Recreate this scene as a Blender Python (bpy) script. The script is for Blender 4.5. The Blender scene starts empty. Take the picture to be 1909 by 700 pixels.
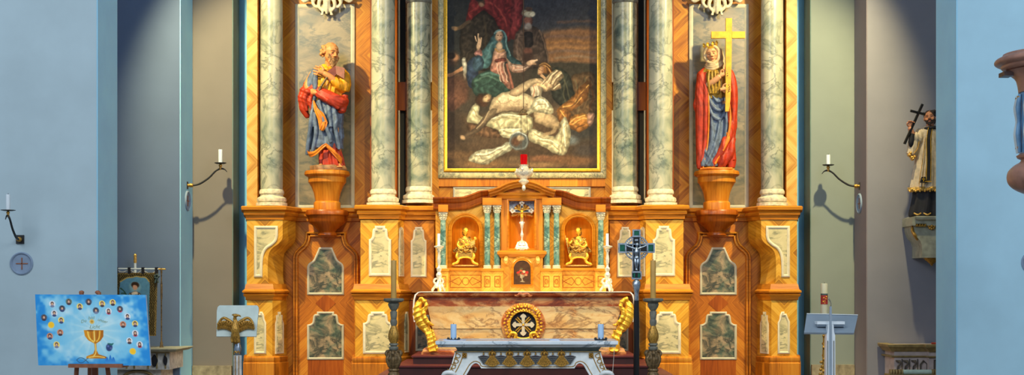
import bpy, bmesh, math, random
import numpy as np
from mathutils import Vector, Matrix
R = random.Random(7)
PI = math.pi
# ---------------------------------------------------------------- camera model (photo pixels -> metres at a depth)
FOC, DIST, CX, HY, ZC = 2600.0, 20.0, 973.0, 540.0, 1.6
def S(y): return (DIST + y) / FOC
def X(px, y): return (px - CX) * S(y)
def Z(py, y): return ZC + (HY - py) * S(y)
def W(px, py, y): return Vector((X(px, y), y, Z(py, y)))
sc = bpy.context.scene
col = sc.collection
cd = bpy.data.cameras.new('camera'); cam = bpy.data.objects.new('camera', cd); col.objects.link(cam)
cam.location = (0, -DIST, ZC); cam.rotation_euler = (PI / 2, 0, 0)
cd.sensor_width = 36; cd.lens = 36 * FOC / 1909
cd.shift_x = -(CX - 954.5) / 1909; cd.shift_y = (HY - 350) / 1909
cd.clip_end = 200
sc.camera = cam
sc.view_settings.view_transform = 'Standard'
sc.view_settings.look = 'None'

# ---------------------------------------------------------------- materials
def lin(c):
    return tuple(((v / 255) / 12.92 if v / 255 <= .04045 else ((v / 255 + .055) / 1.055) ** 2.4) for v in c[:3]) + (1,)
class NT:
    def __init__(s, name):
        s.m = bpy.data.materials.new(name); s.m.use_nodes = True
        s.t = s.m.node_tree; s.t.nodes.clear()
        s.o = s.t.nodes.new('ShaderNodeOutputMaterial'); s.b = s.t.nodes.new('ShaderNodeBsdfPrincipled')
        s.t.links.new(s.b.outputs[0], s.o.inputs[0])
    def n(s, typ, *ins, **kw):
        k = s.t.nodes.new('ShaderNode' + typ)
        for a, v in kw.items(): setattr(k, a, v)
        for i, v in enumerate(ins):
            if v is None: continue
            s.put(k.inputs[i], v)
        return k
    def put(s, sock, v):
        if hasattr(v, 'outputs'): v = v.outputs[0]
        if isinstance(v, bpy.types.NodeSocket): s.t.links.new(v, sock)
        else: sock.default_value = v
    def math(s, op, a, b=None, c=None):
        return s.n('Math', a, b, c, operation=op).outputs[0]
    def noise(s, vec, scale, detail=4, rough=.55, dist=0):
        k = s.n('TexNoise'); s.put(k.inputs['Vector'], vec)
        k.inputs['Scale'].default_value = scale; k.inputs['Detail'].default_value = detail
        k.inputs['Roughness'].default_value = rough; k.inputs['Distortion'].default_value = dist
        return k.outputs['Fac']
    def ramp(s, fac, stops):
        k = s.n('ValToRGB', fac); e = k.color_ramp.elements
        while len(e) < len(stops): e.new(.5)
        for q, (p, c) in zip(e, stops): q.position = p; q.color = lin(c)
        return k.outputs[0]
    def mix(s, fac, a, b, blend='MIX'):
        k = s.n('Mix', data_type='RGBA', blend_type=blend)
        s.put(k.inputs[0], fac); s.put(k.inputs[6], a); s.put(k.inputs[7], b)
        return k.outputs[2]
    def obj(s): return s.n('TexCoord').outputs['Object']
    def fin(s, color, rough=.5, metal=0, bump=None, bstr=.2, bdist=.01, coat=0, spec=None):
        s.put(s.b.inputs['Base Color'], color); s.put(s.b.inputs['Roughness'], rough); s.put(s.b.inputs['Metallic'], metal)
        if spec is not None: s.b.inputs['Specular IOR Level'].default_value = spec
        if coat: s.b.inputs['Coat Weight'].default_value = coat; s.b.inputs['Coat Roughness'].default_value = .2
        if bump is not None:
            k = s.n('Bump'); k.inputs['Strength'].default_value = bstr; k.inputs['Distance'].default_value = bdist
            s.put(k.inputs['Height'], bump); s.put(s.b.inputs['Normal'], k)
        return s.m
M = {}
def paint(name, c, rough=.75, var=.08, scale=3, metal=0, bump=0):
    t = NT(name); v = t.obj(); f = t.noise(v, scale, 5)
    d = [tuple(max(0, min(255, q * (1 + s * var))) for q in c) for s in (-1, 1)]
    M[name] = t.fin(t.ramp(f, [(.3, d[0]), (.7, d[1])]), rough, metal, t.noise(v, scale * 12, 3) if bump else None, bump or .2)
    return M[name]
def veneer(name, c0, c1, c2, mode='X', period=0, strip=16, rough=.4, acc=None):
    t = NT(name); sp = t.n('SeparateXYZ', t.obj()); x, y, z = sp.outputs
    ax = t.math('ABSOLUTE', x); az = t.math('ABSOLUTE', z)
    if period: az = t.math('PINGPONG', z, period)
    if mode == 'D': ax = x
    u, v = t.math('SUBTRACT', az, ax), t.math('ADD', az, ax)
    if mode == 'P': u, v = x, z
    if mode == 'H': u, v = z, x
    fl = t.math('FLOOR', t.math('MULTIPLY', u, strip))
    wn = t.n('TexWhiteNoise', noise_dimensions='1D'); t.put(wn.inputs['W'], fl)
    cv = t.n('CombineXYZ', t.math('MULTIPLY', u, 34.0), t.math('MULTIPLY', v, 2.2), t.math('MULTIPLY', y, 5.0))
    st = t.noise(cv, 1, 4, .6)
    big = t.noise(t.obj(), 1.7, 2)
    f = t.math('ADD', t.math('MULTIPLY', st, .66), t.math('MULTIPLY', wn.outputs[0], .24))
    f = t.math('ADD', f, t.math('MULTIPLY', big, .16))
    c = t.ramp(f, [(.26, c0), (.52, c1), (.8, c2)])
    if acc:   # darker veneer lozenges near the middle of each side
        k = t.math('MAXIMUM', t.math('GREATER_THAN', u, acc[1]), t.math('LESS_THAN', u, acc[0]))
        c = t.mix(t.math('MULTIPLY', k, .55), c, lin((120, 62, 18)))
    M[name] = t.fin(c, rough, 0, st, .05, .003, spec=.3)
def marble(name, stops, vein, vscale=5, scale=3, vw=.05, rough=.25, vstr=.8, stretch=(1, 1, 1)):
    t = NT(name); mp = t.n('Mapping', t.obj()); mp.inputs['Scale'].default_value = stretch
    v = mp.outputs[0]
    f = t.noise(v, scale, 6, .6, .6); base = t.ramp(f, stops)
    d = t.math('ABSOLUTE', t.math('SUBTRACT', t.noise(t.n('Mapping', v, None, (0, .7, .3)).outputs[0], vscale, 7, .6, .7), .5))
    k = t.n('MapRange', d, 0.0, vw, vstr, 0.0)
    msk = t.noise(v, vscale * .45, 2); k2 = t.n('MapRange', msk, .3, .52, 0.0, 1.0)
    fac = t.math('MULTIPLY', k.outputs[0], k2.outputs[0])
    M[name] = t.fin(t.mix(fac, base, lin(vein)), rough, 0, coat=.15)
def metal(name, c, rough=.3, bump=.0, scale=60, dark=.45, met=1.0):
    t = NT(name); v = t.obj(); f = t.noise(v, scale, 3)
    M[name] = t.fin(t.ramp(f, [(.3, tuple(q * dark for q in c)), (.55, c)]), rough, met, f if bump else None, bump or .1, .006)
def attr(name, rough=.5, metal=0, gain=(1, 1, 1), var=.12, spec=.4):
    t = NT(name); a = t.n('Attribute', attribute_name='Col'); f = t.noise(t.obj(), 25, 4)
    g = t.n('MapRange', f, .3, .7, 1 - var, 1 + var)
    c = t.mix(1.0, a.outputs[0], (*gain, 1), 'MULTIPLY')
    c = t.mix(1.0, c, g.outputs[0], 'MULTIPLY')
    t.b.inputs['Specular IOR Level'].default_value = spec
    M[name] = t.fin(c, rough, metal)

# ---------------------------------------------------------------- mesh builder
class MB:
    def __init__(s): s.bm = bmesh.new()
    def prism(s, pts, y0, y1):
        """outline [(x, z)] in metres, from y0 (front) to y1 (back)"""
        a = [s.bm.verts.new((p[0], y0, p[1])) for p in pts]; b = [s.bm.verts.new((p[0], y1, p[1])) for p in pts]
        return s._shell(a, b)
    def _shell(s, a, b):
        n = len(a)
        s.bm.faces.new(a); s.bm.faces.new(b[::-1])
        for i in range(n): s.bm.faces.new((a[i], a[(i + 1) % n], b[(i + 1) % n], b[i]))
        return s
    def pp(s, pts, y0, y1):
        """outline in photo pixels at depth y0"""
        return s.prism([(X(p[0], y0), Z(p[1], y0)) for p in pts], y0, y1)
    def rect(s, x0, x1, p0, p1, y0, y1): return s.pp([(x0, p0), (x1, p0), (x1, p1), (x0, p1)], y0, y1)
    def loft2(s, A, B):
        return s._shell([s.bm.verts.new(p) for p in A], [s.bm.verts.new(p) for p in B])
    def zprism(s, plan, z0, z1):
        return s.loft2([(p[0], p[1], z0) for p in plan], [(p[0], p[1], z1) for p in plan])
    def box(s, x0, x1, y0, y1, z0, z1): return s.prism([(x0, z0), (x1, z0), (x1, z1), (x0, z1)], y0, y1)
    def lathe(s, c, prof, seg=32, sx=1, sy=1, lobes=0, amp=0):
        """prof [(r, z)] relative to c"""
        rings = []
        for r, z in prof:
            rings.append([s.bm.verts.new((c[0] + sx * r * (1 + amp * math.cos(lobes * t)) * math.cos(t), c[1] + sy * r * (1 + amp * math.cos(lobes * t)) * math.sin(t), c[2] + z)) for t in (2 * PI * i / seg for i in range(seg))])
        s._rings(rings, seg)
        return s
    def _rings(s, rings, seg, caps=True):
        for a, b in zip(rings, rings[1:]):
            for i in range(seg): s.bm.faces.new((a[i], a[(i + 1) % seg], b[(i + 1) % seg], b[i]))
        if caps: s.bm.faces.new(rings[0][::-1]); s.bm.faces.new(rings[-1])
    def lp(s, px, y, prof, seg=32, **k):
        """lathe with profile [(r px, py)] at depth y"""
        return s.lathe((X(px, y), y, 0), [(r * S(y), Z(p, y)) for r, p in prof], seg, **k)
    def tube(s, pts, rad, seg=10, caps=True):
        pts = [Vector(p) for p in pts]
        if not isinstance(rad, (list, tuple)): rad = [rad] * len(pts)
        up = Vector((.3, .2, 1)); rings = []
        n0 = None
        for i, p in enumerate(pts):
            d = (pts[min(i + 1, len(pts) - 1)] - pts[max(i - 1, 0)]).normalized()
            if n0 is None:
                n0 = d.cross(Vector((0, 1, 0)) if abs(d.y) < .9 else Vector((1, 0, 0))).normalized()
            n0 = (n0 - d * n0.dot(d)).normalized(); b = d.cross(n0)
            rings.append([s.bm.verts.new(p + (n0 * math.cos(t) + b * math.sin(t)) * rad[i]) for t in (2 * PI * k / seg for k in range(seg))])
        s._rings(rings, seg, caps); return s
    def ell(s, c, r, rot=None, seg=2):
        if not isinstance(r, (list, tuple)): r = (r, r, r)
        m = Matrix.Translation(c) @ (rot.to_4x4() if rot else Matrix.Identity(4)) @ Matrix.Diagonal((*r, 1))
        bmesh.ops.create_icosphere(s.bm, subdivisions=seg, radius=1, matrix=m); return s
    def plan(s, path, prof, closed=False):
        """sweep a moulding [(out, z)] round a plan path [(x, y)], mitred"""
        n = len(path); P = [Vector(p) for p in path]; rings = []
        for i in range(n):
            d0 = (P[i] - P[i - 1]).normalized() if i else None
            d1 = (P[i + 1] - P[i]).normalized() if i < n - 1 else None
            d0 = d0 or d1; d1 = d1 or d0
            n0 = Vector((d0.y, -d0.x)); n1 = Vector((d1.y, -d1.x)); m = (n0 + n1)
            m = m / max(.3, 1 + n0.dot(n1))
            rings.append([s.bm.verts.new((P[i].x + m.x * o, P[i].y + m.y * o, z)) for o, z in prof])
        s._rings(rings, len(prof)); return s
    def frame(s, pts, prof, closed=True):
        """sweep [(inset, y)] round an outline [(x, z)]"""
        P = [Vector(p) for p in pts]; n = len(P)
        area = sum(P[i].x * P[(i + 1) % n].y - P[(i + 1) % n].x * P[i].y for i in range(n))
        if closed and area < 0: P.reverse()
        rings = []
        for i in range(n):
            d0 = (P[i] - P[i - 1]).normalized() if (i or closed) else None
            d1 = (P[(i + 1) % n] - P[i]).normalized() if (i < n - 1 or closed) else None
            d0 = d0 or d1; d1 = d1 or d0
            n0 = Vector((-d0.y, d0.x)); n1 = Vector((-d1.y, d1.x))
            m = (n0 + n1) / max(.35, 1 + n0.dot(n1))
            rings.append([s.bm.verts.new((P[i].x + m.x * o, y, P[i].y + m.y * o)) for o, y in prof])
        if closed:
            k = len(prof)
            for a, b in zip(rings, rings[1:] + rings[:1]):
                for i in range(k): s.bm.faces.new((a[i], a[(i + 1) % k], b[(i + 1) % k], b[i]))
        else: s._rings(rings, len(prof))
        return s
    def build(s, name, mat, parent=None, org=None, sharp=38):
        bmesh.ops.recalc_face_normals(s.bm, faces=s.bm.faces[:])
        if org is None:
            vs = [v.co for v in s.bm.verts]
            lo = [min(v[i] for v in vs) for i in range(3)]; hi = [max(v[i] for v in vs) for i in range(3)]
            org = Vector(((lo[0] + hi[0]) / 2, (lo[1] + hi[1]) / 2, lo[2] if parent is None else (lo[2] + hi[2]) / 2))
        org = Vector(org)
        bmesh.ops.translate(s.bm, verts=s.bm.verts[:], vec=-org)
        me = bpy.data.meshes.new(name); s.bm.to_mesh(me); s.bm.free()
        for p in me.polygons: p.use_smooth = True
        me.set_sharp_from_angle(angle=math.radians(sharp))
        return link(name, me, mat, parent, org)
def wloc(o):
    v = Vector(o.location)
    while o.parent: o = o.parent; v = v + Vector(o.location)
    return v
def link(name, me, mat, parent, org):
    o = bpy.data.objects.new(name, me); col.objects.link(o)
    if mat: me.materials.clear(); me.materials.append(M[mat])
    if parent: o.parent = parent; o.location = Vector(org) - wloc(parent)
    else: o.location = org
    return o
def tag(o, label, cat, group=None, kind=None):
    if label: o['label'] = label
    if cat: o['category'] = cat
    if group: o['group'] = group
    if kind: o['kind'] = kind
    return o
def thing(name, label, cat, loc, group=None):
    o = bpy.data.objects.new(name, None); col.objects.link(o); o.location = loc; o.empty_display_size = .1
    return tag(o, label, cat, group)
def struct(name, mb, mat, **k):
    o = mb.build(name, mat, **k); o['kind'] = 'structure'; return o
def sculpt(mb, name, mat, parent, vox=.009, it=3, fac=.5, cols=None, base=None, org=None, fold=None):
    """union everything in the builder into one carved surface"""
    bmesh.ops.recalc_face_normals(mb.bm, faces=mb.bm.faces[:])
    me = bpy.data.meshes.new('tmp'); mb.bm.to_mesh(me); mb.bm.free()
    ob = bpy.data.objects.new('tmp', me); col.objects.link(ob)
    r = ob.modifiers.new('r', 'REMESH'); r.mode = 'VOXEL'; r.voxel_size = vox
    if it: q = ob.modifiers.new('s', 'SMOOTH'); q.iterations = it; q.factor = fac
    dg = bpy.context.evaluated_depsgraph_get(); dg.update()
    m2 = bpy.data.meshes.new_from_object(ob.evaluated_get(dg)); bpy.data.objects.remove(ob); bpy.data.meshes.remove(me)
    n = len(m2.vertices); co = np.empty(n * 3, 'f'); m2.vertices.foreach_get('co', co); co = co.reshape(-1, 3)
    if fold:   # carved drapery folds: (depth m, folds per metre, direction across the folds, seed)
        nr = np.empty(n * 3, 'f'); m2.vertices.foreach_get('normal', nr); nr = nr.reshape(-1, 3)
        amp, fr, dr, sd = fold; rs = np.random.RandomState(sd); wv = np.zeros(n)
        for q in range(5): wv += np.sin(co @ rs.uniform(-9, 9, 3) + rs.uniform(0, 6)) * .42
        ph = co @ np.array(dr, 'f') * fr * PI + wv
        h = (1 - 2 * np.abs(np.sin(ph))) * (.6 + .4 * np.sin(wv * 2.1 + 1)) + .18 * (1 - 2 * np.abs(np.sin(ph * 2.3 + wv)))
        co = co + nr * (amp * h)[:, None].astype('f')
    if cols is not None:
        C = np.ones((n, 4), 'f'); C[:] = lin(base)
        for c, rad, rgb in cols:
            d = np.linalg.norm((co - np.array(c, 'f')) / np.array(rad if isinstance(rad, (tuple, list)) else (rad,) * 3, 'f'), axis=1)
            k = np.clip((1 - d) * 4, 0, 1)[:, None]; C = C * (1 - k) + np.array(lin(rgb), 'f') * k
        a = m2.color_attributes.new('Col', 'FLOAT_COLOR', 'POINT'); a.data.foreach_set('color', C.astype('f').ravel())
    if org is None:
        lo, hi = co.min(0), co.max(0); org = (lo + hi) / 2
        if parent is None: org[2] = lo[2]
    org = Vector([float(q) for q in org])
    m2.vertices.foreach_set('co', (co - np.array(org, 'f')).ravel()); m2.update()
    for p in m2.polygons: p.use_smooth = True
    m2.name = name
    return link(name, m2, mat, parent, org)
def bez(pts, n=8):
    """Catmull-Rom through points"""
    P = [Vector(p) for p in pts]; out = []
    for i in range(len(P) - 1):
        a, b, c, d = P[max(i - 1, 0)], P[i], P[i + 1], P[min(i + 2, len(P) - 1)]
        for k in range(n):
            t = k / n
            out.append(.5 * ((2 * b) + (c - a) * t + (2 * a - 5 * b + 4 * c - d) * t * t + (3 * b - a - 3 * c + d) * t ** 3))
    out.append(P[-1]); return out
def lerpl(rad, n):
    """spread a short radius list over n samples"""
    return [float(np.interp(i / (n - 1), np.linspace(0, 1, len(rad)), rad)) for i in range(n)]
def ctube(mb, pts, rad, n=6, seg=10):
    q = bez(pts, n); return mb.tube(q, lerpl(rad if isinstance(rad, (list, tuple)) else [rad, rad], len(q)), seg)
# ---------------------------------------------------------------- palette
paint('plaster_pale', (184, 206, 214), .85, .035, 1.2)  # plaster tones per wall hold daylight and spot tints as flat colour
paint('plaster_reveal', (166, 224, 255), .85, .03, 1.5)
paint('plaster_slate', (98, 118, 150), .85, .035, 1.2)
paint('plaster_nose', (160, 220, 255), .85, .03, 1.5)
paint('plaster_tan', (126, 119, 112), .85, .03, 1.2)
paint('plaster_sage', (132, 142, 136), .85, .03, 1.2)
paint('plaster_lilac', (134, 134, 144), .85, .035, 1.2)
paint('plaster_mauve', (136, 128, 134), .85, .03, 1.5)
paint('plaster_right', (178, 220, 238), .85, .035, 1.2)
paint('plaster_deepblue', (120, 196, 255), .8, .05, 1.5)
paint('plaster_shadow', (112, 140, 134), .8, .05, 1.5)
paint('plaster_disc', (138, 158, 182), .85, .06, 8)
paint('stone_base', (150, 138, 112), .85, .22, 9)
paint('floor_stone', (120, 112, 104), .5, .1, 2)
paint('step_dark', (58, 24, 22), .45, .18, 5)
paint('step_edge', (98, 34, 34), .5, .12, 5)
paint('cream_trim', (226, 212, 176), .5, .06, 8)
paint('grey_trim', (190, 184, 158), .5, .06, 8)
paint('near_black', (30, 28, 24), .6, .1, 5)
paint('iron', (30, 32, 36), .5, .15, 20)
paint('wax_white', (226, 238, 244), .45, .02, 5)
paint('wax_blue', (176, 208, 238), .45, .02, 5)
paint('wax_honey', (196, 152, 74), .45, .06, 5)
paint('wax_cream', (214, 208, 176), .45, .04, 5)
paint('wick', (40, 34, 30), .9)
paint('linen', (238, 228, 214), .85, .03, 20)
paint('paper', (206, 222, 246), .8, .02, 5)
paint('black_cloth', (22, 22, 30), .7, .2, 12)
paint('cord', (214, 206, 190), .7)
paint('rope_brown', (74, 50, 32), .8)
paint('easel_wood', (150, 92, 62), .6, .14, 14)
paint('pulpit_wood', (164, 120, 102), .4, .14, 6)
paint('pulpit_dark', (70, 50, 46), .45, .14, 6)
paint('pulpit_blue', (112, 158, 196), .5, .12, 8)
paint('pulpit_white', (214, 222, 220), .5, .06, 8)
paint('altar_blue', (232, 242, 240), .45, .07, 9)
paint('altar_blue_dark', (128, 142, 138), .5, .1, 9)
paint('feather_dark', (54, 46, 52), .6, .2, 30)
paint('steel_grey', (152, 168, 182), .4, .04, 4, .3)
paint('steel_pale', (232, 242, 248), .35, .03, 4, .2)
paint('slate_paint', (112, 112, 100), .5, .22, 14)
paint('sage_cloth', (194, 210, 204), .7, .05, 7)
paint('lacquer_black', (20, 20, 22), .3, .1, 6)
paint('enamel_green', (14, 82, 66), .25, .2, 20)
paint('grey_relief', (196, 182, 180), .8, .08, 9)
paint('grey_relief_dark', (84, 78, 72), .8, .1, 9)
paint('olive_gilt', (150, 130, 84), .5, .15, 15)
paint('mint_bolster', (190, 214, 200), .6, .05, 12)
paint('chipped_white', (208, 206, 200), .7, .14, 16)
paint('banner_brown', (84, 70, 44), .8, .3, 40)
paint('ribbon_teal', (74, 92, 88), .7, .2, 20)
paint('red_stripe', (176, 48, 40), .6, .2, 30)
paint('blue_lambrequin', (128, 142, 160), .5, .35, 60)
paint('mantle_red', (176, 50, 18), .55, .16, 14)
paint('robe_blue', (90, 104, 126), .55, .25, 16)
paint('tunic_yellow', (218, 150, 18), .5, .16, 14)
paint('lining_orange', (222, 120, 24), .42, .2, 14)
paint('olive_dress', (150, 116, 34), .42, .25, 22)
paint('veil_cream', (206, 178, 132), .5, .1, 18)
paint('hair_brown', (44, 30, 24), .7, .2, 30)
paint('hair_grey', (176, 128, 76), .65, .25, 40)
paint('book_red', (128, 66, 52), .55, .15, 20)
paint('alb_white', (206, 188, 160), .65, .1, 16)
paint('rock_brown', (136, 98, 62), .6, .25, 12)
paint('carved_cream', (214, 204, 172), .55, .14, 22)
paint('bracket_stone', (158, 158, 140), .6, .12, 12)
veneer('veneer_gold', (168, 102, 20), (220, 156, 42), (240, 188, 78), 'X', strip=13, acc=(-.2, .37))
veneer('veneer_warm', (140, 70, 12), (200, 120, 26), (222, 148, 46), 'X', strip=12, acc=(-.2, .37))
veneer('veneer_bay', (128, 64, 12), (188, 110, 26), (216, 146, 46), 'X', strip=10)
veneer('veneer_diag', (128, 70, 12), (188, 120, 28), (214, 156, 50), 'D', period=.62, strip=9)
veneer('veneer_pale', (178, 122, 48), (218, 166, 82), (238, 196, 116), 'D', period=.45, strip=12)
veneer('wood_rail', (136, 68, 12), (202, 122, 28), (224, 156, 52), 'P', strip=5)
veneer('wood_moulding', (140, 72, 12), (204, 124, 28), (228, 158, 50), 'H', strip=2, rough=.33)
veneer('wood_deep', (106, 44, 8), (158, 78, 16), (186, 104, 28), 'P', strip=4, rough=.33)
veneer('wood_niche', (216, 116, 14), (246, 150, 28), (255, 182, 56), 'P', strip=6)
veneer('burl_gold', (164, 100, 26), (220, 154, 48), (242, 188, 84), 'X', strip=10)
GR, CR = (118, 130, 112), (214, 206, 176)
marble('marble_pale', [(.28, (104, 118, 106)), (.42, (162, 164, 140)), (.58, (196, 190, 160)), (.72, (182, 178, 148)), (.85, (112, 128, 118))], (52, 70, 64), 2.7, 2.6, .035, .3, .62)
marble('marble_grey', [(.28, (58, 78, 68)), (.42, (128, 136, 116)), (.58, (178, 172, 140)), (.72, (116, 128, 114)), (.85, (48, 68, 64))], (24, 40, 36), 3.2, 3.0, .045, .3, .75)
marble('marble_teal', [(.28, (52, 92, 90)), (.45, (104, 144, 130)), (.6, (170, 190, 164)), (.75, (84, 122, 120))], (20, 54, 54), 9, 9, .07)
marble('marble_cream', [(.25, (150, 146, 110)), (.45, (212, 196, 144)), (.62, (226, 208, 156)), (.8, (168, 168, 140))], (92, 96, 76), 3.4, 3, .05, .3, .75, (1, 1, 1.9))
marble('marble_green', [(.25, (38, 56, 48)), (.42, (96, 108, 88)), (.58, (170, 146, 112)), (.75, (62, 82, 68))], (26, 44, 40), 4, 3.4, .09, .3, .9, (1, 1, 1.4))
marble('marble_niche', [(.25, (66, 82, 70)), (.45, (122, 112, 84)), (.6, (150, 134, 100)), (.8, (66, 84, 74))], (60, 74, 66), 2.4, 1.6, .06, .3, .6, (1, 1, 2))  # stops darkened to include the statues' shadows
marble('marble_frame', [(.25, (140, 140, 110)), (.5, (206, 190, 136)), (.75, (168, 164, 130))], (90, 96, 78), 12, 9, .06, .3, .8)
marble('marble_red', [(.28, (116, 48, 24)), (.45, (170, 86, 42)), (.58, (220, 166, 104)), (.75, (140, 62, 34))], (98, 44, 34), 4, 3.2, .05, .22, .7, (.8, 1, 2))
marble('marble_sand', [(.25, (176, 100, 44)), (.4, (220, 172, 104)), (.56, (232, 200, 140)), (.68, (214, 150, 84)), (.82, (182, 96, 50))], (120, 70, 50), 3.4, 3.4, .04, .25, .7, (.7, 1, 1.5))
marble('marble_blue', [(.3, (184, 204, 216)), (.5, (226, 238, 244)), (.7, (240, 246, 250))], (92, 116, 134), 3.5, 3, .03, .25, .8, (.6, 1, 1))
metal('gold', (255, 196, 58), .34, .15, 30, .85, .5)
metal('gold_soft', (240, 190, 96), .42, .3, 55, .7, .5)
metal('gold_dark', (196, 148, 62), .42, .3, 60, .6, .5)
metal('gold_antique', (204, 152, 66), .4, .3, 45, .4, .5)
metal('bronze', (132, 108, 72), .5, .4, 40, .5, .4)
metal('silver', (248, 238, 214), .34, .25, 60, .82, .45)
metal('silver_dull', (176, 190, 204), .38, .1, 30, .7)
attr('flesh', .5, 0, (1, 1, 1), .06)
attr('picture', .6, 0, (1, 1, 1), .05, .15)
attr('board', .6, 0, (1.22, 1.18, 1.12), .02, .2)
attr('banner', .8, 0, (1.35, 1.3, 1.25), .12, .1)
def glassy(name, c, em=0):
    t = NT(name); t.fin(lin(c), .08)
    t.b.inputs['Transmission Weight'].default_value = .7; t.b.inputs['IOR'].default_value = 1.3
    if em: t.b.inputs['Emission Color'].default_value = lin(c); t.b.inputs['Emission Strength'].default_value = em
    M[name] = t.m
glassy('ruby_glass', (200, 12, 14), .25)

# ---------------------------------------------------------------- the church around the altar
TOP = 8.0
def block(name, mat, x0, x1, y0, y1, z0=0.0, z1=TOP): return struct(name, MB().box(x0, x1, y0, y1, z0, z1), mat, org=((x0 + x1) / 2, y0, z0))
xl, xr = X(180, -4), X(1785, -4)
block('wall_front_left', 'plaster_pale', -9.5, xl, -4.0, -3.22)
block('wall_front_left_reveal', 'plaster_reveal', xl, xl + .012, -3.995, -3.22)  # thin reveal skins: daylight and shade on these faces put into their colour
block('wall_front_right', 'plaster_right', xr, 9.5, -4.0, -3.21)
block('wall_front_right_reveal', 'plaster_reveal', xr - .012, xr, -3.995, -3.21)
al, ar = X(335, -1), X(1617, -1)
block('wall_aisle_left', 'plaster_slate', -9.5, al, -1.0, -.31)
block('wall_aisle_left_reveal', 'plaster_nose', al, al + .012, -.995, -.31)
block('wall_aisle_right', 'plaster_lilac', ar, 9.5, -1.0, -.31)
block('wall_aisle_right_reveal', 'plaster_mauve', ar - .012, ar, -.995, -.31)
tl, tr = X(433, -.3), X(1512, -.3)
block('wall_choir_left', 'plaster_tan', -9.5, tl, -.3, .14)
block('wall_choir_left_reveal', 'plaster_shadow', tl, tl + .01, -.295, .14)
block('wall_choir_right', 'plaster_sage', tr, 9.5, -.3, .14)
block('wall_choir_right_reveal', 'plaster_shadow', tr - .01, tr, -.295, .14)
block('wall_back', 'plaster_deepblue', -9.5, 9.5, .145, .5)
for n, a, b in (('left', al + .02, tl), ('right', tr, ar - .02)):
    block('baseboard_' + n, 'stone_base', a, b, -.36, -.301, 0, Z(683 if n == 'left' else 681, -.36))
block('ceiling', 'plaster_pale', -9.5, 9.5, -3.2, .5, TOP, TOP + .2)
struct('floor', MB().box(-9.5, 9.5, -12, .6, -.1, 0), 'floor_stone')

# ---------------------------------------------------------------- light
w = bpy.data.worlds.new('world'); sc.world = w; w.use_nodes = True
bg = w.node_tree.nodes['Background']; bg.inputs[0].default_value = (.64, .81, 1.02, 1); bg.inputs[1].default_value = .40
def lamp(name, kind, loc, target, energy, color, size=.3, spot=60, blend=.6, linear=False):
    d = bpy.data.lights.new(name, kind); d.energy = energy; d.color = color
    if kind == 'SPOT': d.spot_size = math.radians(spot); d.spot_blend = blend; d.shadow_soft_size = size
    if kind == 'AREA': d.size = size
    if linear:
        d.use_nodes = True; t = d.node_tree; e = t.nodes['Emission']; k = t.nodes.new('ShaderNodeLightFalloff'); k.inputs[0].default_value = 1
        t.links.new(k.outputs['Linear'], e.inputs['Strength'])
    o = bpy.data.objects.new(name, d); col.objects.link(o); o.location = loc
    o.rotation_euler = (Vector(target) - Vector(loc)).to_track_quat('-Z', 'Y').to_euler()
WARM = (1.0, .83, .42)
lamp('spot_left', 'SPOT', (-4.6, -3.1, 6.7), (-2.2, .72, 2.0), 330, WARM, .08, 80, .6, True)
lamp('spot_right', 'SPOT', (4.6, -3.1, 6.7), (2.2, .72, 2.0), 330, WARM, .08, 82, .65, True)
lamp('spot_centre', 'SPOT', (0, -8.0, 7.4), (0, -.6, 2.3), 165, (1.0, .85, .49), .10, 44, .8, True)
lamp('front_fill', 'SPOT', (0, -11.5, 7.6), (0, -5.0, .8), 620, (.94, .97, 1.0), .5, 56, .6)  # added fill spot, brightens the front altar and foreground
lamp('window_light_left', 'AREA', (-7, -16, 9), (0, -2, 2.5), 560, (.92, .96, 1.0), 5)
lamp('window_light_right', 'AREA', (7, -16, 9), (0, -2, 2.5), 560, (.92, .96, 1.0), 5)
# ================================================================ the high altarpiece: one thing
altarpiece = thing('altarpiece', 'tall veneered wooden high altarpiece with marble columns and inlaid pedestals', 'altarpiece', (0, 0, 0))
MX = 1
def m_(px): return CX + MX * (px - CX)
def mp(pts): return [(m_(a), b) for a, b in pts]
def xz(pts, y): return [(X(a, y), Z(b, y)) for a, b in pts]
def arc(cx, cy, r, a0, a1, n=14, ry=None):
    return [(cx + r * math.cos(math.radians(a0 + (a1 - a0) * i / n)), cy - (ry or r) * math.sin(math.radians(a0 + (a1 - a0) * i / n))) for i in range(n + 1)]
def smooth2(pts, n=6): return [(v.x, v.y) for v in bez([(p[0], p[1], 0) for p in pts], n)]
def panel(parent, pts, y, mat, bw=5, bmat='cream_trim', h=.018, mirror=True):
    """marble inlay and its raised border on a face at depth y"""
    q = mp(pts) if mirror else pts
    MB().pp(q, y - .004, y + .02).build('marble_panel', mat, parent)
    b = bw * S(y)
    MB().frame(xz(q, y), [(-.002, y + .01), (-.002, y - h * .6), (b * .25, y - h), (b * .6, y - h), (b, y - h * .4), (b, y + .01)]).build('panel_border', bmat, parent)
def shoulder(x0, x1, t, b, k=1.0):
    w, h = x1 - x0, b - t
    L = [(x0, b), (x0, t + .27 * h)] + arc(x0, t + .27 * h - .09 * h * k, .15 * w, 270, 360, 5, .09 * h * k)[1:] + [(x0 + .17 * w, t + .09 * h), (x0 + .2 * w, t + .055 * h), (x0 + .27 * w, t + .05 * h), (x0 + .27 * w, t)]
    return L + [(x0 + x1 - a, c) for a, c in reversed(L)]

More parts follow.
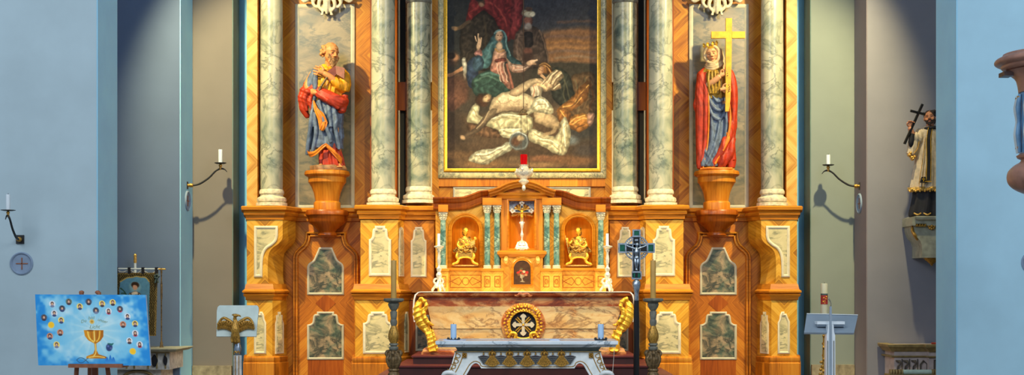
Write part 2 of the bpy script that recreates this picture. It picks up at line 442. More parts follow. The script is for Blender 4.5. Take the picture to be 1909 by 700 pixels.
# backing
MB().box(X(460, 0), X(1486, 0), 0, .13, 0, 6.6).build('back_panel', 'veneer_diag', altarpiece, org=(0, 0, 0))
def column(px, r, y, mat, base_t, cap=None):
    c = MB().lp(px, y, [(r * .97, -130), (r * 1.0, 60), (r * 1.02, 200), (r, base_t + 4)], 40).build('column', mat, altarpiece)
    b = base_t
    MB().lp(px, y, [(r * .8, b - 3), (r * 1.03, b - 3), (r * 1.12, b + 1), (r * 1.12, b + 5), (r * 1.02, b + 7), (r * 1.04, b + 10), (r * 1.3, b + 13), (r * 1.34, b + 17), (r * 1.3, b + 20), (r * 1.18, b + 21), (r * 1.4, b + 22), (r * 1.42, b + 28), (r * .8, b + 28)], 40).build('column_base', 'carved_cream', c)
    if cap is not None:
        MB().lp(px, y, [(r, cap + 8), (r * 1.08, cap + 6), (r * 1.12, cap + 3), (r * 1.08, cap), (r, cap - 1), (r * .9, cap - 1)], 40).build('column_ring', 'slate_paint', c)
def acanthus(px, y):
    """carved foliage hanging over the niche top; seen from its lower tip"""
    b = MB(); s = S(y)
    def p(a, c, d=0): return W(px + a, c, y) + Vector((0, d * s, 0))
    for sg in (-1, 1):
        ctube(b, [p(sg * 2, -22, -6), p(sg * 3, -4, -8), p(sg * 4, 12, -6), p(sg * 9, 27, -4)], [4 * s, 4 * s, 3.4 * s, 2 * s])
        ctube(b, [p(sg * 6, -12, -4), p(sg * 14, 4, -5), p(sg * 14, 15, -5), p(sg * 9, 20, -5), p(sg * 8, 15, -5)], [4 * s, 4 * s, 3 * s, 2.4 * s, 1.6 * s])
        ctube(b, [p(sg * 10, -14, -4), p(sg * 22, -4, -4), p(sg * 26, 6, -4), p(sg * 20, 14, -4), p(sg * 15, 11, -4)], [4 * s, 4.6 * s, 3.4 * s, 2.6 * s, 1.6 * s])
        ctube(b, [p(sg * 14, -16, -3), p(sg * 32, -4, -4), p(sg * 42, 3, -3), p(sg * 49, -2, -2)], [4 * s, 5 * s, 3.4 * s, 1.5 * s])
        ctube(b, [p(sg * 20, -20, -3), p(sg * 38, -12, -4), p(sg * 48, -8, -3)], [4 * s, 5 * s, 2.5 * s])
        b.ell(p(sg * 9, 28, -4), (3.4 * s, 3 * s, 2 * s))
    ctube(b, [p(0, -20, -8), p(0, 10, -9), p(0, 28, -6)], [4 * s, 3.6 * s, 2.6 * s])
    sculpt(b, 'carved_foliage', 'carved_cream', altarpiece, .011, 2, .4)
CORN = [(-.04, 411), (.012, 410), (.016, 404), (.04, 401), (.044, 397), (.03, 395), (.072, 392), (.078, 387), (.06, 385), (-.04, 385)]
BASE = [(-.04, 561), (.015, 560), (.02, 555), (.045, 552), (.05, 549), (.03, 548), (.06, 546), (.062, 543), (.03, 540), (.012, 530), (-.04, 530)]
PLIN = [(-.04, 722), (.05, 722), (.05, 678), (.03, 676), (.045, 671), (.04, 667), (.015, 665), (-.04, 664)]
for MX in (1, -1):
    side = 'left' if MX == 1 else 'right'
    # upper storey -------------------------------------------------
    MB().rect(m_(460), m_(480), -130, 384, -.16, .0).build('pilaster', 'veneer_pale', altarpiece)
    MB().rect(m_(481), m_(485), -130, 384, -.03, .0).build('shade_strip', 'near_black', altarpiece)  # dark strip painted in place of shade in the gap by the column
    column(m_(506.5), 20.5, -.36, 'marble_pale', 357)
    column(m_(714.5), 22, -.52, 'marble_pale', 357)
    column(m_(780.5), 22, -.27, 'marble_grey', 352, cap=0)
    MB().rect(m_(690), m_(741), -130, 384, -.12, 0).build('pilaster', 'wood_deep', altarpiece)
    MB().rect(m_(742.5), m_(756), -130, 384, -.012, 0).build('shade_strip', 'near_black', altarpiece)  # dark paint stands for the shade between the two columns
    for a, b in ((-130, 153), (206, 372)):
        for q in (744, 804): MB().rect(m_(q - 1.2), m_(q + 1.2), a, b, -.10, 0).build('edge_fillet', 'cream_trim', altarpiece)
    MB().rect(m_(742), m_(758), 153, 206, -.09, 0).build('pilaster_block', 'wood_deep', altarpiece)
    MB().rect(m_(805), m_(818), -130, 384, -.06, 0).build('pilaster', 'veneer_diag', altarpiece)
    panel(altarpiece, [(551, 8), (661, 8), (661, 390), (551, 390)], -.012, 'marble_niche', 7, 'grey_trim', .02)
    acanthus(m_(610), -.12)
    # statue bracket -----------------------------------------------
    by = -.34
    b = MB().lp(m_(610), by, [(30, 319.5), (40.5, 320), (42, 323), (42, 327), (40, 329), (35.5, 331), (35, 341), (33, 343), (29, 350), (25, 360), (22.5, 372), (22, 376), (24, 377.5), (25, 380), (25, 393)], 48).build('statue_bracket', 'wood_rail', altarpiece)
    MB().lp(m_(610), by, [(24, 392.5), (38, 393), (40, 396), (40, 402), (37, 404), (35.5, 406), (35, 413), (32, 417), (25, 423), (18, 429), (15, 433), (17.5, 435), (18, 439), (15, 441.5), (6, 442)], 48).build('bracket_bowl', 'wood_deep', b)  # darker wood stands in for the shade on the bracket's lower half
    # pedestal under the outer column --------------------------------
    f = -.62; g = -.25
    Fo = [(460, 409)] + [(527, 409), (527, 436)] + smooth2([(527, 436), (526, 446), (519, 455), (508, 463), (502, 472), (499.5, 486), (499.5, 518), (502, 532), (505, 546)], 4)[1:] + [(460, 546)]
    Go = [(460, 409)] + [(551, 409), (551, 438)] + smooth2([(551, 438), (550, 449), (545, 458), (536, 466), (530, 475), (528, 488), (528, 518), (530, 533), (533, 546)], 4)[1:] + [(460, 546)]
    ped = MB().loft2([W(m_(a), c, f) for a, c in Fo], [W(m_(a), c, g) for a, c in Go]).build('pedestal', 'veneer_gold', altarpiece, org=W(m_(494), 472, f))
    panel(ped, [(474, 422), (518, 422), (518, 440)] + smooth2([(518, 440), (515, 450), (507, 458), (498, 464), (492, 474), (489.5, 490), (489, 517)], 4)[1:] + [(474, 517)], f, 'marble_cream', 5)
    low = MB().zprism([(X(m_(460), f), f), (X(m_(508), f), f), (X(m_(531), -.3), -.3), (X(m_(531), -.3), 0), (X(m_(460), f), 0)], 0, Z(545, f)).build('pedestal', 'veneer_gold', altarpiece, org=W(m_(484), 620, f))
    panel(low, [(474, 660), (474, 600), (477, 594), (480, 586), (484, 586), (484, 582), (489, 582), (492, 588), (493, 596), (496, 602), (496, 660)], f, 'marble_cream', 4)
    # canted face inlay, built on the slanted side
    A, B = Vector((X(m_(508), f), f, 0)), Vector((X(m_(531), -.3), -.3, 0)); t = (B - A).normalized(); nn = Vector((t.y, -t.x, 0)) * MX; 
    if nn.y > 0: nn = -nn
    def cant(par, A, B, prof, mat, bw):
        for k, (scale, nm, mm, off) in enumerate(((1, 'panel_border', 'cream_trim', .012), (.64, 'marble_panel', mat, .018))):
            us = [.5 + (u - .5) * scale for u, _ in prof]; mid = sum(v for _, v in prof) / len(prof)
            vs = [v if scale == 1 else v + (4 if v < mid else -4) for _, v in prof]
            yy = (A.y + B.y) / 2
            P = [A + (B - A) * u + Vector((0, 0, Z(v, yy))) for u, v in zip(us, vs)]
            MB().loft2([p + nn * off for p in P], [p - nn * .01 for p in P]).build(nm, mm, par)
    cant(low, A, B, [(.2, 660), (.2, 604), (.28, 597), (.28, 588), (.42, 588), (.42, 582), (.62, 582), (.62, 588), (.76, 588), (.76, 597), (.86, 604), (.86, 660)], 'marble_cream', 3)
    # pedestals under the inner columns ------------------------------
    f2, f3 = -.80, -.55
    p2 = MB().zprism([(X(m_(672), f2), f2), (X(m_(742), f2), f2), (X(m_(753), f3), f3), (X(m_(753), f3), -.05), (X(m_(672), f2), -.05)], Z(546, f2), Z(409, f2)).build('pedestal', 'veneer_gold', altarpiece, org=W(m_(708), 470, f2))
    panel(p2, shoulder(688, 729, 422, 515), f2, 'marble_cream', 5)
    A, B = Vector((X(m_(742), f2), f2, 0)), Vector((X(m_(753), f3), f3, 0)); t = (B - A).normalized(); nn = Vector((t.y, -t.x, 0)) * MX
    if nn.y > 0: nn = -nn
    cant(p2, A, B, [(.12, 516), (.12, 450), (.2, 442), (.2, 428), (.4, 424), (.6, 424), (.8, 428), (.8, 442), (.9, 450), (.9, 516)], 'marble_cream', 2)
    p3 = MB().zprism([(X(m_(752), f3), f3), (X(m_(809), f3), f3), (X(m_(809), f3), -.05), (X(m_(752), f3), -.05)], Z(546, f3), Z(409, f3)).build('pedestal', 'veneer_warm', altarpiece, org=W(m_(781), 470, f3))
    panel(p3, shoulder(766, 795, 424, 517), f3, 'marble_cream', 4)
    l2 = MB().zprism([(X(m_(662), f2 - .04), f2 - .04), (X(m_(742), f2 - .04), f2 - .04), (X(m_(762), -.5), -.5), (X(m_(762), -.5), 0), (X(m_(662), f2), 0)], 0, Z(545, f2)).build('pedestal', 'veneer_gold', altarpiece, org=W(m_(703), 620, f2))
    panel(l2, shoulder(677, 731, 582, 660, .8), f2 - .04, 'marble_cream', 5)
    A, B = Vector((X(m_(742), f2 - .04), f2 - .04, 0)), Vector((X(m_(762), -.5), -.5, 0)); t = (B - A).normalized(); nn = Vector((t.y, -t.x, 0)) * MX
    if nn.y > 0: nn = -nn
    cant(l2, A, B, [(.62, 658), (.62, 600), (.68, 592), (.72, 582), (.86, 582), (.9, 592), (.95, 600), (.95, 658)], 'marble_grey', 2)
    l3 = MB().zprism([(X(m_(761), -.42), -.42), (X(m_(830), -.42), -.42), (X(m_(830), -.42), 0), (X(m_(761), -.42), 0)], 0, Z(545, -.42)).build('pedestal', 'wood_deep', altarpiece, org=W(m_(790), 620, -.42))  # deeper wood tone carries the shadow in this recess
    panel(l3, [(775, 588), (800, 588), (800, 655), (775, 655)], -.42, 'marble_green', 4, 'grey_trim')
    # mouldings running round all of them ---------------------------
    def run(name, prof, path, yz, mat):
        pth = [(X(m_(a), y), y) for a, y in path]
        pr = [(o, Z(v, yz)) for o, v in prof]
        if MX == -1: pth.reverse()
        MB().plan(pth, pr).build(name, mat, altarpiece)
    run('cornice', CORN, [(460, -.05), (460, -.62), (528, -.62), (551, -.28), (551, -.16), (671, -.16), (671, -.82), (743, -.82), (754, -.57), (810, -.57), (810, -.05)], -.6, 'wood_moulding')
    MB().zprism([(X(m_(460), f), f), (X(m_(528), f), f), (X(m_(551), -.28), -.28), (X(m_(551), -.28), 0), (X(m_(460), f), 0)], Z(410, f), Z(384, f)).build('pedestal_top', 'wood_rail', altarpiece)
    MB().zprism([(X(m_(671), f2), f2), (X(m_(743), f2), f2), (X(m_(754), f3), f3), (X(m_(810), f3), f3), (X(m_(810), f3), 0), (X(m_(671), f2), 0)], Z(410, f2), Z(382, f2)).build('pedestal_top', 'wood_rail', altarpiece)
    run('base_moulding', BASE, [(460, -.05), (460, -.62), (508, -.62), (531, -.3), (531, -.1)], -.6, 'wood_moulding')
    run('base_moulding', BASE, [(662, -.1), (662, -.84), (742, -.84), (762, -.5), (762, -.42), (815, -.42)], -.7, 'wood_moulding')
    run('plinth', PLIN, [(460, -.05), (460, -.62), (508, -.62), (531, -.3), (531, -.1)], -.6, 'wood_rail')
    run('plinth', PLIN, [(662, -.1), (662, -.84), (742, -.84), (762, -.5), (762, -.42), (830, -.42)], -.7, 'wood_rail')
    # the bay with the bell-shaped door frame -----------------------
    yb = -.14
    bay = MB().rect(m_(528), m_(675), 409, 748, yb, 0).build('bay_panel', 'veneer_bay', altarpiece, org=W(m_(607), 565, yb))
    L = [(547, 748), (547, 482)] + smooth2([(547, 482), (549, 473), (556, 464), (566, 455), (570, 444), (570, 433)], 4)[1:]
    arch = L + [(1216 - a, c) for a, c in reversed(L)]
    arch = [(a, c) for a, c in arch]
    pts = xz(mp(arch), yb); w_ = 9 * S(yb)
    if MX == -1: pts = pts[::-1]
    MB().frame(pts[::-1] if False else pts, [(0, yb + .005), (0, yb - .05), (-w_ * .12, yb - .065), (-w_ * .35, yb - .06), (-w_ * .45, yb - .02), (-w_ * .6, yb - .02), (-w_ * .68, yb - .05), (-w_ * .92, yb - .05), (-w_, yb - .03), (-w_, yb + .005)], closed=False).build('door_frame', 'wood_moulding', bay)
    U = [(573, 550), (573, 498)] + smooth2([(573, 498), (576, 492), (584, 486), (589, 476), (595, 462)], 4)[1:]
    panel(bay, U + [(1214 - a, c) for a, c in reversed(U)], yb, 'marble_green', 4, 'grey_trim')
    panel(bay, shoulder(573, 641, 582, 671, .8), yb, 'marble_green', 4, 'grey_trim')
    MB().pp(mp([(607, 548), (626, 566), (607, 584), (588, 566)]), yb - .005, yb).build('lozenge_inlay', 'wood_deep', bay)
    MB().rect(m_(574), m_(640), 672, 748, yb - .006, yb).build('door_panel', 'wood_deep', bay)  # dark wood in place of the shadow low in the bay
MX = 1
# frame and ledge round the big painting
yp = -.10
panel(altarpiece, [(845, 349), (1101, 349), (1101, 376), (845, 376)], -.012, 'marble_cream', 4, 'grey_trim', mirror=False)
b = MB()
b.rect(806, 1140, 333, 348, -.045, 0); b.build('frieze_rail', 'wood_rail', altarpiece)
# ================================================================ hand-painted pictures (pigment stored on the canvas mesh)
class Canvas:
    def __init__(s, x0, y0, x1, y1, k, base):
        s.x0, s.y0, s.x1, s.y1 = x0, y0, x1, y1
        s.w, s.h = int((x1 - x0) * k) + 1, int((y1 - y0) * k) + 1
        gx, gy = np.meshgrid(np.linspace(x0, x1, s.w), np.linspace(y0, y1, s.h))
        s.rng = np.random.RandomState(3); s.model = 0; s.skin = 0
        s.gx, s.gy = gx + s.smooth(9) * 1.2, gy + s.smooth(9) * 1.2
        s.c = np.ones((s.h, s.w, 3)) * np.array(base, float)
    def smooth(s, cells):
        """value noise in -1..1, one knot per `cells` px"""
        nx, ny = int((s.x1 - s.x0) / cells) + 3, int((s.y1 - s.y0) / cells) + 3
        g = s.rng.uniform(-1, 1, (ny, nx)); X_ = np.linspace(0, nx - 1.001, s.w); Y_ = np.linspace(0, ny - 1.001, s.h)
        ix, iy = X_.astype(int), Y_.astype(int); fx, fy = X_ - ix, Y_ - iy
        fx, fy = fx * fx * (3 - 2 * fx), fy * fy * (3 - 2 * fy)
        a = g[iy][:, ix] * (1 - fx) + g[iy][:, ix + 1] * fx; b = g[iy + 1][:, ix] * (1 - fx) + g[iy + 1][:, ix + 1] * fx
        return a * (1 - fy)[:, None] + b * fy[:, None]
    def put(s, k, col, col2=None, g=None):
        k = k[..., None]
        if col2 is not None:
            col = np.array(col, float) * (1 - g[..., None]) + np.array(col2, float) * g[..., None]
        s.c = s.c * (1 - k) + np.array(col, float) * k
    def dist(s, pts, closed):
        d = np.full(s.gx.shape, 1e9); n = len(pts)
        for i in range(n if closed else n - 1):
            ax, ay = pts[i][:2]; bx, by = pts[(i + 1) % n][:2]; vx, vy = bx - ax, by - ay
            t = np.clip(((s.gx - ax) * vx + (s.gy - ay) * vy) / max(vx * vx + vy * vy, 1e-6), 0, 1)
            d = np.minimum(d, (s.gx - ax - t * vx) ** 2 + (s.gy - ay - t * vy) ** 2)
        return np.sqrt(d)
    def poly(s, pts, col, soft=1.5, col2=None, ang=90, op=1, crv=True):
        if crv:
            q = [(p[0], p[1], 0) for p in pts]; q = [q[-1]] + q + [q[0], q[1]]; o = bez(q, 3); pts = [(v.x, v.y) for v in o[3:-4]]
        ins = np.zeros(s.gx.shape, bool); n = len(pts)
        for i in range(n):
            ax, ay = pts[i]; bx, by = pts[(i + 1) % n]
            if ay == by: continue
            ins ^= ((ay > s.gy) != (by > s.gy)) & (s.gx < (bx - ax) * (s.gy - ay) / (by - ay) + ax)
        d = s.dist(pts, True); d = np.where(ins, d, -d)
        k = np.clip(d / soft + .5, 0, 1) * op
        g = None
        if soft <= 4 and s.model:
            k = np.clip(d / (soft * .55) + .5, 0, 1) * op; mdl = .25 if s.skin else s.model      # model the form: darker turning edges, painted folds
            if not hasattr(s, 'wf'): s.wf = s.smooth(16) * 2.2 + s.smooth(7); s.wg = s.smooth(20) * 2
            fo = 1 - 2 * np.abs(np.sin((s.gx * .3 + s.gy * .17) * .62 + s.wf * 1.1)); fo2 = np.sin(s.gx * .3 - s.gy * .45 + s.wg * 2)
            sh = (.66 + .40 * np.clip(d / 7, 0, 1)) * (1 + mdl * (.15 * fo + .08 * fo2)) * (1.08 - .16 * np.clip((s.gx - min(p[0] for p in pts)) / max(8, max(p[0] for p in pts) - min(p[0] for p in pts)), 0, 1))
            s.put(k, col, col2, None if col2 is None else np.clip(((s.gx * math.cos(math.radians(ang)) + s.gy * math.sin(math.radians(ang))) - min(a * math.cos(math.radians(ang)) + b * math.sin(math.radians(ang)) for a, b in pts)) / 40, 0, 1))
            s.c = s.c * (1 - k[..., None]) + s.c * (k * sh)[..., None]; return
        if col2 is not None:
            ca, sa = math.cos(math.radians(ang)), math.sin(math.radians(ang)); pr = [a * ca + b * sa for a, b in pts]
            g = np.clip((s.gx * ca + s.gy * sa - min(pr)) / (max(pr) - min(pr)), 0, 1)
        s.put(k, col, col2, g)
    def line(s, pts, w, col, soft=1, op=1, crv=True):
        if crv and len(pts) > 2: pts = [(v.x, v.y) for v in bez([(p[0], p[1], 0) for p in pts], 4)]
        s.put(np.clip((w / 2 - s.dist(pts, False)) / (soft * (.6 if s.model and soft <= 3 else 1)) + .5, 0, 1) * op, col)
    def blob(s, x, y, rx, ry, col, soft=.3, rot=0, op=1, col2=None):
        c, n = math.cos(math.radians(rot)), math.sin(math.radians(rot)); dx, dy = s.gx - x, s.gy - y
        r = np.sqrt(((dx * c + dy * n) / rx) ** 2 + ((-dx * n + dy * c) / ry) ** 2)
        s.put(np.clip((1 - r) / soft + .5, 0, 1) * op, col, col2, np.clip((dx / rx + 1) / 2, 0, 1) if col2 is not None else None)
        if s.model and soft < .6 and min(rx, ry) > 4: s.c *= (1 - .38 * np.clip(r - .35, 0, .65) * (r < 1.05))[..., None]
    def build(s, name, mat, parent, corner, gain=1.0, gam=1.0):
        """corner(u, v) -> world point"""
        A, B, C, D = (np.array(corner(*q)) for q in ((0, 0), (1, 0), (0, 1), (1, 1)))
        u, v = np.meshgrid(np.linspace(0, 1, s.w), np.linspace(0, 1, s.h)); u, v = u[..., None], v[..., None]
        co = (A * (1 - u) * (1 - v) + B * u * (1 - v) + C * (1 - u) * v + D * u * v).reshape(-1, 3); org = co.mean(0)
        i = np.arange(s.h - 1)[:, None] * s.w + np.arange(s.w - 1)[None]
        F = np.stack([i, i + s.w, i + s.w + 1, i + 1], -1).reshape(-1, 4)
        me = bpy.data.meshes.new(name); me.vertices.add(len(co)); me.vertices.foreach_set('co', (co - org).astype('f').ravel())
        me.loops.add(F.size); me.loops.foreach_set('vertex_index', F.astype('i').ravel())
        me.polygons.add(len(F)); me.polygons.foreach_set('loop_start', (np.arange(len(F)) * 4).astype('i'))
        me.update(calc_edges=True); me.validate()
        c = np.clip(np.clip(s.c / 255, 0, 1) ** gam * gain, 0, 1); L = np.where(c <= .04045, c / 12.92, ((c + .055) / 1.055) ** 2.4)
        L = np.concatenate([L, np.ones((s.h, s.w, 1))], -1)
        a = me.color_attributes.new('Col', 'FLOAT_COLOR', 'POINT'); a.data.foreach_set('color', L.astype('f').ravel())
        return link(name, me, mat, parent, org)

def lamentation():
    c = Canvas(834, -139, 1113, 316, 1.3, (66, 56, 46)); c.model = 1
    P, L, B = c.poly, c.line, c.blob
    P([(975, -150), (1125, -150), (1125, 122), (1020, 122), (975, 60)], (44, 50, 62), 8, (70, 66, 66), 90, crv=False)
    P([(995, 66), (1125, 56), (1125, 118), (1010, 122)], (134, 92, 58), 14)
    for y, q, x0, w_ in ((40, (112, 80, 60), 1040, 4), (58, (150, 100, 62), 1030, 5), (68, (112, 84, 72), 1010, 4), (78, (170, 112, 58), 1022, 5), (88, (176, 120, 66), 1008, 5), (96, (120, 96, 82), 1020, 4), (106, (146, 124, 100), 1036, 3)):
        L([(x0, y + 2), (x0 + 40, y - 1), (x0 + 80, y + 2), (1120, y - 2)], w_, q, 5, .75)
    P([(1000, 120), (1060, 116), (1120, 122), (1120, 150), (1000, 150)], (58, 52, 42), 6)
    P([(830, -150), (975, -150), (975, 60), (960, 120), (830, 130)], (48, 48, 46), 10, crv=False)
    P([(830, 225), (900, 215), (1120, 200), (1120, 330), (830, 330)], (92, 70, 50), 14, (70, 54, 40))
    for x, y, rx, ry, q in ((850, 290, 30, 8, (112, 82, 54)), (900, 306, 50, 9, (126, 92, 58)), (1060, 300, 50, 10, (116, 80, 52)), (1090, 280, 20, 12, (70, 60, 54)), (860, 262, 30, 6, (76, 60, 46)), (1010, 296, 30, 6, (130, 86, 58)), (960, 300, 26, 7, (104, 80, 56)), (1085, 245, 28, 18, (60, 56, 52)), (1064, 262, 14, 8, (110, 116, 116)), (1000, 308, 40, 5, (140, 104, 68)), (848, 235, 16, 30, (64, 50, 40))):
        B(x, y, rx, ry, q, .9)
    # standing figure in red
    P([(858, 58), (874, 38), (903, 20), (926, 42), (938, 70), (932, 125), (866, 126)], (66, 54, 40), 4, (50, 42, 34))
    P([(876, 4), (868, 42), (888, 28), (903, 20), (920, 34), (936, 62), (948, 78), (956, 60), (962, 0), (960, -60), (890, -60)], (150, 48, 42), 3, (126, 38, 36), 0)
    P([(950, 60), (954, 0), (956, -60), (975, -60), (974, 30), (968, 56), (958, 74)], (134, 46, 44), 3)
    L([(884, 18), (905, 4), (930, 16), (946, 48)], 3, (182, 70, 56), 3, .7); L([(936, 0), (944, 30), (950, 60)], 4, (104, 30, 32), 3, .8); L([(958, -30), (962, 20), (960, 50)], 3, (170, 62, 56), 3, .6)
    L([(912, -30), (920, 8), (936, 40)], 3, (98, 30, 30), 3, .7)
    B(897, 2, 7, 10, (104, 72, 50), .5); B(897, 9, 5, 4, (168, 120, 84), .6); B(893, -4, 9, 7, (58, 48, 40), .5)
    L([(874, 40), (860, 50), (848, 54)], 7, (92, 72, 52), 3); B(848, 53, 6, 4, (150, 112, 74), .6)
    L([(902, 30), (906, 70), (902, 110)], 3, (92, 74, 50), 4, .6); L([(886, 50), (882, 90), (888, 118)], 3, (36, 32, 28), 4, .7)
    # turbaned man
    P([(958, 84), (964, 60), (980, 50), (1000, 50), (1014, 70), (1023, 116), (1008, 126), (962, 124)], (104, 80, 66), 3, (76, 60, 50), 0)
    P([(978, 62), (992, 62), (994, 84), (980, 88)], (48, 40, 38), 3); B(984, 104, 10, 14, (66, 46, 38), .6); B(984, 95, 8, 5, (110, 66, 52), .7)
    L([(1006, 56), (1018, 90), (1022, 116)], 3, (140, 108, 84), 3, .6); L([(968, 64), (964, 96), (968, 120)], 3, (136, 110, 92), 3, .5)
    B(985, 39, 8, 10, (176, 104, 78), .35, col2=(110, 70, 58)); B(984, 49, 7, 6, (150, 136, 122), .6)
    B(985, 25, 12, 7, (206, 188, 150), .4, 8); L([(974, 24), (985, 20), (996, 25)], 2, (150, 128, 92), 1.5, .8); B(993, 27, 4, 5, (226, 208, 168), .5); B(986, 16, 7, 4, (92, 66, 52), .5)
    # figure at the left edge
    B(845, 110, 12, 14, (70, 52, 40), .7); B(849, 108, 8, 6, (164, 114, 80), .5, -20); B(840, 104, 9, 6, (54, 40, 32), .5); L([(836, 141), (852, 133), (863, 127)], 6, (178, 122, 82), 2)
    P([(862, 110), (868, 107), (871, 128), (867, 150), (863, 132)], (206, 196, 170), 2); B(852, 160, 22, 22, (86, 58, 44), .8); P([(834, 150), (862, 150), (872, 180), (850, 205), (834, 200)], (92, 60, 46), 6); B(850, 182, 20, 12, (110, 70, 52), .8)
    P([(872, 118), (884, 106), (892, 118), (890, 158), (876, 164), (870, 140)], (58, 78, 104), 3, (46, 58, 82))
    # veiled woman, seated
    P([(880, 152), (895, 138), (915, 130), (940, 138), (953, 160), (942, 178), (905, 182), (884, 176)], (58, 88, 74), 3, (44, 66, 58))
    P([(918, 66), (930, 55), (943, 62), (948, 88), (957, 106), (972, 118), (968, 132), (950, 122), (942, 96), (922, 94), (916, 116), (906, 128), (894, 122), (898, 96), (909, 84)], (74, 112, 112), 2.5, (52, 84, 88), 0)
    P([(923, 92), (941, 92), (945, 112), (939, 118), (948, 146), (954, 168), (940, 160), (928, 140), (914, 132), (918, 112)], (202, 156, 126), 2, (182, 118, 96))
    P([(944, 108), (955, 118), (978, 122), (996, 114), (986, 126), (970, 136), (952, 132)], (212, 170, 140), 2, (176, 120, 98))
    B(990, 116, 9, 4, (222, 178, 138), .4, -14); L([(994, 114), (1001, 112)], 2.5, (226, 186, 146)); L([(990, 119), (999, 119)], 2, (200, 152, 112))
    B(930.5, 86, 6, 8, (222, 178, 136), .5); B(930.5, 68, 7.4, 10, (232, 188, 146), .35, 12, 1, (190, 140, 104))
    B(928, 66, 1.8, 1, (84, 54, 40), .8); B(934, 67, 1.6, 1, (84, 54, 40), .8); L([(931, 67), (932, 71)], 1, (176, 120, 92)); B(931, 75, 2.4, 1.1, (152, 72, 60), .8); L([(925, 60), (934, 58)], 2.5, (244, 214, 176), 2, .7)
    L([(921, 62), (930, 56), (941, 62), (945, 84), (952, 104)], 3, (112, 152, 150), 2, .8); L([(917, 80), (910, 100), (898, 122)], 3, (104, 142, 138), 3, .6)
    P([(924, 110), (942, 108), (941, 114), (924, 116)], (150, 78, 64), 1.5); L([(924, 92), (931, 97), (940, 93)], 2.5, (170, 124, 70), 1.5)
    for x in (926, 932, 939): L([(x, 118), (x + 2, 134), (x + 8, 152)], 1.6, (236, 204, 176), 1.5, .7)
    L([(945, 120), (950, 140), (956, 164)], 4, (196, 110, 84), 3, .8)
    for q in ([(956, 122), (968, 126), (976, 124)], [(960, 130), (972, 130), (984, 124)]): L(q, 1.6, (238, 206, 180), 1.5, .8)
    L([(886, 152), (906, 142), (930, 150)], 3, (94, 128, 108), 3, .7); L([(892, 164), (912, 156), (934, 170)], 3, (36, 56, 50), 3, .7); L([(898, 140), (914, 136), (930, 142)], 4, (108, 150, 138), 3, .6)
    P([(884, 100), (896, 92), (900, 104), (892, 108)], (196, 130, 118), 2); B(893, 82, 4, 12, (226, 180, 138), .4, 8); L([(888, 76), (886, 68)], 2, (226, 180, 138)); L([(892, 74), (891, 64)], 2, (230, 186, 142)); L([(897, 78), (898, 70)], 2, (226, 180, 138))
    P([(886, 106), (898, 106), (902, 124), (892, 134), (882, 128)], (66, 92, 110), 3)
    # kneeling woman and her yellow mantle
    P([(1050, 196), (1056, 160), (1066, 142), (1084, 136), (1110, 140), (1114, 215), (1085, 225), (1064, 214)], (92, 68, 44), 4)
    P([(1024, 134), (1040, 126), (1056, 134), (1066, 154), (1072, 190), (1056, 204), (1036, 190), (1028, 176)], (60, 62, 50), 4, (44, 46, 40))
    for q in ([(1046, 134), (1056, 158), (1062, 190)], [(1072, 150), (1080, 180), (1078, 210)], [(1090, 146), (1098, 180)], [(1054, 150), (1050, 176), (1056, 196)]): L(q, 2.4, (98, 92, 66), 3, .6)
    B(1016, 127, 11, 10, (142, 92, 46), .4, 25); P([(1018, 122), (1028, 128), (1034, 140), (1028, 148), (1022, 138)], (118, 74, 38), 3)
    for q in ([(1006, 121), (1016, 118), (1026, 124)], [(1012, 122), (1022, 126), (1030, 140)], [(1024, 130), (1030, 144), (1028, 152)]): L(q, 1.4, (206, 150, 84), 1.4, .8)
    B(1008.5, 131, 6.2, 8.6, (234, 186, 130), .3, 22, 1, (176, 118, 78)); L([(1004, 129), (1007, 130)], 1.1, (84, 52, 36)); L([(1010, 131), (1012, 132)], 1.1, (84, 52, 36)); L([(1007, 131), (1005, 134)], 1, (180, 124, 84)); L([(1005, 137), (1008, 138)], 1.2, (150, 72, 56)); L([(1010, 141), (1016, 146)], 5, (206, 156, 110), 2, .9)
    P([(1014, 148), (1024, 138), (1036, 130), (1046, 132), (1050, 144), (1042, 152), (1046, 164), (1034, 170), (1024, 168), (1016, 172), (1004, 166), (998, 160), (1006, 154)], (220, 190, 142), 1.5, (150, 116, 84), 60, crv=False)
    for q in ([(1042, 132), (1032, 142), (1026, 156)], [(1048, 140), (1038, 148), (1030, 164)], [(1026, 140), (1018, 150), (1008, 160)], [(1042, 154), (1034, 162), (1020, 168)]): L(q, 2, (96, 74, 54), 1.6, .85)
    for q in ([(1038, 132), (1028, 142), (1020, 154)], [(1046, 136), (1036, 146), (1030, 156)], [(1042, 158), (1032, 166)], [(1014, 152), (1006, 160)]): L(q, 1.8, (246, 222, 176), 1.4, .9)
    P([(988, 162), (996, 156), (1006, 156), (1012, 166), (1009, 182), (1001, 178), (992, 184)], (222, 204, 168), 1.5, (160, 140, 110), 0, crv=False); L([(994, 160), (996, 172), (994, 181)], 1.6, (176, 98, 66), 1.5, .8); L([(1000, 160), (1003, 170), (1002, 178)], 1.6, (240, 226, 196), 1.4, .8); L([(1004, 160), (1007, 172)], 1.4, (130, 100, 76), 1.4, .8)
    L([(1016, 163), (1006, 159), (998, 157)], 4.6, (228, 182, 130), 1.6); L([(999, 156), (994, 158)], 2, (228, 182, 130)); L([(1000, 159), (995, 161)], 1.8, (200, 150, 104))
    P([(1070, 176), (1082, 162), (1094, 150), (1104, 158), (1098, 172), (1094, 186), (1080, 198), (1066, 208), (1050, 206), (1036, 208), (1044, 198), (1056, 190)], (184, 120, 52), 1.6, (136, 84, 38), 0, crv=False)
    P([(1060, 222), (1072, 214), (1086, 211), (1106, 218), (1102, 230), (1094, 240), (1080, 247), (1066, 242), (1056, 232)], (192, 126, 52), 1.6, (146, 88, 38), crv=False)
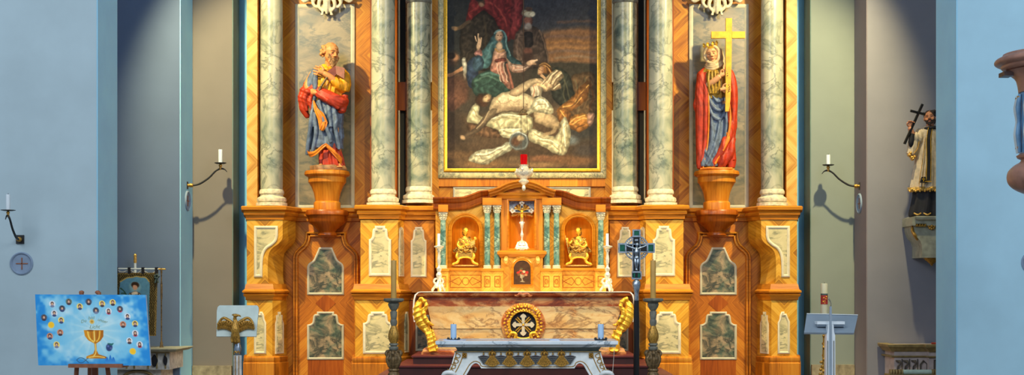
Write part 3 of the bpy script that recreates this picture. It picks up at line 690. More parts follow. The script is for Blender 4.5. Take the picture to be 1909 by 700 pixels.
    P([(1038, 204), (1050, 202), (1062, 208), (1064, 224), (1052, 240), (1042, 228)], (166, 104, 46), 2, (120, 74, 36))
    for q in ([(1072, 190), (1088, 170), (1098, 158)], [(1050, 200), (1068, 196), (1084, 182)], [(1068, 232), (1084, 222), (1100, 222)], [(1044, 206), (1052, 218), (1052, 232)], [(1064, 228), (1074, 220), (1090, 216)]): L(q, 2.2, (232, 176, 88), 2, .85)
    for q in ([(1064, 200), (1080, 184), (1092, 164)], [(1074, 240), (1090, 232)], [(1100, 150), (1106, 180), (1098, 206)], [(1058, 208), (1058, 224), (1054, 236)], [(1076, 186), (1084, 176), (1094, 172)]): L(q, 2.2, (100, 58, 28), 2, .85)
    P([(1094, 214), (1108, 212), (1106, 228), (1098, 236)], (206, 150, 116), 2)
    # the sheet under the body
    P([(870, 226), (876, 208), (886, 192), (894, 196), (892, 214), (912, 222), (940, 210), (980, 212), (994, 226), (988, 246), (958, 254), (930, 244), (908, 236), (880, 230)], (212, 202, 158), 2.5, (188, 176, 132))
    P([(872, 230), (908, 236), (932, 246), (930, 258), (880, 250)], (110, 78, 54), 4)
    P([(985, 252), (996, 240), (1034, 256), (1048, 222), (1056, 222), (1064, 246), (1056, 284), (1042, 290), (1014, 274), (990, 264)], (222, 212, 172), 2.5, (196, 182, 138))
    P([(930, 240), (962, 238), (978, 246), (970, 258), (938, 256)], (206, 194, 152), 2.5)
    for q in ([(1000, 262), (1022, 266), (1042, 280)], [(1048, 230), (1046, 254), (1050, 278)], [(1056, 234), (1058, 256), (1052, 276)], [(994, 248), (1012, 258), (1030, 258)], [(938, 244), (956, 248), (974, 246)], [(884, 204), (888, 216), (900, 226)], [(920, 226), (940, 220), (966, 224)]): L(q, 2, (146, 130, 92), 1.8, .8)
    for q in ([(1004, 258), (1026, 263), (1040, 272)], [(1052, 228), (1051, 250), (1055, 272)], [(934, 241), (956, 242), (972, 241)], [(916, 222), (944, 214), (974, 218)]): L(q, 2.4, (240, 232, 200), 1.8, .8)
    c.skin = 1
    P([(1000, 204), (1022, 208), (1040, 224), (1046, 236), (1036, 242), (1012, 234), (996, 224)], (206, 176, 130), 2.5, (160, 130, 94))
    L([(1040, 230), (1030, 246), (1014, 252)], 7, (176, 146, 104), 3, .7)
    P([(916, 190), (928, 178), (944, 171), (968, 170), (988, 178), (1004, 192), (990, 206), (966, 204), (942, 208), (922, 212), (912, 206)], (224, 200, 154), 2.5, (176, 148, 112))
    B(940, 184, 9, 6, (240, 220, 178), .9, -20, .8); B(958, 180, 10, 6, (236, 214, 170), .9, 10, .8); B(980, 190, 9, 6, (226, 202, 156), .9, 20, .6)
    for q in ([(932, 192), (942, 193), (952, 188)], [(952, 188), (962, 190), (970, 186)], [(948, 184), (950, 192), (956, 200)]): L(q, 1.5, (170, 140, 104), 2, .8)
    for q in ([(962, 194), (970, 196)], [(964, 199), (974, 200)], [(978, 184), (984, 194), (980, 202)], [(944, 198), (952, 202)]): L(q, 1.5, (176, 146, 108), 2, .7)
    B(982, 195, 1.4, 1.2, (120, 90, 66), .6); B(958, 203, 24, 4, (140, 114, 86), .9, 2, .7); B(926, 202, 9, 5, (144, 118, 88), .9, -24, .7); L([(922, 182), (930, 188), (932, 196)], 1.6, (160, 132, 98), 2, .7)
    P([(948, 174), (966, 160), (990, 148), (1008, 146), (1012, 152), (992, 160), (976, 172), (964, 180)], (220, 190, 144), 2, (186, 152, 112)); L([(1000, 148), (1010, 154)], 4, (214, 176, 130), 2)
    P([(914, 206), (926, 204), (916, 222), (902, 238), (886, 250), (872, 256), (862, 258), (868, 248), (884, 240), (898, 222)], (164, 138, 104), 2.5, (108, 86, 66), 120)
    B(863, 257, 5, 4, (186, 148, 108), .6); L([(912, 208), (902, 226), (888, 240)], 2, (206, 178, 136), 2, .7)
    c.skin = 0
    B(900, 186, 13, 11, (76, 48, 32), .5, -30); B(908, 184, 9, 6.5, (224, 190, 140), .4, -38, 1, (180, 140, 100)); B(902, 195, 6, 5, (80, 52, 36), .6); L([(905, 182), (908, 181)], 1.2, (96, 64, 44)); L([(910, 188), (914, 186)], 1.4, (110, 70, 50))
    P([(986, 204), (998, 184), (1010, 180), (1024, 192), (1032, 210), (1016, 212), (998, 210), (978, 216)], (228, 218, 180), 2.5, (190, 176, 134))
    for q in ([(992, 204), (1008, 194), (1020, 196)], [(998, 210), (1014, 204), (1028, 208)]): L(q, 2, (150, 132, 96), 1.8, .8)
    L([(1000, 188), (1012, 186), (1022, 198)], 2.4, (246, 238, 208), 2, .8)
    # bowl and cloth on the ground
    P([(874, 299), (884, 286), (900, 280), (926, 276), (944, 266), (958, 268), (950, 282), (930, 292), (908, 306), (888, 304)], (208, 204, 172), 2, (166, 156, 122))
    for q in ([(884, 292), (904, 290), (922, 284)], [(900, 302), (918, 294), (938, 282)], [(892, 284), (898, 296)]): L(q, 1.8, (126, 114, 86), 1.5, .8)
    L([(888, 289), (912, 285), (940, 272)], 2.2, (236, 230, 202), 1.6, .8)
    B(968, 263, 18, 17, (150, 160, 158), .2); B(967, 263, 14.5, 13.5, (96, 100, 98), .3); B(963, 264, 9, 9, (92, 62, 44), .6); B(970, 258, 6, 6, (182, 156, 120), .7); L([(956, 250), (968, 246), (980, 252)], 2, (206, 210, 202), 1.5, .8)
    # varnish mottling
    g_ = c.c.mean(-1, keepdims=True); c.c = g_ + (c.c - g_) * .86
    c.c *= (1 + .07 * np.sin((c.gx * .9 + c.gy * .5) + 3 * c.smooth(12)) * c.smooth(8))[..., None]
    c.c *= (1 + .10 * c.smooth(5) + .07 * c.smooth(2.2) + .06 * c.smooth(30))[..., None]
    return c

FACES = [(98, 567, 'w', 0), (116.5, 575.5, 'd', 1), (130, 562.5, 'g', 2), (101, 584.5, 'w', 1), (81, 592.5, 'd', 2), (113.5, 597.5, 'y', 1), (94, 606.5, 's', 0), (90.5, 627.5, 'r', 1), (110.5, 620.5, 'r', 2), (102.5, 643.5, 'y', 0),
         (150.5, 571.5, 'y', 1), (168, 562.5, 'd', 2), (181, 579, 'd', 0), (193.5, 566, 'y', 2), (205, 580, 'w', 3), (214, 563.5, 'y', 2), (227, 576, 'd', 3), (240.5, 590, 'w', 1), (231, 605, 'r', 2), (254, 603.5, 'y', 1), (253, 621.5, 'w', 3), (241, 635.5, 'w', 2), (260, 642.5, 'w', 3), (246, 655.5, 's', 0)]
def first_communion_board():
    c = Canvas(66, 549, 278, 682, 1.75, (120, 196, 232))
    c.gx, c.gy = np.meshgrid(np.linspace(66, 278, c.w), np.linspace(549, 682, c.h))
    e = np.minimum(np.minimum(c.gx - 66, 278 - c.gx) / 34, np.minimum(c.gy - 549, 682 - c.gy) / 22)
    k = np.clip(e + .5 * c.smooth(14) + .25 * c.smooth(6), 0, 1); k = k * k * (3 - 2 * k)
    c.put(1 - k, (34, 138, 214)); c.put(np.clip(c.smooth(22) * .7 + c.smooth(9) * .35 + .05, 0, 1) * k, (196, 228, 240))
    r = np.sqrt((c.gx - 178) ** 2 + ((c.gy - 622) * 1.1) ** 2); c.put(np.clip(1 - r / 66, 0, 1) * .75, (206, 232, 232))
    a = np.arctan2(c.gy - 615, c.gx - 175); c.put(np.clip(np.sin(a * 17 + .6) - .25, 0, 1) * np.clip(1 - r / 80, 0, 1) * .45, (236, 246, 240))
    P, L, B = c.poly, c.line, c.blob
    for x, y, t, v in FACES:
        B(x, y, 6, 6, {'w': (222, 228, 236), 'd': (78, 92, 112), 'g': (104, 124, 112), 'y': (246, 216, 120), 's': (250, 206, 62), 'r': (212, 140, 110)}[t], .12)
        if t == 's':
            B(x, y, 4, 4, (252, 196, 40), .4); continue
        hair = ((60, 44, 40), (40, 32, 34), (90, 60, 44), (70, 48, 44))[v]; sh = ((120, 130, 160), (60, 76, 120), (70, 60, 70), (190, 70, 100))[v]
        B(x, y + 4.2, 3.8, 2.4, sh, .3); B(x, y - 1, 2.9, 3.3, hair, .3)
        if v == 3: B(x, y + 1, 3, 4, hair, .3)
        B(x, y, 1.9, 2.5, (222, 176, 150), .3)
    # gold chalice
    P([(155.5, 616), (193, 616), (192, 628), (186, 636), (178, 641), (178, 654), (181, 661), (196, 666), (196, 669), (157, 669), (158, 665), (171, 660), (174.5, 652), (174, 641), (163, 635), (157, 627)], (222, 146, 26), .9, (170, 96, 16), 0, crv=False)
    for q, w_, col_ in (([(163, 618), (165, 630), (173, 638)], 3, (250, 206, 90)), ([(175, 617), (175, 636)], 2.4, (252, 220, 120)), ([(186, 618), (184, 630), (179, 637)], 2.4, (250, 196, 74)), ([(181, 618), (180, 634)], 1.2, (150, 86, 14)), ([(169, 618), (170, 634)], 1.2, (160, 90, 14)), ([(176, 642), (176, 658), (170, 666)], 1.8, (252, 214, 110)), ([(162, 667), (176, 665), (192, 667)], 1.8, (248, 206, 100))): L(q, w_, col_, 1)
    B(168, 617, 7, 1.6, (150, 92, 30), .5)
    B(172, 600, 4.4, 4.4, (232, 190, 96), .4); B(172, 600, 2.2, 2.2, (196, 146, 52), .4)
    # grapes, flame, fish
    B(202, 648, 6, 7.4, (46, 64, 116), .3, 15); B(200, 646, 2, 2, (92, 116, 170), .6); B(205, 650, 2, 2, (84, 100, 150), .6); P([(199, 640), (206, 641), (211, 640), (207, 645), (202, 643)], (42, 108, 104), .8)
    for x in (196.5, 203, 208.5): P([(x - 3.4, 677), (x - 3.2, 671), (x, 662 if x == 203 else 666), (x + 2.6, 671), (x + 3.2, 677)], (32, 110, 196), .8, (60, 150, 220))
    L([(139, 672), (144, 668), (150, 668), (156, 672), (161, 677)], 1.1, (44, 84, 120), .7); L([(139, 672), (144, 676.5), (150, 676.5), (156, 672), (161, 668)], 1.1, (44, 84, 120), .7)
    return c
def banner_picture():
    c = Canvas(215, 509, 293, 628, 1.4, (88, 74, 46)); P, L, B = c.poly, c.line, c.blob
    k = np.clip(np.sin(c.gx * 1.1) * np.sin(c.gy * 1.1) + c.smooth(3), 0, 1); c.put(k * .6, (150, 132, 84)); c.put(np.clip(c.smooth(4), 0, 1) * .5, (48, 42, 28))
    P([(219, 512), (289, 512), (289, 625), (219, 625)], (52, 46, 30), 1, crv=False); c.put(np.clip(np.sin(c.gx * 1.6 + np.sin(c.gy)) * np.cos(c.gy * 1.2) + .3 * c.smooth(3), 0, 1) * .8, (156, 136, 82))
    P([(224, 526), (236, 519), (254, 517), (272, 519), (279, 526), (279, 622), (224, 622)], (86, 136, 168), 1.2, (70, 112, 142), crv=False); L([(224, 526), (236, 519), (254, 517), (272, 519), (279, 526)], 2, (170, 150, 90))
    B(252, 536, 10, 10, (120, 160, 176), .5); B(252, 532, 7, 6.5, (58, 42, 34), .3); B(252, 537, 4.4, 5.4, (196, 150, 124), .3)
    P([(238, 560), (242, 547), (252, 544), (262, 547), (268, 560), (270, 622), (236, 622)], (70, 64, 62), 1, (40, 40, 44), crv=False); B(252, 548, 6, 3, (206, 196, 180), .4)
    for x in (243, 248, 256, 261): L([(x, 549), (x - 2, 580), (x - 2, 620)], 1.4, (190, 176, 150), 1)
    L([(236, 549), (230, 542), (226, 538)], 2, (44, 74, 60), 1); L([(236, 549), (228, 548)], 2, (44, 74, 60), 1); B(260, 560, 4, 3, (196, 150, 124), .4)
    return c
def door_picture():
    c = Canvas(958, 485, 989, 533, 2.2, (74, 48, 32)); P, L, B = c.poly, c.line, c.blob
    c.put(np.clip(c.smooth(6), 0, 1) * .5, (46, 32, 24))
    for x, y, q in ((966, 508, (190, 52, 34)), (971, 505, (206, 80, 50)), (977, 506, (200, 170, 130)), (982, 508, (186, 50, 36)), (974, 510, (150, 60, 40)), (980, 512, (214, 120, 80)), (968, 512, (120, 74, 40)), (972, 501, (90, 84, 50))): B(x, y, 3, 2.4, q, .5)
    P([(969, 512), (979, 512), (977, 518), (975, 519), (975, 524), (979, 527), (969, 527), (973, 524), (973, 519), (971, 518)], (176, 160, 130), .8, (120, 100, 76), 0, crv=False)
    return c
# ================================================================ big altar painting
pic = thing('altar_painting', 'large dark painting of mourners round a pale body, in a gold and marbled frame', 'painting', W(974, 333, -.06))
fy = -.03
outer = [(817, -140), (1130, -140), (1130, 333), (817, 333)]
MB().frame(xz(outer, fy), [(0, fy + .02), (0, fy - .04), (.02, fy - .055), (.05, fy - .055), (.085, fy - .045), (.085, fy + .02)]).build('marbled_frame', 'marble_frame', pic)
inner = [(827.5, -140), (1119.5, -140), (1119.5, 321.5), (827.5, 321.5)]
MB().frame(xz(inner, fy), [(0, fy + .02), (0, fy - .062), (.012, fy - .074), (.026, fy - .066), (.034, fy - .056), (.05, fy - .05), (.055, fy + .02)]).build('gilt_frame', 'gold', pic)
lamentation().build('canvas', 'picture', pic, lambda u, v: W(834 + 279 * u, -139 + 455 * v, fy - .044), .95, 1.02)

# ================================================================ tabernacle retable behind the altar
tab = thing('tabernacle', 'small carved wooden tabernacle with curved cornice, two arched niches and green columns', 'tabernacle', W(973, 545, -.95))
ty = -1.0
def arch_outline(x0, x1, t, b, n=18):
    r = (x1 - x0) / 2; return [(x0, b)] + arc((x0 + x1) / 2, t + r, r, 180, 0, n) + [(x1, b)]
def recess(x0, x1, t, b, y, mat, parent, name, dome=True, deep=1.0):
    """concave niche: half-round plan, quarter-sphere head"""
    m = MB(); r = (x1 - x0) / 2; cx = (x0 + x1) / 2; rows = []
    prof = [(b, 1.0), ((b + t + r) / 2, 1.0), (t + r, 1.0)] + [(t + r - r * math.sin(a), math.cos(a)) for a in np.linspace(.15, PI / 2 - .02, 9)] if dome else [(b, 1), ((b + t) / 2, 1), (t, 1)]
    for py, k in prof:
        rows.append([m.bm.verts.new((X(cx, y) - math.cos(a) * r * k * S(y), y + math.sin(a) * r * k * S(y) * deep, Z(py, y))) for a in np.linspace(0, PI, 25)])
    for A, B in zip(rows, rows[1:]):
        for i in range(24): m.bm.faces.new((A[i], A[i + 1], B[i + 1], B[i]))
    fl = [v for v in rows[0]]; m.bm.faces.new(fl)
    if not dome: m.bm.faces.new(rows[-1])
    return m.build(name, mat, parent)
MB().rect(815, 1131, 372, 548, -.70, -.46).build('back_board', 'wood_deep', tab)
def small_column(px, y, t, b, r=5.4):
    s = MB().lp(px, y, [(r * .92, t + 13), (r, (t + b) / 2), (r, b - 3)], 24).build('column', 'marble_teal', tab)
    MB().lp(px, y, [(r * 1.0, b - 4), (r * 1.35, b - 3), (r * 1.35, b - 1), (r * 1.1, b), (r * 1.5, b + 1), (r * 1.5, b + 4), (r, b + 4)], 24).build('column_base', 'cream_trim', s)
    k = MB(); sc_ = S(y)
    k.lp(px, y, [(r * .95, t + 15), (r * 1.1, t + 13), (r, t + 12), (r * 1.05, t + 7), (r * 1.45, t + 3), (r, t + 2)], 24, lobes=8, amp=.08)
    for i in range(8):
        a = i * PI / 4 + PI / 8; d = Vector((math.cos(a), math.sin(a), 0)); c0 = Vector((X(px, y), y, 0))
        for zz, rr, q in ((t + 11, 1.15, 1.5), (t + 7, 1.3, 1.7)): k.ell(c0 + d * r * rr * sc_ + Vector((0, 0, Z(zz, y))), (q * sc_, q * sc_, 1.6 * sc_), seg=1)
    for i in range(4):
        a = i * PI / 2 + PI / 4; k.ell(Vector((X(px, y) + math.cos(a) * r * 1.55 * sc_, y + math.sin(a) * r * 1.55 * sc_, Z(t + 3.4, y))), (2.2 * sc_, 2.2 * sc_, 2.1 * sc_), seg=1)
    w_ = r * 1.5; k.rect(px - w_, px + w_, t - .5, t + 2, y - w_ * sc_, y + w_ * sc_)
    k.build('capital', 'carved_cream', s)
for MX in (1, -1):
    # front with niche opening
    o = [(812, 500), (812, 370)] + [(866, 368), (893, 360), (935, 357), (935, 500)]
    hole = arch_outline(842, 894, 405, 497)
    o2 = o + [(894, 500)] + list(reversed(hole)) + [(842, 500)]
    MB().pp(mp(o2), ty, ty + .06).build('niche_front', 'burl_gold', tab, org=W(m_(868), 450, ty))
    rec = recess(*sorted((m_(842), m_(894))), 405, 497, ty + .02, 'wood_niche', tab, 'niche', deep=1.05)
    fr = xz(mp(arch_outline(835, 901, 398, 501)), ty); d_ = S(ty)
    MB().frame(fr, [(-.003, ty + .01), (-.003, ty - .018), (2 * d_, ty - .028), (3.5 * d_, ty - .016), (5 * d_, ty - .024), (7 * d_, ty - .012), (7 * d_, ty + .01)]).build('niche_frame', 'wood_moulding', rec)
    # cornice
    pth = [(808, 369), (846, 369)] + smooth2([(846, 369), (866, 367.5), (882, 362), (896, 357), (914, 355)], 4)[1:]
    q = xz(mp(pth), ty)
    if MX == -1: q = q[::-1]
    pf = [(0, .1), (0, -.13), (-2.5, -.13), (-5, -.10), (-8, -.085), (-10, -.06), (-11, -.045), (-18, -.04), (-19, -.06), (-22, -.055), (-24, -.03), (-24, .1)]
    MB().frame(q, [(a * d_, ty + c) for a, c in pf], closed=False).build('cornice', 'wood_deep', tab)
    for px, t in ((826, 396), (908.5, 383), (926.5, 383)):
        yy = ty - .09
        small_column(m_(px), yy, t, 499)
        MB().rect(m_(px - 9), m_(px + 9), t - 14, t - .4, yy - .075, ty).build('entablature_block', 'wood_moulding', tab)
    for a, b in ((816, 836), (898, 938)):
        MB().rect(m_(a), m_(b), 503, 548, ty - .19, ty + .02).build('plinth_block', 'burl_gold', tab)
        MB().rect(m_(a - 1.5), m_(b + 1.5), 501, 506, ty - .205, ty + .02).build('plinth_cap', 'wood_moulding', tab)
    for px in (826, 908.5, 927.5):
        x0, x1, yq = m_(px) - 5.5, m_(px) + 5.5, ty - .19
        fr = MB()
        fr.frame(xz([(x0, 515), (x1, 515), (x1, 536), (x0, 536)], yq), [(0, yq + .002), (0, yq - .004), (1 * d_, yq - .004), (1 * d_, yq + .002)])
        fr.frame(xz(arc(m_(px), 525.5, 3.2, 0, 345, 14, 5), yq), [(0, yq + .002), (0, yq - .004), (.8 * d_, yq - .004), (.8 * d_, yq + .002)]).build('inlay_line', 'wood_deep', tab)
    MB().rect(m_(834), m_(900), 503, 548, ty - .08, ty + .02).build('plinth_panel', 'burl_gold', tab)
    MB().rect(m_(834), m_(900), 500, 505, ty - .1, ty + .02).build('plinth_cap', 'wood_moulding', tab)
    fr = MB(); yq = ty - .08; pr = [(0, yq + .002), (0, yq - .004), (.9 * d_, yq - .004), (.9 * d_, yq + .002)]
    c0 = 868
    for sg in (1, -1):
        fr.frame(xz(mp([(c0 + sg * 7, 524), (c0 + sg * 12, 517), (c0 + sg * 28, 525), (c0 + sg * 12, 533), (c0 + sg * 7, 526)]), yq), pr)
    fr.frame(xz(mp(arc(c0, 525, 6.5, 0, 345, 18, 7.5)), yq), pr)
    fr.frame(xz(mp([(839, 513), (897, 513), (897, 537), (839, 537)]), yq), pr)
    fr.build('inlay_line', 'wood_deep', tab)
    # centre piers and corbels
    MB().rect(m_(934), m_(947.5), 366, 500, ty - .1, ty + .04).build('centre_pier', 'wood_rail', tab)
    k = MB(); s = S(ty); 
    ctube(k, [W(m_(944), 481, ty - .13), W(m_(943), 487, ty - .18), W(m_(944), 492, ty - .15), W(m_(946), 496, ty - .11)], [4 * s, 4.5 * s, 3.5 * s, 1.5 * s]); k.ell(W(m_(943.5), 484, ty - .17), (4.4 * s, 4 * s, 3.6 * s))
    k.build('corbel', 'gold_soft', tab)
MX = 1
MB().rect(934, 1012, 473, 548, ty - .12, ty + .05).build('tabernacle_base', 'burl_gold', tab, org=W(973, 515, ty))
MB().plan([(X(934, -1.1), -.95), (X(934, -1.1), ty - .12), (X(1012, -1.1), ty - .12), (X(1012, -1.1), -.95)], [(o, Z(v, ty - .12)) for o, v in [(-.03, 482), (.01, 481), (.03, 477), (.05, 474), (.05, 470), (.03, 468), (-.03, 467)]]).build('shelf', 'wood_moulding', tab)
MB().rect(935, 1011, 467, 474, ty - .12, ty + .1).build('shelf_top', 'wood_rail', tab)
cn = recess(948, 998, 373, 467, ty - .02, 'wood_niche', tab, 'centre_niche', dome=False, deep=.9)
k = MB(); yq = ty - .1
k.frame(xz([(945, 371), (1000, 371), (1000, 468), (945, 468)], yq), [(0, yq + .05), (0, yq - .015), (2 * d_, yq - .02), (4 * d_, yq), (4 * d_, yq + .05)]); k.build('niche_frame', 'wood_moulding', cn)
# arched head over the centre
ap = [(910, 356)] + smooth2([(910, 356), (928, 350), (948, 341), (973, 336.5), (998, 341), (1018, 350), (1036, 356)], 5)[1:]
MB().frame(xz(ap, ty - .1), [(a * d_, ty - .1 + c) for a, c in [(0, .1), (0, -.14), (-3, -.14), (-6, -.1), (-8, -.1), (-10, -.06), (-13, -.05), (-13, .1)]], closed=False).build('arched_cornice', 'wood_moulding', tab)
MB().pp(ap + [(1036, 374), (910, 374)], ty - .09, ty + .02).build('tympanum', 'veneer_warm', tab, org=W(973, 390, ty))
MB().plan([(X(929, -1.1), -.95), (X(929, -1.1), ty - .1), (X(1017, -1.1), ty - .1), (X(1017, -1.1), -.95)], [(o, Z(v, ty - .1)) for o, v in [(-.02, 372), (.02, 371.5), (.03, 369), (.015, 366), (.05, 363), (.06, 360), (-.02, 359)]]).build('lintel', 'wood_moulding', tab)
k = MB(); s = S(ty)          # shell head and painted lambrequin inside the centre niche
for i in range(9):
    a = math.radians(200 - 27.5 * i); ctube(k, [W(973, 398, ty + .05), W(973 + 12 * math.cos(a), 396 - 12 * math.sin(a), ty + .02), W(973 + 21 * math.cos(a), 396 - 18 * math.sin(a), ty + .03)], [1.5 * s, 3 * s, 3.4 * s])
k.build('shell', 'gold_soft', cn)
MB().pp([(948, 374), (998, 374), (998, 392), (994, 397), (989, 392), (985, 384), (973, 379), (961, 384), (957, 392), (952, 397), (948, 392)], ty + .0, ty + .02).build('lambrequin', 'blue_lambrequin', cn)
dr = MB().pp(arch_outline(951, 996, 478, 545), ty - .14, ty - .1).build('tabernacle_door', 'burl_gold', tab)
MB().frame(xz(arch_outline(952.5, 994.5, 481, 536), ty - .14), [(a * d_, ty - .14 + c) for a, c in [(0, .01), (0, -.012), (1.5, -.02), (3, -.008), (4.5, -.016), (5.5, -.004), (5.5, .01)]]).build('door_moulding', 'wood_moulding', dr)
p_ = MB().pp(arch_outline(957.5, 989.5, 486, 532), ty - .146, ty - .13).build('picture_ground', 'near_black', dr)
dp = door_picture(); 
# arched flower picture: drop the cells above the arch
def arched(o, cx, top, r, y):
    bm = bmesh.new(); bm.from_mesh(o.data); off = wloc(o)
    cxw, czw, rw = X(cx, y), Z(top + r, y), r * S(y)
    kill = [v for v in bm.verts if v.co.z + off.z > czw and (v.co.x + off.x - cxw) ** 2 + (v.co.z + off.z - czw) ** 2 > rw * rw]
    bmesh.ops.delete(bm, geom=kill, context='VERTS'); bm.to_mesh(o.data); bm.free()
arched(dp.build('picture', 'picture', dr, lambda u, v: W(958 + 31 * u, 487 + 45 * v, ty - .149)), 973.5, 487, 15.5, ty - .149)

# ================================================================ altar, cloth, medallion
ay = -1.85
alt = thing('high_altar', 'marbled altar block with gilded scroll corners and a round gilt cross medallion', 'altar', W(976, 663, -1.4))
def frus(t, b, y0, y1): return MB().loft2([W(t[0], t[2], y0), W(t[1], t[2], y0), W(t[1], t[2], y0) + Vector((0, y1 - y0, 0)), W(t[0], t[2], y0) + Vector((0, y1 - y0, 0))], [W(b[0], b[2], y0), W(b[1], b[2], y0), W(b[1], b[2], y0) + Vector((0, y1 - y0, 0)), W(b[0], b[2], y0) + Vector((0, y1 - y0, 0))])
frus((788, 1166, 553), (797, 1158, 572), ay + .03, -1.25).build('frieze', 'marble_red', alt)
frus((797, 1158, 572), (806, 1148, 613.5), ay, -1.25).build('front_panel', 'marble_sand', alt)
frus((806, 1148, 614.5), (812, 1142, 652), ay + .012, -1.25).build('front_panel', 'marble_sand', alt)
MB().plan([(X(790, ay), -1.25), (X(790, ay), ay + .02), (X(1163, ay), ay + .02), (X(1163, ay), -1.25)], [(o, Z(v, ay)) for o, v in [(-.05, 664), (.03, 664), (.03, 657), (.01, 655), (0, 650), (-.05, 650)]]).build('base', 'marble_red', alt)
MB().rect(788, 1165, 652, 664, ay + .02, -1.25).build('base_core', 'marble_red', alt)
MB().plan([(X(784, ay), -1.02), (X(784, ay), ay), (X(1171, ay), ay), (X(1171, ay), -1.02)], [(o, Z(v, ay)) for o, v in [(-.06, 556), (.0, 555), (.015, 553), (.04, 552), (.05, 549), (.035, 547), (.03, 545.5), (-.06, 545.5)]]).build('altar_slab_edge', 'marble_red', alt)
MB().rect(784, 1171, 545.6, 555, ay, -1.02).build('altar_slab', 'marble_red', alt)
k = MB(); s = S(ay)
for sg in (-1, 1): ctube(k, [W(976, 551, ay - .06), W(976 + sg * 7, 549, ay - .06), W(976 + sg * 12, 552, ay - .055), W(976 + sg * 17, 551, ay - .04)], [3.4 * s, 3 * s, 2.4 * s, 1 * s])
k.ell(W(976, 550.5, ay - .06), (6 * s, 3 * s, 4 * s)); k.build('slab_cartouche', 'marble_red', alt)
for sg in (-1, 1):
    def q(a, c, d=0): return W(976 + sg * a, c, ay - .03) + Vector((0, d * s, 0))
    k = MB()
    spine = [q(191, 560), q(197, 574), q(196, 590), q(188, 606), q(178, 619), q(172, 634), q(170, 652)]
    ctube(k, spine, [4 * s, 9 * s, 10.5 * s, 10 * s, 7.5 * s, 8 * s, 8.5 * s], 8, 14)
    ctube(k, [q(192, 556, -4), q(183, 563, -7), q(181, 574, -8), q(186, 580, -8), q(184, 592, -8), q(176, 603, -8), q(167, 607, -5)], [3 * s, 4.4 * s, 4 * s, 4.4 * s, 5 * s, 4 * s, 1.6 * s])
    ctube(k, [q(198, 566, -4), q(202, 580, -4), q(200, 594, -5), q(193, 607, -5), q(188, 616, -5)], [2.4 * s, 3.4 * s, 3.4 * s, 3 * s, 1.8 * s])
    ctube(k, [q(186, 612, -6), q(179, 625, -8), q(176, 640, -8), q(177, 654, -6)], [2.6 * s, 3 * s, 3 * s, 2.5 * s])
    ctube(k, [q(170, 614, -5), q(166, 628, -6), q(163, 643, -6), q(160, 655, -5)], [1.6 * s, 2.6 * s, 2.6 * s, 2.6 * s])
    k.ell(q(192, 558, -4), (4 * s, 4 * s, 5 * s)); k.ell(q(169, 655, -3), (10 * s, 8 * s, 3.4 * s))
    sculpt(k, 'gilded_scroll', 'gold', alt, .0075, 1, .3, fold=(.007, 17, (.5 * sg, .2, .85), 11))
md = MB(); c0 = W(975.5, 606, ay)
def disc(prof, seg=56):
    m = MB(); rings = []
    for r, d in prof: rings.append([m.bm.verts.new((c0.x + r * s * math.cos(t), ay + d, c0.z + r * s * math.sin(t))) for t in (2 * PI * i / seg for i in range(seg))])
    m._rings(rings, seg); return m
med = disc([(41, .05), (41.5, -.02), (40, -.05), (36, -.075), (33, -.08), (25, -.07), (24, -.02), (24, .05)]).build('medallion', 'marble_red', alt)
disc([(25, -.02), (24.9, -.028), (10, -.03), (2, -.03)]).build('medallion_field', 'black_cloth', med)
k = MB()
for i in range(64):
    a = 2 * PI * i / 64; rr = 31 + 3.2 * ((i % 2) * 2 - 1) + R.uniform(-1, 1); k.ell(c0 + Vector((rr * s * math.cos(a), -.088, rr * s * math.sin(a))), (R.uniform(2.2, 3.6) * s, 3 * s, R.uniform(2, 3.4) * s), Matrix.Rotation(-a, 3, 'Y'), 1)
k.tube([c0 + Vector((26 * s * math.cos(a), -.085, 26 * s * math.sin(a))) for a in np.linspace(0, 2 * PI, 40)], 1.8 * s, 8)
for i in range(18):
    a = PI / 2 + (i - 8.5) * .115; k.ell(c0 + Vector((36.5 * s * math.cos(a), -.08, 36.5 * s * math.sin(a))), (1.7 * s, 2.4 * s, 4 * s), Matrix.Rotation(PI / 2 - a, 3, 'Y'), 1)
for sg in (-1, 1):
    ctube(k, [c0 + Vector((sg * 26 * s, -.09, -20 * s)), c0 + Vector((sg * 20 * s, -.1, -15 * s)), c0 + Vector((sg * 14 * s, -.1, -18 * s)), c0 + Vector((sg * 15 * s, -.1, -26 * s)), c0 + Vector((sg * 11 * s, -.09, -31 * s))], [2.4 * s, 3.4 * s, 3.4 * s, 3 * s, 2 * s])
k.build('gilded_wreath', 'gold', med)
k = MB()
for i in range(4):
    a = PI / 4 + i * PI / 2
    for o in (-1.6, 1.6):
        d = Vector((math.cos(a), 0, math.sin(a))); n_ = Vector((-d.z, 0, d.x)) * o * s; k.tube([c0 + d * 5 * s + n_ + Vector((0, -.034, 0)), c0 + d * 18 * s + n_ * 1.3 + Vector((0, -.034, 0))], 1.1 * s, 6)
k.build('gilded_rays', 'gold', med)
k = MB()
for i in range(4):
    a = i * PI / 2; u, v = Vector((math.cos(a), 0, math.sin(a))), Vector((-math.sin(a), 0, math.cos(a)))
    k.loft2([c0 + u * p * s + v * w_ * s + Vector((0, -.055, 0)) for p, w_ in ((0, -2.2), (13, -3), (14.5, -6), (18, -4.4), (21, 0), (18, 4.4), (14.5, 6), (13, 3), (0, 2.2))], [c0 + u * p * s + v * w_ * s + Vector((0, -.03, 0)) for p, w_ in ((0, -2.2), (13, -3), (14.5, -6), (18, -4.4), (21, 0), (18, 4.4), (14.5, 6), (13, 3), (0, 2.2))])
k.build('medallion_cross', 'cream_trim', med)
MB().ell(c0 + Vector((0, -.06, 0)), 2.2 * s).build('cross_boss', 'gold', med)
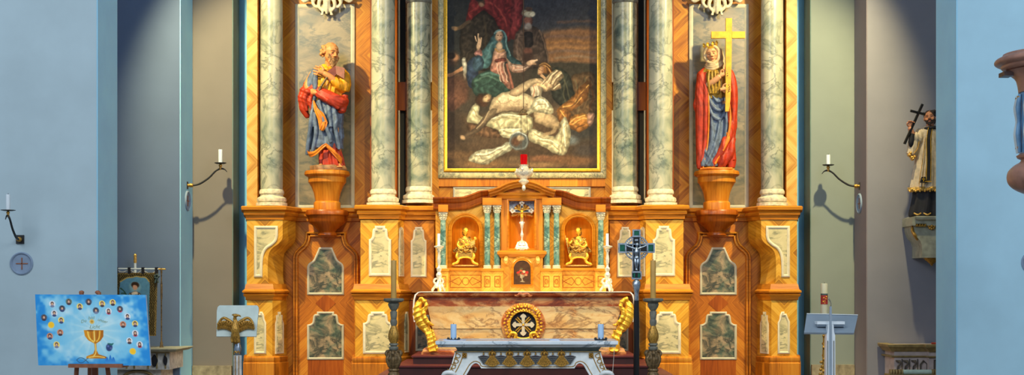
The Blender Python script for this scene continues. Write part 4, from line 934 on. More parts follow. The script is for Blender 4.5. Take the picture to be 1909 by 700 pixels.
# cloth: thin linen over the slab with short falls at both ends
k = MB(); pts = []
prof = [(771.5, 601), (770, 590), (769.5, 575), (770.5, 560), (773, 550), (779, 545), (784, 544.2), (1171, 544.2), (1176, 545), (1181, 550), (1183.5, 560), (1184.5, 575), (1184, 590), (1182, 601)]
pin = [(774, 601), (772.5, 590), (772, 575), (773, 560), (775.5, 551.5), (780.5, 546.3), (785, 545.6), (1170, 545.6), (1174.5, 546.3), (1178.5, 551.5), (1181, 560), (1182, 575), (1181.5, 590), (1179.5, 601)]
k.pp(prof + pin[::-1], ay - .062, -1.03)
tag(k.build('altar_cloth', 'linen'), 'thin white cloth lying along the top of the marbled altar', 'altar cloth')
# steps
LV = [Z(664, -2.2), Z(682.5, -2.55), Z(704, -2.95), Z(727, -3.35), 0.0]
def step(x0, x1, n, y0, label):
    t = thing('altar_step', label, 'step', (X((x0 + x1) / 2, y0), y0, LV[n + 1]), 'dark steps below the altar')
    MB().box(X(x0, y0), X(x1, y0), y0, -.9, LV[n + 1], LV[n] - .02).build('riser', 'step_dark', t); MB().box(X(x0 - 3, y0), X(x1 + 3, y0), y0 - .03, -.9, LV[n] - .02, LV[n]).build('tread', 'step_edge', t)
step(770, 1184, 0, -2.2, 'short dark red wooden step directly under the marbled altar')
step(741, 1222, 1, -2.55, 'wider dark brown wooden step below the topmost altar step')
step(700, 1260, 2, -2.95, 'lowest dark step in front of the altar')
MB_ = MB().box(X(640, -3.35), X(1310, -3.35), -3.35, -.9, 0, LV[3]); tag(MB_.build('altar_platform', 'step_dark'), 'broad low platform beneath the altar steps', 'platform')
# ================================================================ candles and their holders
def candle(px, r, t, b, y, mat, label, group, lit=False):
    """round candle standing upright; r, t, b in photo pixels at depth y"""
    c = MB().lp(px, y, [(r * .5, t + .6), (r * .92, t), (r, t + 1.2), (r, b), (r * .5, b)][::-1], 20).build('candle', mat)
    tag(c, label, 'candle', group)
    MB().tube([W(px, t + 1, y), W(px + .3, t - 2, y)], .35 * S(y) + .001, 6).build('wick', 'wick', c); return c
for sg, px, wh in ((-1, 818.5, 'left'), (1, 1132.5, 'right')):
    y = -1.62; s = S(y)
    st = thing('altar_candlestick', 'ornate silver candlestick at the %s end of the marbled altar, beside the %s arched niche' % (wh, wh), 'candlestick', W(px, 544.2, y), 'silver altar candlesticks')
    MB().lp(px, y, [(3, 466), (5, 464), (9, 461.5), (9.4, 460), (8.6, 459), (5, 459.5), (4, 458), (3.4, 458)][::-1], 28).build('drip_pan', 'silver', st)
    MB().lp(px, y, [(2.4, 528), (3.6, 520), (5.4, 515), (5.6, 512), (3, 508), (4.6, 504), (4.8, 501), (2.4, 498), (2.2, 494), (3.4, 488), (3.4, 482), (2.2, 474), (2.8, 470), (4.4, 467), (3, 465)], 24).build('stem', 'silver', st)
    k = MB(); k.lp(px, y, [(9, 536), (6.5, 530), (4.6, 526), (3, 522)], 20)
    for i in range(3):
        a = -PI / 2 + i * 2 * PI / 3 + .25; d = Vector((math.cos(a), math.sin(a), 0)); o = Vector((X(px, y), y, 0))
        def v(r, p): return o + d * r * s + Vector((0, 0, Z(p, y)))
        ctube(k, [v(3, 520), v(8, 521), v(10, 526), v(7, 530), v(9, 536), v(13, 541), v(12, 543)], [1.4 * s, 2.2 * s, 2.4 * s, 2 * s, 2.6 * s, 2.6 * s, 2 * s]); k.ell(v(12.4, 541.8), 2.3 * s); k.ell(v(9.5, 523), 2.4 * s)
        e = Vector((math.cos(a + PI / 3), math.sin(a + PI / 3), 0)); k.ell(o + e * 6 * s + Vector((0, 0, Z(534, y))), (3.6 * s, 3.6 * s, 4.6 * s))
    sculpt(k, 'foot', 'silver', st, .0075, 1, .4)
    candle(px - .4, 2.7, 436, 458.4, y, 'wax_white', 'slim white candle in the silver candlestick at the %s end of the marbled altar' % wh, 'white altar candles')
for px, wh, nb in ((734, 'left', 'the left end of the marbled altar'), (1217.5, 'right', 'the black-poled metal cross')):
    y = -3.75; s = S(y)
    st = thing('candle_stand', 'tall carved bronze floor candle stand near %s' % nb, 'candle stand', W(px, 795, y), 'tall floor candle stands')
    MB().lp(px, y, [(5, 566), (10, 565), (17, 563), (19, 561), (19.2, 558.5), (18, 557), (9, 556.5), (6, 556.5)][::-1], 32).build('drip_dish', 'slate_paint', st)
    MB().lp(px, y, [(4, 610), (5.5, 606), (6.6, 602), (6.2, 598), (5, 596), (6.2, 588), (6.4, 582), (4.6, 580), (6, 578), (9, 573), (10.5, 568), (9, 565)], 28, lobes=10, amp=.03).build('stem', 'slate_paint', st)
    MB().lp(px, y, [(5, 644), (6, 641), (9.6, 632), (10, 626), (8.4, 618), (5.4, 611), (4.6, 608)], 28, lobes=8, amp=.05).build('bulb', 'gold_dark', st)
    MB().lp(px, y, [(5, 655), (8, 653), (9, 650), (8.6, 647), (5.6, 646), (8.6, 644), (8.4, 641), (5, 640)], 28).build('ring', 'slate_paint', st)
    k = MB(); k.lp(px, y, [(4, 692), (6, 688), (10, 682), (12.5, 674), (13, 666), (10, 660), (7, 655), (5, 653)], 24)
    for i in range(6):
        a = -PI / 2 + i * PI / 3; d = Vector((math.cos(a), math.sin(a), 0)); o = Vector((X(px, y), y, 0))
        def v(r, p): return o + d * r * s + Vector((0, 0, Z(p, y)))
        ctube(k, [v(7, 656), v(13, 655), v(16, 660), v(13, 664), v(11.5, 661)], [2 * s, 2.6 * s, 2.8 * s, 2.4 * s, 1.6 * s]); ctube(k, [v(13, 664), v(14, 672), v(10.5, 682), v(7, 688)], [2.2 * s, 2.6 * s, 2.2 * s, 1.2 * s])
        e = Vector((math.cos(a + PI / 6), math.sin(a + PI / 6), 0)); k.ell(o + e * 12.5 * s + Vector((0, 0, Z(669, y))), (3 * s, 3 * s, 4.4 * s))
    sculpt(k, 'carved_knop', 'bronze', st, .009, 1, .4)
    MB().lp(px, y, [(6, 745), (7, 735), (9, 716), (10.5, 704), (10.5, 698), (8, 694), (10, 691), (9, 688), (5, 688)], 28, lobes=8, amp=.04).build('lower_stem', 'bronze', st)
    MB().lp(px, y, [(26, 795), (27, 790), (24, 784), (16, 776), (11, 764), (9, 752), (10, 745), (6, 742)], 32).build('foot', 'bronze', st)
    candle(px, 5.2, 486, 557, y, 'wax_honey', 'thick honey-yellow candle on the floor stand near %s' % nb, 'thick yellow candles')

# ================================================================ sanctuary lamp on its rope
y = -1.75; s = S(y)
lamp_t = thing('sanctuary_lamp', 'hanging sanctuary lamp with gilt bowl and glowing red glass in front of the painting', 'lamp', W(976.5, 355, y))
MB().tube([W(976, -160, y), W(976, 206, y)], .0045, 6).build('rope', 'rope_brown', lamp_t)
MB().lp(975, y, [(1.4, 203), (2.2, 204), (5, 207), (6.2, 211), (9.5, 212.5), (9.6, 213.5), (4, 213.5)], 24).build('smoke_bell', 'bronze', lamp_t)
for i in range(3):
    a = PI / 2 + i * 2 * PI / 3 + .35; MB().tube([W(975 + 7 * math.cos(a), 213, y) + Vector((0, 7 * s * math.sin(a), 0)), W(976.5 + 11 * math.cos(a), 318, y) + Vector((0, 11 * s * math.sin(a), 0))], .0028, 6).build('chain', 'rope_brown', lamp_t)
MB().lp(976.5, y, [(4, 308), (6, 307), (6.6, 298), (6.8, 289), (6.2, 288.4), (5.6, 289), (5.4, 300), (4, 305)], 28).build('red_glass', 'ruby_glass', lamp_t)
k = MB(); k.lp(976.5, y, [(1, 356), (3, 354), (3.6, 350), (2.2, 346), (5.4, 343), (9, 340), (9.4, 338), (6, 335), (7, 333), (12, 330), (15.5, 325), (16.4, 321), (12, 317), (9, 314), (7.4, 311), (8.4, 308), (5, 307)], 36, lobes=12, amp=.035)
for i in range(12):
    a = i * PI / 6; k.ell(Vector((X(976.5, y) + 15.2 * s * math.cos(a), y + 15.2 * s * math.sin(a), Z(322, y))), (2.4 * s, 2.4 * s, 3 * s), seg=1)
for i in range(3):
    a = i * 2 * PI / 3 + .35; k.ell(Vector((X(976.5, y) + 16 * s * math.cos(a), y + 16 * s * math.sin(a), Z(317, y))), (3 * s, 3 * s, 4 * s))
k.build('lamp_bowl', 'silver', lamp_t)

# ================================================================ crucifix in the centre niche
y = -1.07; s = S(y)
cr = thing('altar_crucifix', 'silver and gilt standing crucifix inside the centre niche above the tabernacle door', 'crucifix', W(973, 467, y))
def bud(k, c, r, y): 
    for a, b in ((-1, .2), (1, .2), (0, -.9)): k.ell(c + Vector((a * r, 0, -b * r)), (r * .95, r * .5, r * .95), seg=1)
k = MB(); k.lp(973, y, [(12.5, 466.8), (13, 464), (11, 461), (8, 453), (5, 450.5), (2.2, 449)], 4, sx=1.1, sy=.75)
for i in range(4):
    a = PI / 4 + i * PI / 2; k.ell(Vector((X(973, y) + 12.5 * s * math.cos(a), y + 8 * s * math.sin(a), Z(465, y))), 2 * s)
k.lp(973, y, [(8, 458), (6, 452), (2, 449)], 16); k.build('foot', 'silver', cr)
MB().lp(973, y, [(2, 450), (1.6, 444), (3, 440), (3.4, 437), (1.8, 434), (1.6, 428), (2.6, 424), (3.6, 418), (2.6, 415), (1.6, 413)], 20).build('stem', 'silver', cr)
k = MB(); k.rect(970.6, 975.4, 381, 416, y - .012, y + .012); k.rect(957, 989, 391, 396.4, y - .012, y + .012)
for px, py, dx, dz in ((973, 379, 0, 1), (955, 393.6, -1, 0), (991, 393.6, 1, 0), (973, 416, 0, -1)):
    for a, b in ((0, 0), (1, 0), (-1, 0)): k.ell(W(px, py, y) + Vector((dx * 2.4 * s * (1 - abs(a)) + (a * 2.8 * s if dz else 0), 0, dz * 2.4 * s * (1 - abs(a)) + (a * 2.8 * s if dx else 0))), (2.7 * s, .016, 2.7 * s), seg=1)
k.build('cross', 'silver', cr)
k = MB()
for i in range(20):
    a = 2 * PI * i / 20; k.tube([W(973, 394, y + .014), W(973 + (13 if i % 2 else 10) * math.cos(a), 394 + (13 if i % 2 else 10) * math.sin(a), y + .014)], [1.2 * s, .5 * s], 6)
k.build('rays', 'gold', cr)
k = MB(); k.rect(971.8, 974.2, 384, 412, y - .02, y - .01); k.rect(961, 985, 392.4, 395, y - .02, y - .01); k.build('inlay', 'black_cloth', cr)
def corpus(k, c, h, y, s):
    """small figure on a cross; c = px of the breast, h = px height"""
    def v(a, b, d=0): return W(c[0] + a * h, c[1] + b * h, y - .02) + Vector((0, d * h * s, 0))
    k.ell(v(.02, -.28, -.05), (.07 * h * s, .075 * h * s, .095 * h * s)); ctube(k, [v(0, -.18), v(0, 0, -.03), v(0, .16), v(.01, .26)], [.06 * h * s, .115 * h * s, .085 * h * s, .1 * h * s])
    for sg in (-1, 1):
        ctube(k, [v(sg * .07, -.13), v(sg * .27, -.2), v(sg * .5, -.3, .02)], [.05 * h * s, .042 * h * s, .03 * h * s]); ctube(k, [v(sg * .05, .24), v(sg * .05, .45, -.06), v(sg * .015, .68, 0), v(sg * .02, .76, -.04)], [.065 * h * s, .05 * h * s, .035 * h * s, .03 * h * s])
    k.ell(v(0, .25, -.02), (.11 * h * s, .09 * h * s, .09 * h * s))
k = MB(); corpus(k, (973, 396), 22, y, s); k.build('corpus', 'gold', cr)

# ================================================================ processional cross on its black pole
y = -3.12; s = S(y)
pc = thing('processional_cross', 'black and silver processional cross with green corner stones on a long black pole', 'cross', W(1186.5, 727, -3.1))
k = MB(); k.rect(1180, 1193, 431, 519, y - .02, y + .02); k.rect(1155, 1218, 456.5, 469.5, y - .02, y + .02); k.build('cross', 'lacquer_black', pc)
k = MB()
for pts in ([(1179, 444), (1180.6, 444), (1180.6, 506), (1179, 506)], [(1192.4, 444), (1194, 444), (1194, 506), (1192.4, 506)], [(1166, 455), (1207, 455), (1207, 456.6), (1166, 456.6)], [(1166, 469.4), (1207, 469.4), (1207, 471), (1166, 471)]): k.pp(pts, y - .027, y + .02)
for c in ((1186.5, 435.5, 7, 6.5), (1160, 463, 7, 8.5), (1213, 463, 7, 8.5), (1186.5, 514, 8.5, 7)): k.frame(xz([(c[0] - c[2], c[1] - c[3]), (c[0] + c[2], c[1] - c[3]), (c[0] + c[2], c[1] + c[3]), (c[0] - c[2], c[1] + c[3])], y), [(-.004, y + .02), (-.004, y - .03), (2.2 * s, y - .03), (2.2 * s, y + .02)])
k.build('silver_mounts', 'silver_dull', pc)
k = MB(); rr = 22
for r_, w_ in ((22, 1.5), (17, 1.1)): k.tube([W(1186.5, 463, y) + Vector((r_ * s * math.cos(a), 0, r_ * s * math.sin(a))) for a in np.linspace(0, 2 * PI, 49)], w_ * s, 6)
for i in range(32):
    a = 2 * PI * (i + .5) / 32; k.tube([W(1186.5, 463, y) + Vector((q_ * s * math.cos(a), 0, q_ * s * math.sin(a))) for q_ in (17, 22)], .8 * s, 5)
k.build('filigree_ring', 'silver_dull', pc)
for c in ((1186.5, 435.5, 4.5, 4), (1160, 463, 4.4, 6), (1213, 463, 4.4, 6), (1181.5, 514, 2.6, 4.2), (1191.5, 514, 2.6, 4.2)): MB().rect(c[0] - c[2], c[0] + c[2], c[1] - c[3], c[1] + c[3], y - .03, y + .01).build('green_stone', 'enamel_green', pc)
k = MB(); corpus(k, (1186.5, 470), 46, y, s); k.build('corpus', 'silver_dull', pc)
k = MB(); k.rect(1183.5, 1189.5, 446.5, 449.5, y - .026, y - .015); k.build('title_plate', 'silver_dull', pc)
MB().lp(1186.5, y, [(4.4, 562), (4.8, 559), (4.4, 548), (5.2, 544), (8, 532), (7.4, 526), (3, 521), (2, 519)], 8).build('socket', 'silver_dull', pc)
MB().lp(1186.5, y, [(5.6, 727), (5.6, 600), (4.8, 561)], 16).build('pole', 'lacquer_black', pc)
MB().lp(1186.5, y, [(22, 727), (22, 724), (8, 719), (6, 712), (5.5, 712)], 24).build('foot', 'lacquer_black', pc)

# ================================================================ the free-standing front altar
y = -4.5; s = S(y)
fa = thing('front_altar', 'pale blue free-standing altar table with gilt bell tassels and scrolled legs', 'altar table', W(982, 541 + 1.6 / s, y + .3))
MB().plan([(X(820, y), y + .75), (X(820, y), y + .03), (X(1144, y), y + .03), (X(1144, y), y + .75), (X(820, y), y + .75)], [(o, Z(v, y)) for o, v in [(-.05, 648.5), (.0, 648.3), (.012, 646), (.03, 644), (.045, 643), (.05, 638), (.046, 636.6), (-.05, 636.5)]]).rect(816, 1148, 636.7, 648, y + .05, y + .73).build('table_top', 'marble_blue', fa)
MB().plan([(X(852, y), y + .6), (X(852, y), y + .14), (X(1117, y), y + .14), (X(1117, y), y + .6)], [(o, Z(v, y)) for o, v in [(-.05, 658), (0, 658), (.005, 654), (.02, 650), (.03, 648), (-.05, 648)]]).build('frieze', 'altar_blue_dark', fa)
MB().rect(847, 1121, 655.5, 657.2, y + .1, y + .14).build('gilt_line', 'olive_gilt', fa)
FL = 541 + 1.6 / s
L = [(848, 657)] + smooth2([(848, 657), (845, 668), (840, 684), (831, 700), (820, 722)], 4)[1:] + [(812, FL - 34), (800, FL), (842, FL), (852, 730), (862, 712)] + smooth2([(862, 712), (873, 694), (880, 682), (887, 678), (893, 681), (897, 687.5)], 5)[1:]
body = L + [(1968 - a, c) for a, c in reversed(L)]
bd = MB().pp(body, y + .12, y + .55).build('body', 'altar_blue', fa)
k = MB()   # incised gilt lines round the leg arches and scrolls
for sg in (0, 1):
    f = (lambda a: 1968 - a) if sg else (lambda a: a)
    for pl, w_ in (([(857, 712), (868, 693), (876, 680), (885, 674.5), (894, 677), (901, 684.2), (940, 684.8), (984, 685)], .8), ([(864, 658), (861, 670), (854, 686), (846, 700), (838, 716)], .9), ([(851, 658), (848, 670), (843, 684), (836, 698), (828, 712)], .9)):
        ctube(k, [W(f(a), c, y + .118) for a, c in pl], w_ * s, 5, 6)
    for i in range(4):
        c = 664 + i * 10; o = i * i * .9 + i * 2.6; ctube(k, [W(f(850 - o), c - 5, y + .118), W(f(858 - o), c - 1, y + .112), W(f(855 - o), c + 4, y + .115), W(f(849 - o), c + 2, y + .112), W(f(854 - o), c + 8, y + .118)], .7 * s, 4, 6)
k.build('gilt_lines', 'gold_dark', bd)
for px in (866, 1102):
    k = MB(); k.rect(px - 4, px + 4, 659, 668, y + .105, y + .12)
    for i in range(8): k.ell(W(px + 3.2 * math.cos(i * PI / 4), 663.5 + 3.2 * math.sin(i * PI / 4), y + .1), (1.6 * s, .012, 1.6 * s), seg=1)
    k.ell(W(px, 663.5, y + .098), 1.5 * s); k.build('rosette', 'gold_dark', fa)
for px in (837, 1131):
    k = MB(); ctube(k, [W(px - 11, 706, y + .1), W(px - 9, 698, y + .06), W(px, 695, y + .04), W(px + 9, 698, y + .06), W(px + 11, 706, y + .1)], 4.2 * s, 4); k.rect(px - 12, px + 12, 700, 706, y + .06, y + .2); k.build('scroll_foot', 'altar_blue', fa)
TX = (917.7, 950, 982.6, 1014.8, 1046.8)
for px in TX:
    k = MB(); n = 13
    A = [W(px + (-3 - 11.4 * t), 664 + 14.5 * t, y + .09) for t in (0, .3, .6, 1)] + [W(px - 14.4 + 28.8 * i / n, 678.5 + 5.6 * math.sin(PI * i / n), y + .085) for i in range(1, n)] + [W(px + (3 + 11.4 * t), 664 + 14.5 * t, y + .09) for t in (1, .6, .3, 0)]
    k.loft2(A, [p + Vector((0, .035, 0)) for p in A])
    for i in range(7): k.tube([W(px + (i - 3) * .9, 665, y + .088), W(px + (i - 3) * 3.6, 681 - abs(i - 3) * .8, y + .082)], [.5 * s, 1.1 * s], 6)
    k.build('tassel', 'gold_dark', fa)
    k = MB()
    for i in range(7): 
        a = PI * (i / 6); k.ell(W(px + 5.6 * math.cos(a), 661 - 4.6 * math.sin(a), y + .1), (2.3 * s, .02, 2.3 * s), seg=1)
    k.ell(W(px, 660, y + .09), (3 * s, .02, 4 * s)); k.ell(W(px, 653.5, y + .1), (1.8 * s, .014, 1.6 * s), seg=1); k.tube([W(px - 6, 664.4, y + .1), W(px + 6, 664.4, y + .1)], 1.2 * s, 6)
    k.build('tassel_crown', 'gold_dark', fa)
for i in range(6):
    px = 901.6 + i * 32.3
    e = MB().pp([(px - 10.5, 665.5), (px - 5, 664), (px, 663.4), (px + 5, 664), (px + 10.5, 665.5), (px + 6, 672), (px + 1.2, 679.5), (px - 1.2, 679.5), (px - 6, 672)], y + .105, y + .13).build('dark_scallop', 'feather_dark', fa)
    k = MB()
    for j in range(4):
        w_ = 9 - j * 2.1; k.tube([W(px - w_, 667 + j * 3.4 - .6, y + .104), W(px - w_ / 2, 667.8 + j * 3.4, y + .1), W(px, 667.2 + j * 3.4, y + .1), W(px + w_ / 2, 667.8 + j * 3.4, y + .1), W(px + w_, 667 + j * 3.4 - .6, y + .104)], .45 * s, 5)
    k.build('scallop_line', 'altar_blue_dark', e)
    k = MB(); k.ell(W(px, 661, y + .11), (2 * s, .012, 1.8 * s), seg=1); k.ell(W(px, 658.4, y + .112), (1.2 * s, .01, 1.4 * s), seg=1); k.build('bud', 'gold_dark', fa)
for px, wh in ((845.5, 'left'), (1120, 'right')):
    yy = y + .32; q = S(yy)
    h = thing('candle_holder', 'dark metal crown-shaped candle ring at the %s end of the pale blue altar table' % wh, 'candle holder', W(px, 636.4, yy), 'crown candle rings')
    MB().lp(px, yy, [(9, 636.2), (11.5, 635.6), (11.6, 632.8), (10.6, 632.8), (9.6, 635), (9, 635.4)], 32).build('ring', 'iron', h)
    k = MB()
    for i in range(10):
        a = 2 * PI * i / 10; o = Vector((X(px, yy) + 11 * q * math.cos(a), yy + 11 * q * math.sin(a), 0)); k.ell(o + Vector((0, 0, Z(632.5, yy))), (1.9 * q, 1.9 * q, 1.7 * q), seg=1); k.tube([o + Vector((0, 0, Z(633, yy))), o + Vector((0, 0, Z(629.4, yy)))], [1.4 * q, .4 * q], 6)
    k.build('crown_points', 'iron', h); MB().lp(px, yy, [(10, 636.3), (10, 635.2), (4, 635), (1, 635)], 24).build('plate', 'iron', h)
    candle(px, 5.6, 605, 635, yy, 'wax_blue', 'short thick pale candle at the %s end of the blue altar table' % wh, 'short table candles')
k = MB(); yy = y + .2
k.pp([(822, 636.2), (828, 634.4), (850, 634.8), (876, 636.2)], yy, yy + .3); tag(k.build('folded_linen', 'paper'), 'flat folded white linen under the left candle ring on the blue altar', 'cloth')
k = MB(); k.pp([(1024, 636.2), (1026, 634.6), (1030, 633.4), (1037, 633.2), (1042, 634.4), (1045, 636.2)], yy, yy + .22); tag(k.build('open_booklet', 'paper'), 'small white booklet lying flat on the blue altar table right of centre', 'booklet')
tag(ctube(MB(), [W(1144, 646, y + .3) , W(1145, 652, y - .045), W(1143.6, 676, y - .05), W(1142, 700, y - .05), W(1141.5, 760, y - .05), W(1143, 541 + 1.6 / S(y - .05) - 1, y - .05)], .003, 6, 6).build('cable', 'cord'), 'thin white cable hanging down the right side of the blue altar table', 'cable')

# ================================================================ eagle lectern on the left
y = -4.4; s = S(y); FL = 541 + 1.6 / s
le = thing('eagle_lectern', 'brass eagle lectern with a pale cloth-covered book rest, left of the altarpiece', 'lectern', W(443, FL, y))
def lv(a, c, d=0): return W(a, c, y) + Vector((0, d * s, 0))
A = [lv(408, 570, 6)] + [lv(*q) for q in ((405, 573, 4), (404, 580, 1), (405, 592, -5), (406, 610, -11), (407, 627.5, -16))]
B_ = [lv(478, 570, 6)] + [lv(*q) for q in ((481, 573, 4), (482, 580, 1), (481.5, 592, -5), (481, 610, -11), (481, 627.5, -16))]
k = MB(); n = len(A); vs = []
for off in (0, 3.2): vs.append([[k.bm.verts.new(p + Vector((0, off * s, -off * .3 * s))) for p in r_] for r_ in (A, B_)])
for i in range(n - 1):
    a, b = vs[0]; c, d = vs[1]; k.bm.faces.new((a[i], a[i + 1], b[i + 1], b[i])); k.bm.faces.new((c[i], d[i], d[i + 1], c[i + 1])); k.bm.faces.new((a[i], c[i], c[i + 1], a[i + 1])); k.bm.faces.new((b[i], b[i + 1], d[i + 1], d[i]))
k.bm.faces.new((vs[0][0][0], vs[0][1][0], vs[1][1][0], vs[1][0][0])); k.bm.faces.new((vs[0][0][-1], vs[1][0][-1], vs[1][1][-1], vs[0][1][-1]))
k.build('book_rest', 'sage_cloth', le)
def ev(a, c, d=0): return W(443 + a, c, y) + Vector((0, (-17 + d) * s, 0))
k = MB()
ctube(k, [ev(0, 597, -2), ev(0, 604, -4), ev(0, 614, -5), ev(0, 626, -4), ev(0, 638, -2)], [4 * s, 6 * s, 8 * s, 7 * s, 4 * s], 6, 14)
ctube(k, [ev(0, 604, -3), ev(-1, 596, -4), ev(0, 590, -5)], [4.4 * s, 3.4 * s, 3.2 * s]); k.ell(ev(.5, 588.5, -5), (5.2 * s, 4.6 * s, 3.6 * s)); ctube(k, [ev(3, 588, -6), ev(8, 588.6, -7), ev(11, 591, -6)], [2.6 * s, 2 * s, .6 * s]); ctube(k, [ev(-3, 586.5, -4), ev(-7, 588, -3)], [2 * s, .8 * s])
for sg in (-1, 1): ctube(k, [ev(sg * 4, 622, -4), ev(sg * 6, 632, -4), ev(sg * 6, 639, -5)], [4 * s, 3 * s, 1.6 * s])
for sg in (-1, 1):
    g = MB(); ctube(g, [ev(sg * 5, 603, -2), ev(sg * 12, 598, -2), ev(sg * 20, 593.5, -1), ev(sg * 26, 595, 0), ev(sg * 31, 602, 0), ev(sg * 34, 614, 0)], [3 * s, 3.2 * s, 2.6 * s, 2.4 * s, 2 * s, 1.4 * s])
    for row, (n_, ln, dd) in enumerate(((11, 19, 1), (9, 11, -1.2), (7, 6, -2.6))):
        for i in range(n_):
            a = i / (n_ - 1); x0 = sg * (7 + 24 * a); k0 = 602 - 7 * math.sin(a * 2.3) + 5 * a; l_ = ln * (1 - .25 * a)
            ctube(g, [ev(x0, k0, dd), ev(x0 + sg * 1.6 * a, k0 + l_ * .55, dd - .6), ev(x0 + sg * (-.5 + 2.6 * a), k0 + l_, dd + .4)], [1.3 * s, 1.75 * s, .7 * s], 4, 8)
    g.build('wing', 'gold_dark', le)
for i in range(7): ctube(k, [ev((i - 3) * 1.6, 624, 0), ev((i - 3) * 2.6, 642 - abs(i - 3), 1)], [1.6 * s, 1.2 * s], 3, 8)
sculpt(k, 'eagle', 'gold_dark', le, .0058, 1, .3, fold=(.0025, 55, (1, .2, .3), 4))
MB().lp(443, y, [(5.4, 662), (6.2, 657), (7, 652), (6, 647), (4.5, 641), (3.6, 632)], 20).build('orb', 'silver_dull', le)
MB().lp(443, y, [(5.6, FL - 30), (5.6, 663)], 4, sx=1.35, sy=1.35).build('post', 'chipped_white', le)
k = MB()
for sg in (-1, 1): ctube(k, [ev(sg * 5, 660, 10), ev(sg * 3, 655, 9), ev(0, 659, 9)], 1 * s, 4, 6)
for px in (-3.4, 0, 3.4): k.tube([ev(px, 664, 11.4), ev(px, FL - 34, 11.4)], .7 * s, 6)
k.build('gilt_fluting', 'gold_dark', le)
MB().lp(443, y, [(30, FL), (30, FL - 4), (22, FL - 10), (10, FL - 22), (8, FL - 30)], 28).build('foot', 'chipped_white', le)

# ================================================================ metal ambo on the right
y = -4.9; s = S(y); FL = 541 + 1.6 / s
am = thing('metal_ambo', 'modern grey metal lectern seen from behind, right of the altarpiece', 'lectern', W(1549, FL, y))
k = MB(); P = [W(1504, 585.5, y + .1), W(1599.5, 588, y + .1), W(1592, 621.5, y - .22), W(1499, 620.5, y - .22)]
nrm = (P[1] - P[0]).cross(P[3] - P[0]).normalized() * .022
if nrm.y > 0: nrm = -nrm
k.loft2([p + nrm * 0 for p in P], [p - nrm for p in P]); k.build('reading_plate', 'steel_grey', am)
MB().loft2([W(1504, 584.6, y + .1), W(1599.5, 587, y + .1), W(1599.5, 588.6, y + .08), W(1504, 586.2, y + .08)], [W(1504, 584.6, y + .13), W(1599.5, 587, y + .13), W(1599.5, 588.6, y + .13), W(1504, 586.2, y + .13)]).build('plate_edge', 'steel_pale', am)
MB().rect(1523.5, 1575, 600, 605.5, y - .19, y - .05).build('cross_bracket', 'steel_pale', am); MB().rect(1523.5, 1575, 605.5, 609.5, y - .165, y - .05).build('cross_bracket', 'steel_grey', am)
MB().pp([(1543.5, 606), (1554, 606), (1555, 620), (1557, 626), (1558, FL - 14), (1540, FL - 14), (1541, 626), (1543, 620)], y - .25, y - .15).build('post', 'steel_pale', am)
MB().rect(1546.6, 1550.6, 572, FL - 14, y - .262, y - .24).build('centre_rail', 'steel_grey', am)
for px in (1543.2, 1554.6): MB().rect(px - .7, px + .7, 636, FL - 16, y - .256, y - .245).build('groove_strip', 'slate_paint', am)
MB().pp([(1522, FL), (1576, FL), (1576, FL - 6), (1560, FL - 14), (1538, FL - 14), (1522, FL - 6)], y - .38, y + .1).build('foot', 'steel_grey', am)
k = MB(); ctube(k, [W(1549, 574, y - .23), W(1549, 566, y - .23), W(1547, 561, y - .23), W(1545, 558, y - .22)], [.006, .005, .006, .009], 5, 8)
mi = tag(k.build('microphone', 'slate_paint', am), None, None)

# ================================================================ paschal candle and gilt stand
y = -2.3; s = S(y); FL = 541 + 1.6 / s
ps = thing('paschal_stand', 'slim gilt carved candle stand half hidden behind the grey metal lectern', 'candle stand', W(1536, FL, y))
MB().lp(1536, y, [(3, 594), (9, 592), (9.5, 589), (7, 587), (5, 586)][::-1], 24).build('cup', 'bronze', ps)
k = MB(); k.lp(1536, y, [(3, FL - 6), (4, 700), (2.4, 690), (3, 660), (2, 640), (2.6, 600), (2.2, 590)], 16)
for i in range(16):
    py = 612 + i * 7.4; a = i * 2.1; k.ell(W(1536 + 2.6 * math.cos(a), py, y) + Vector((0, 2.6 * s * math.sin(a), 0)), (2.6 * s, 2.6 * s, 3.2 * s), seg=1)
for i, (dx, py) in enumerate(((-5, 676), (4, 681), (-6, 690), (5, 694), (-3, 684), (-7, 698), (6, 702))): k.ell(W(1536 + dx, py, y), (3.6 * s, 3.2 * s, 3.4 * s), seg=1)
sculpt(k, 'carved_stem', 'gold_dark', ps, .007, 1, .3)
MB().lp(1536, y, [(20, FL), (20, FL - 4), (8, FL - 12), (4, FL - 18)], 24).build('foot', 'gold_dark', ps)
pcn = candle(1536.5, 6.3, 529, 588, y, 'wax_cream', 'thick cream paschal candle with a red and gold band', None)
MB().lp(1536.5, y, [(6.45, 568), (6.5, 568), (6.5, 551), (6.45, 551)], 24).build('red_band', 'red_stripe', pcn)
k = MB()
for dx, py in ((-2, 556), (2, 558), (0, 562), (-3, 563), (3, 554), (0, 566)): k.ell(W(1536.5 + dx, py, y) + Vector((0, -6 * s, 0)), (1.5 * s, .9 * s, 1.4 * s), seg=1)
k.build('gilt_ornament', 'gold', pcn)
MB().lp(1536.5, y, [(6.5, 551), (6.55, 551), (6.55, 548), (6.5, 548)], 24).build('blue_band', 'ribbon_teal', pcn)

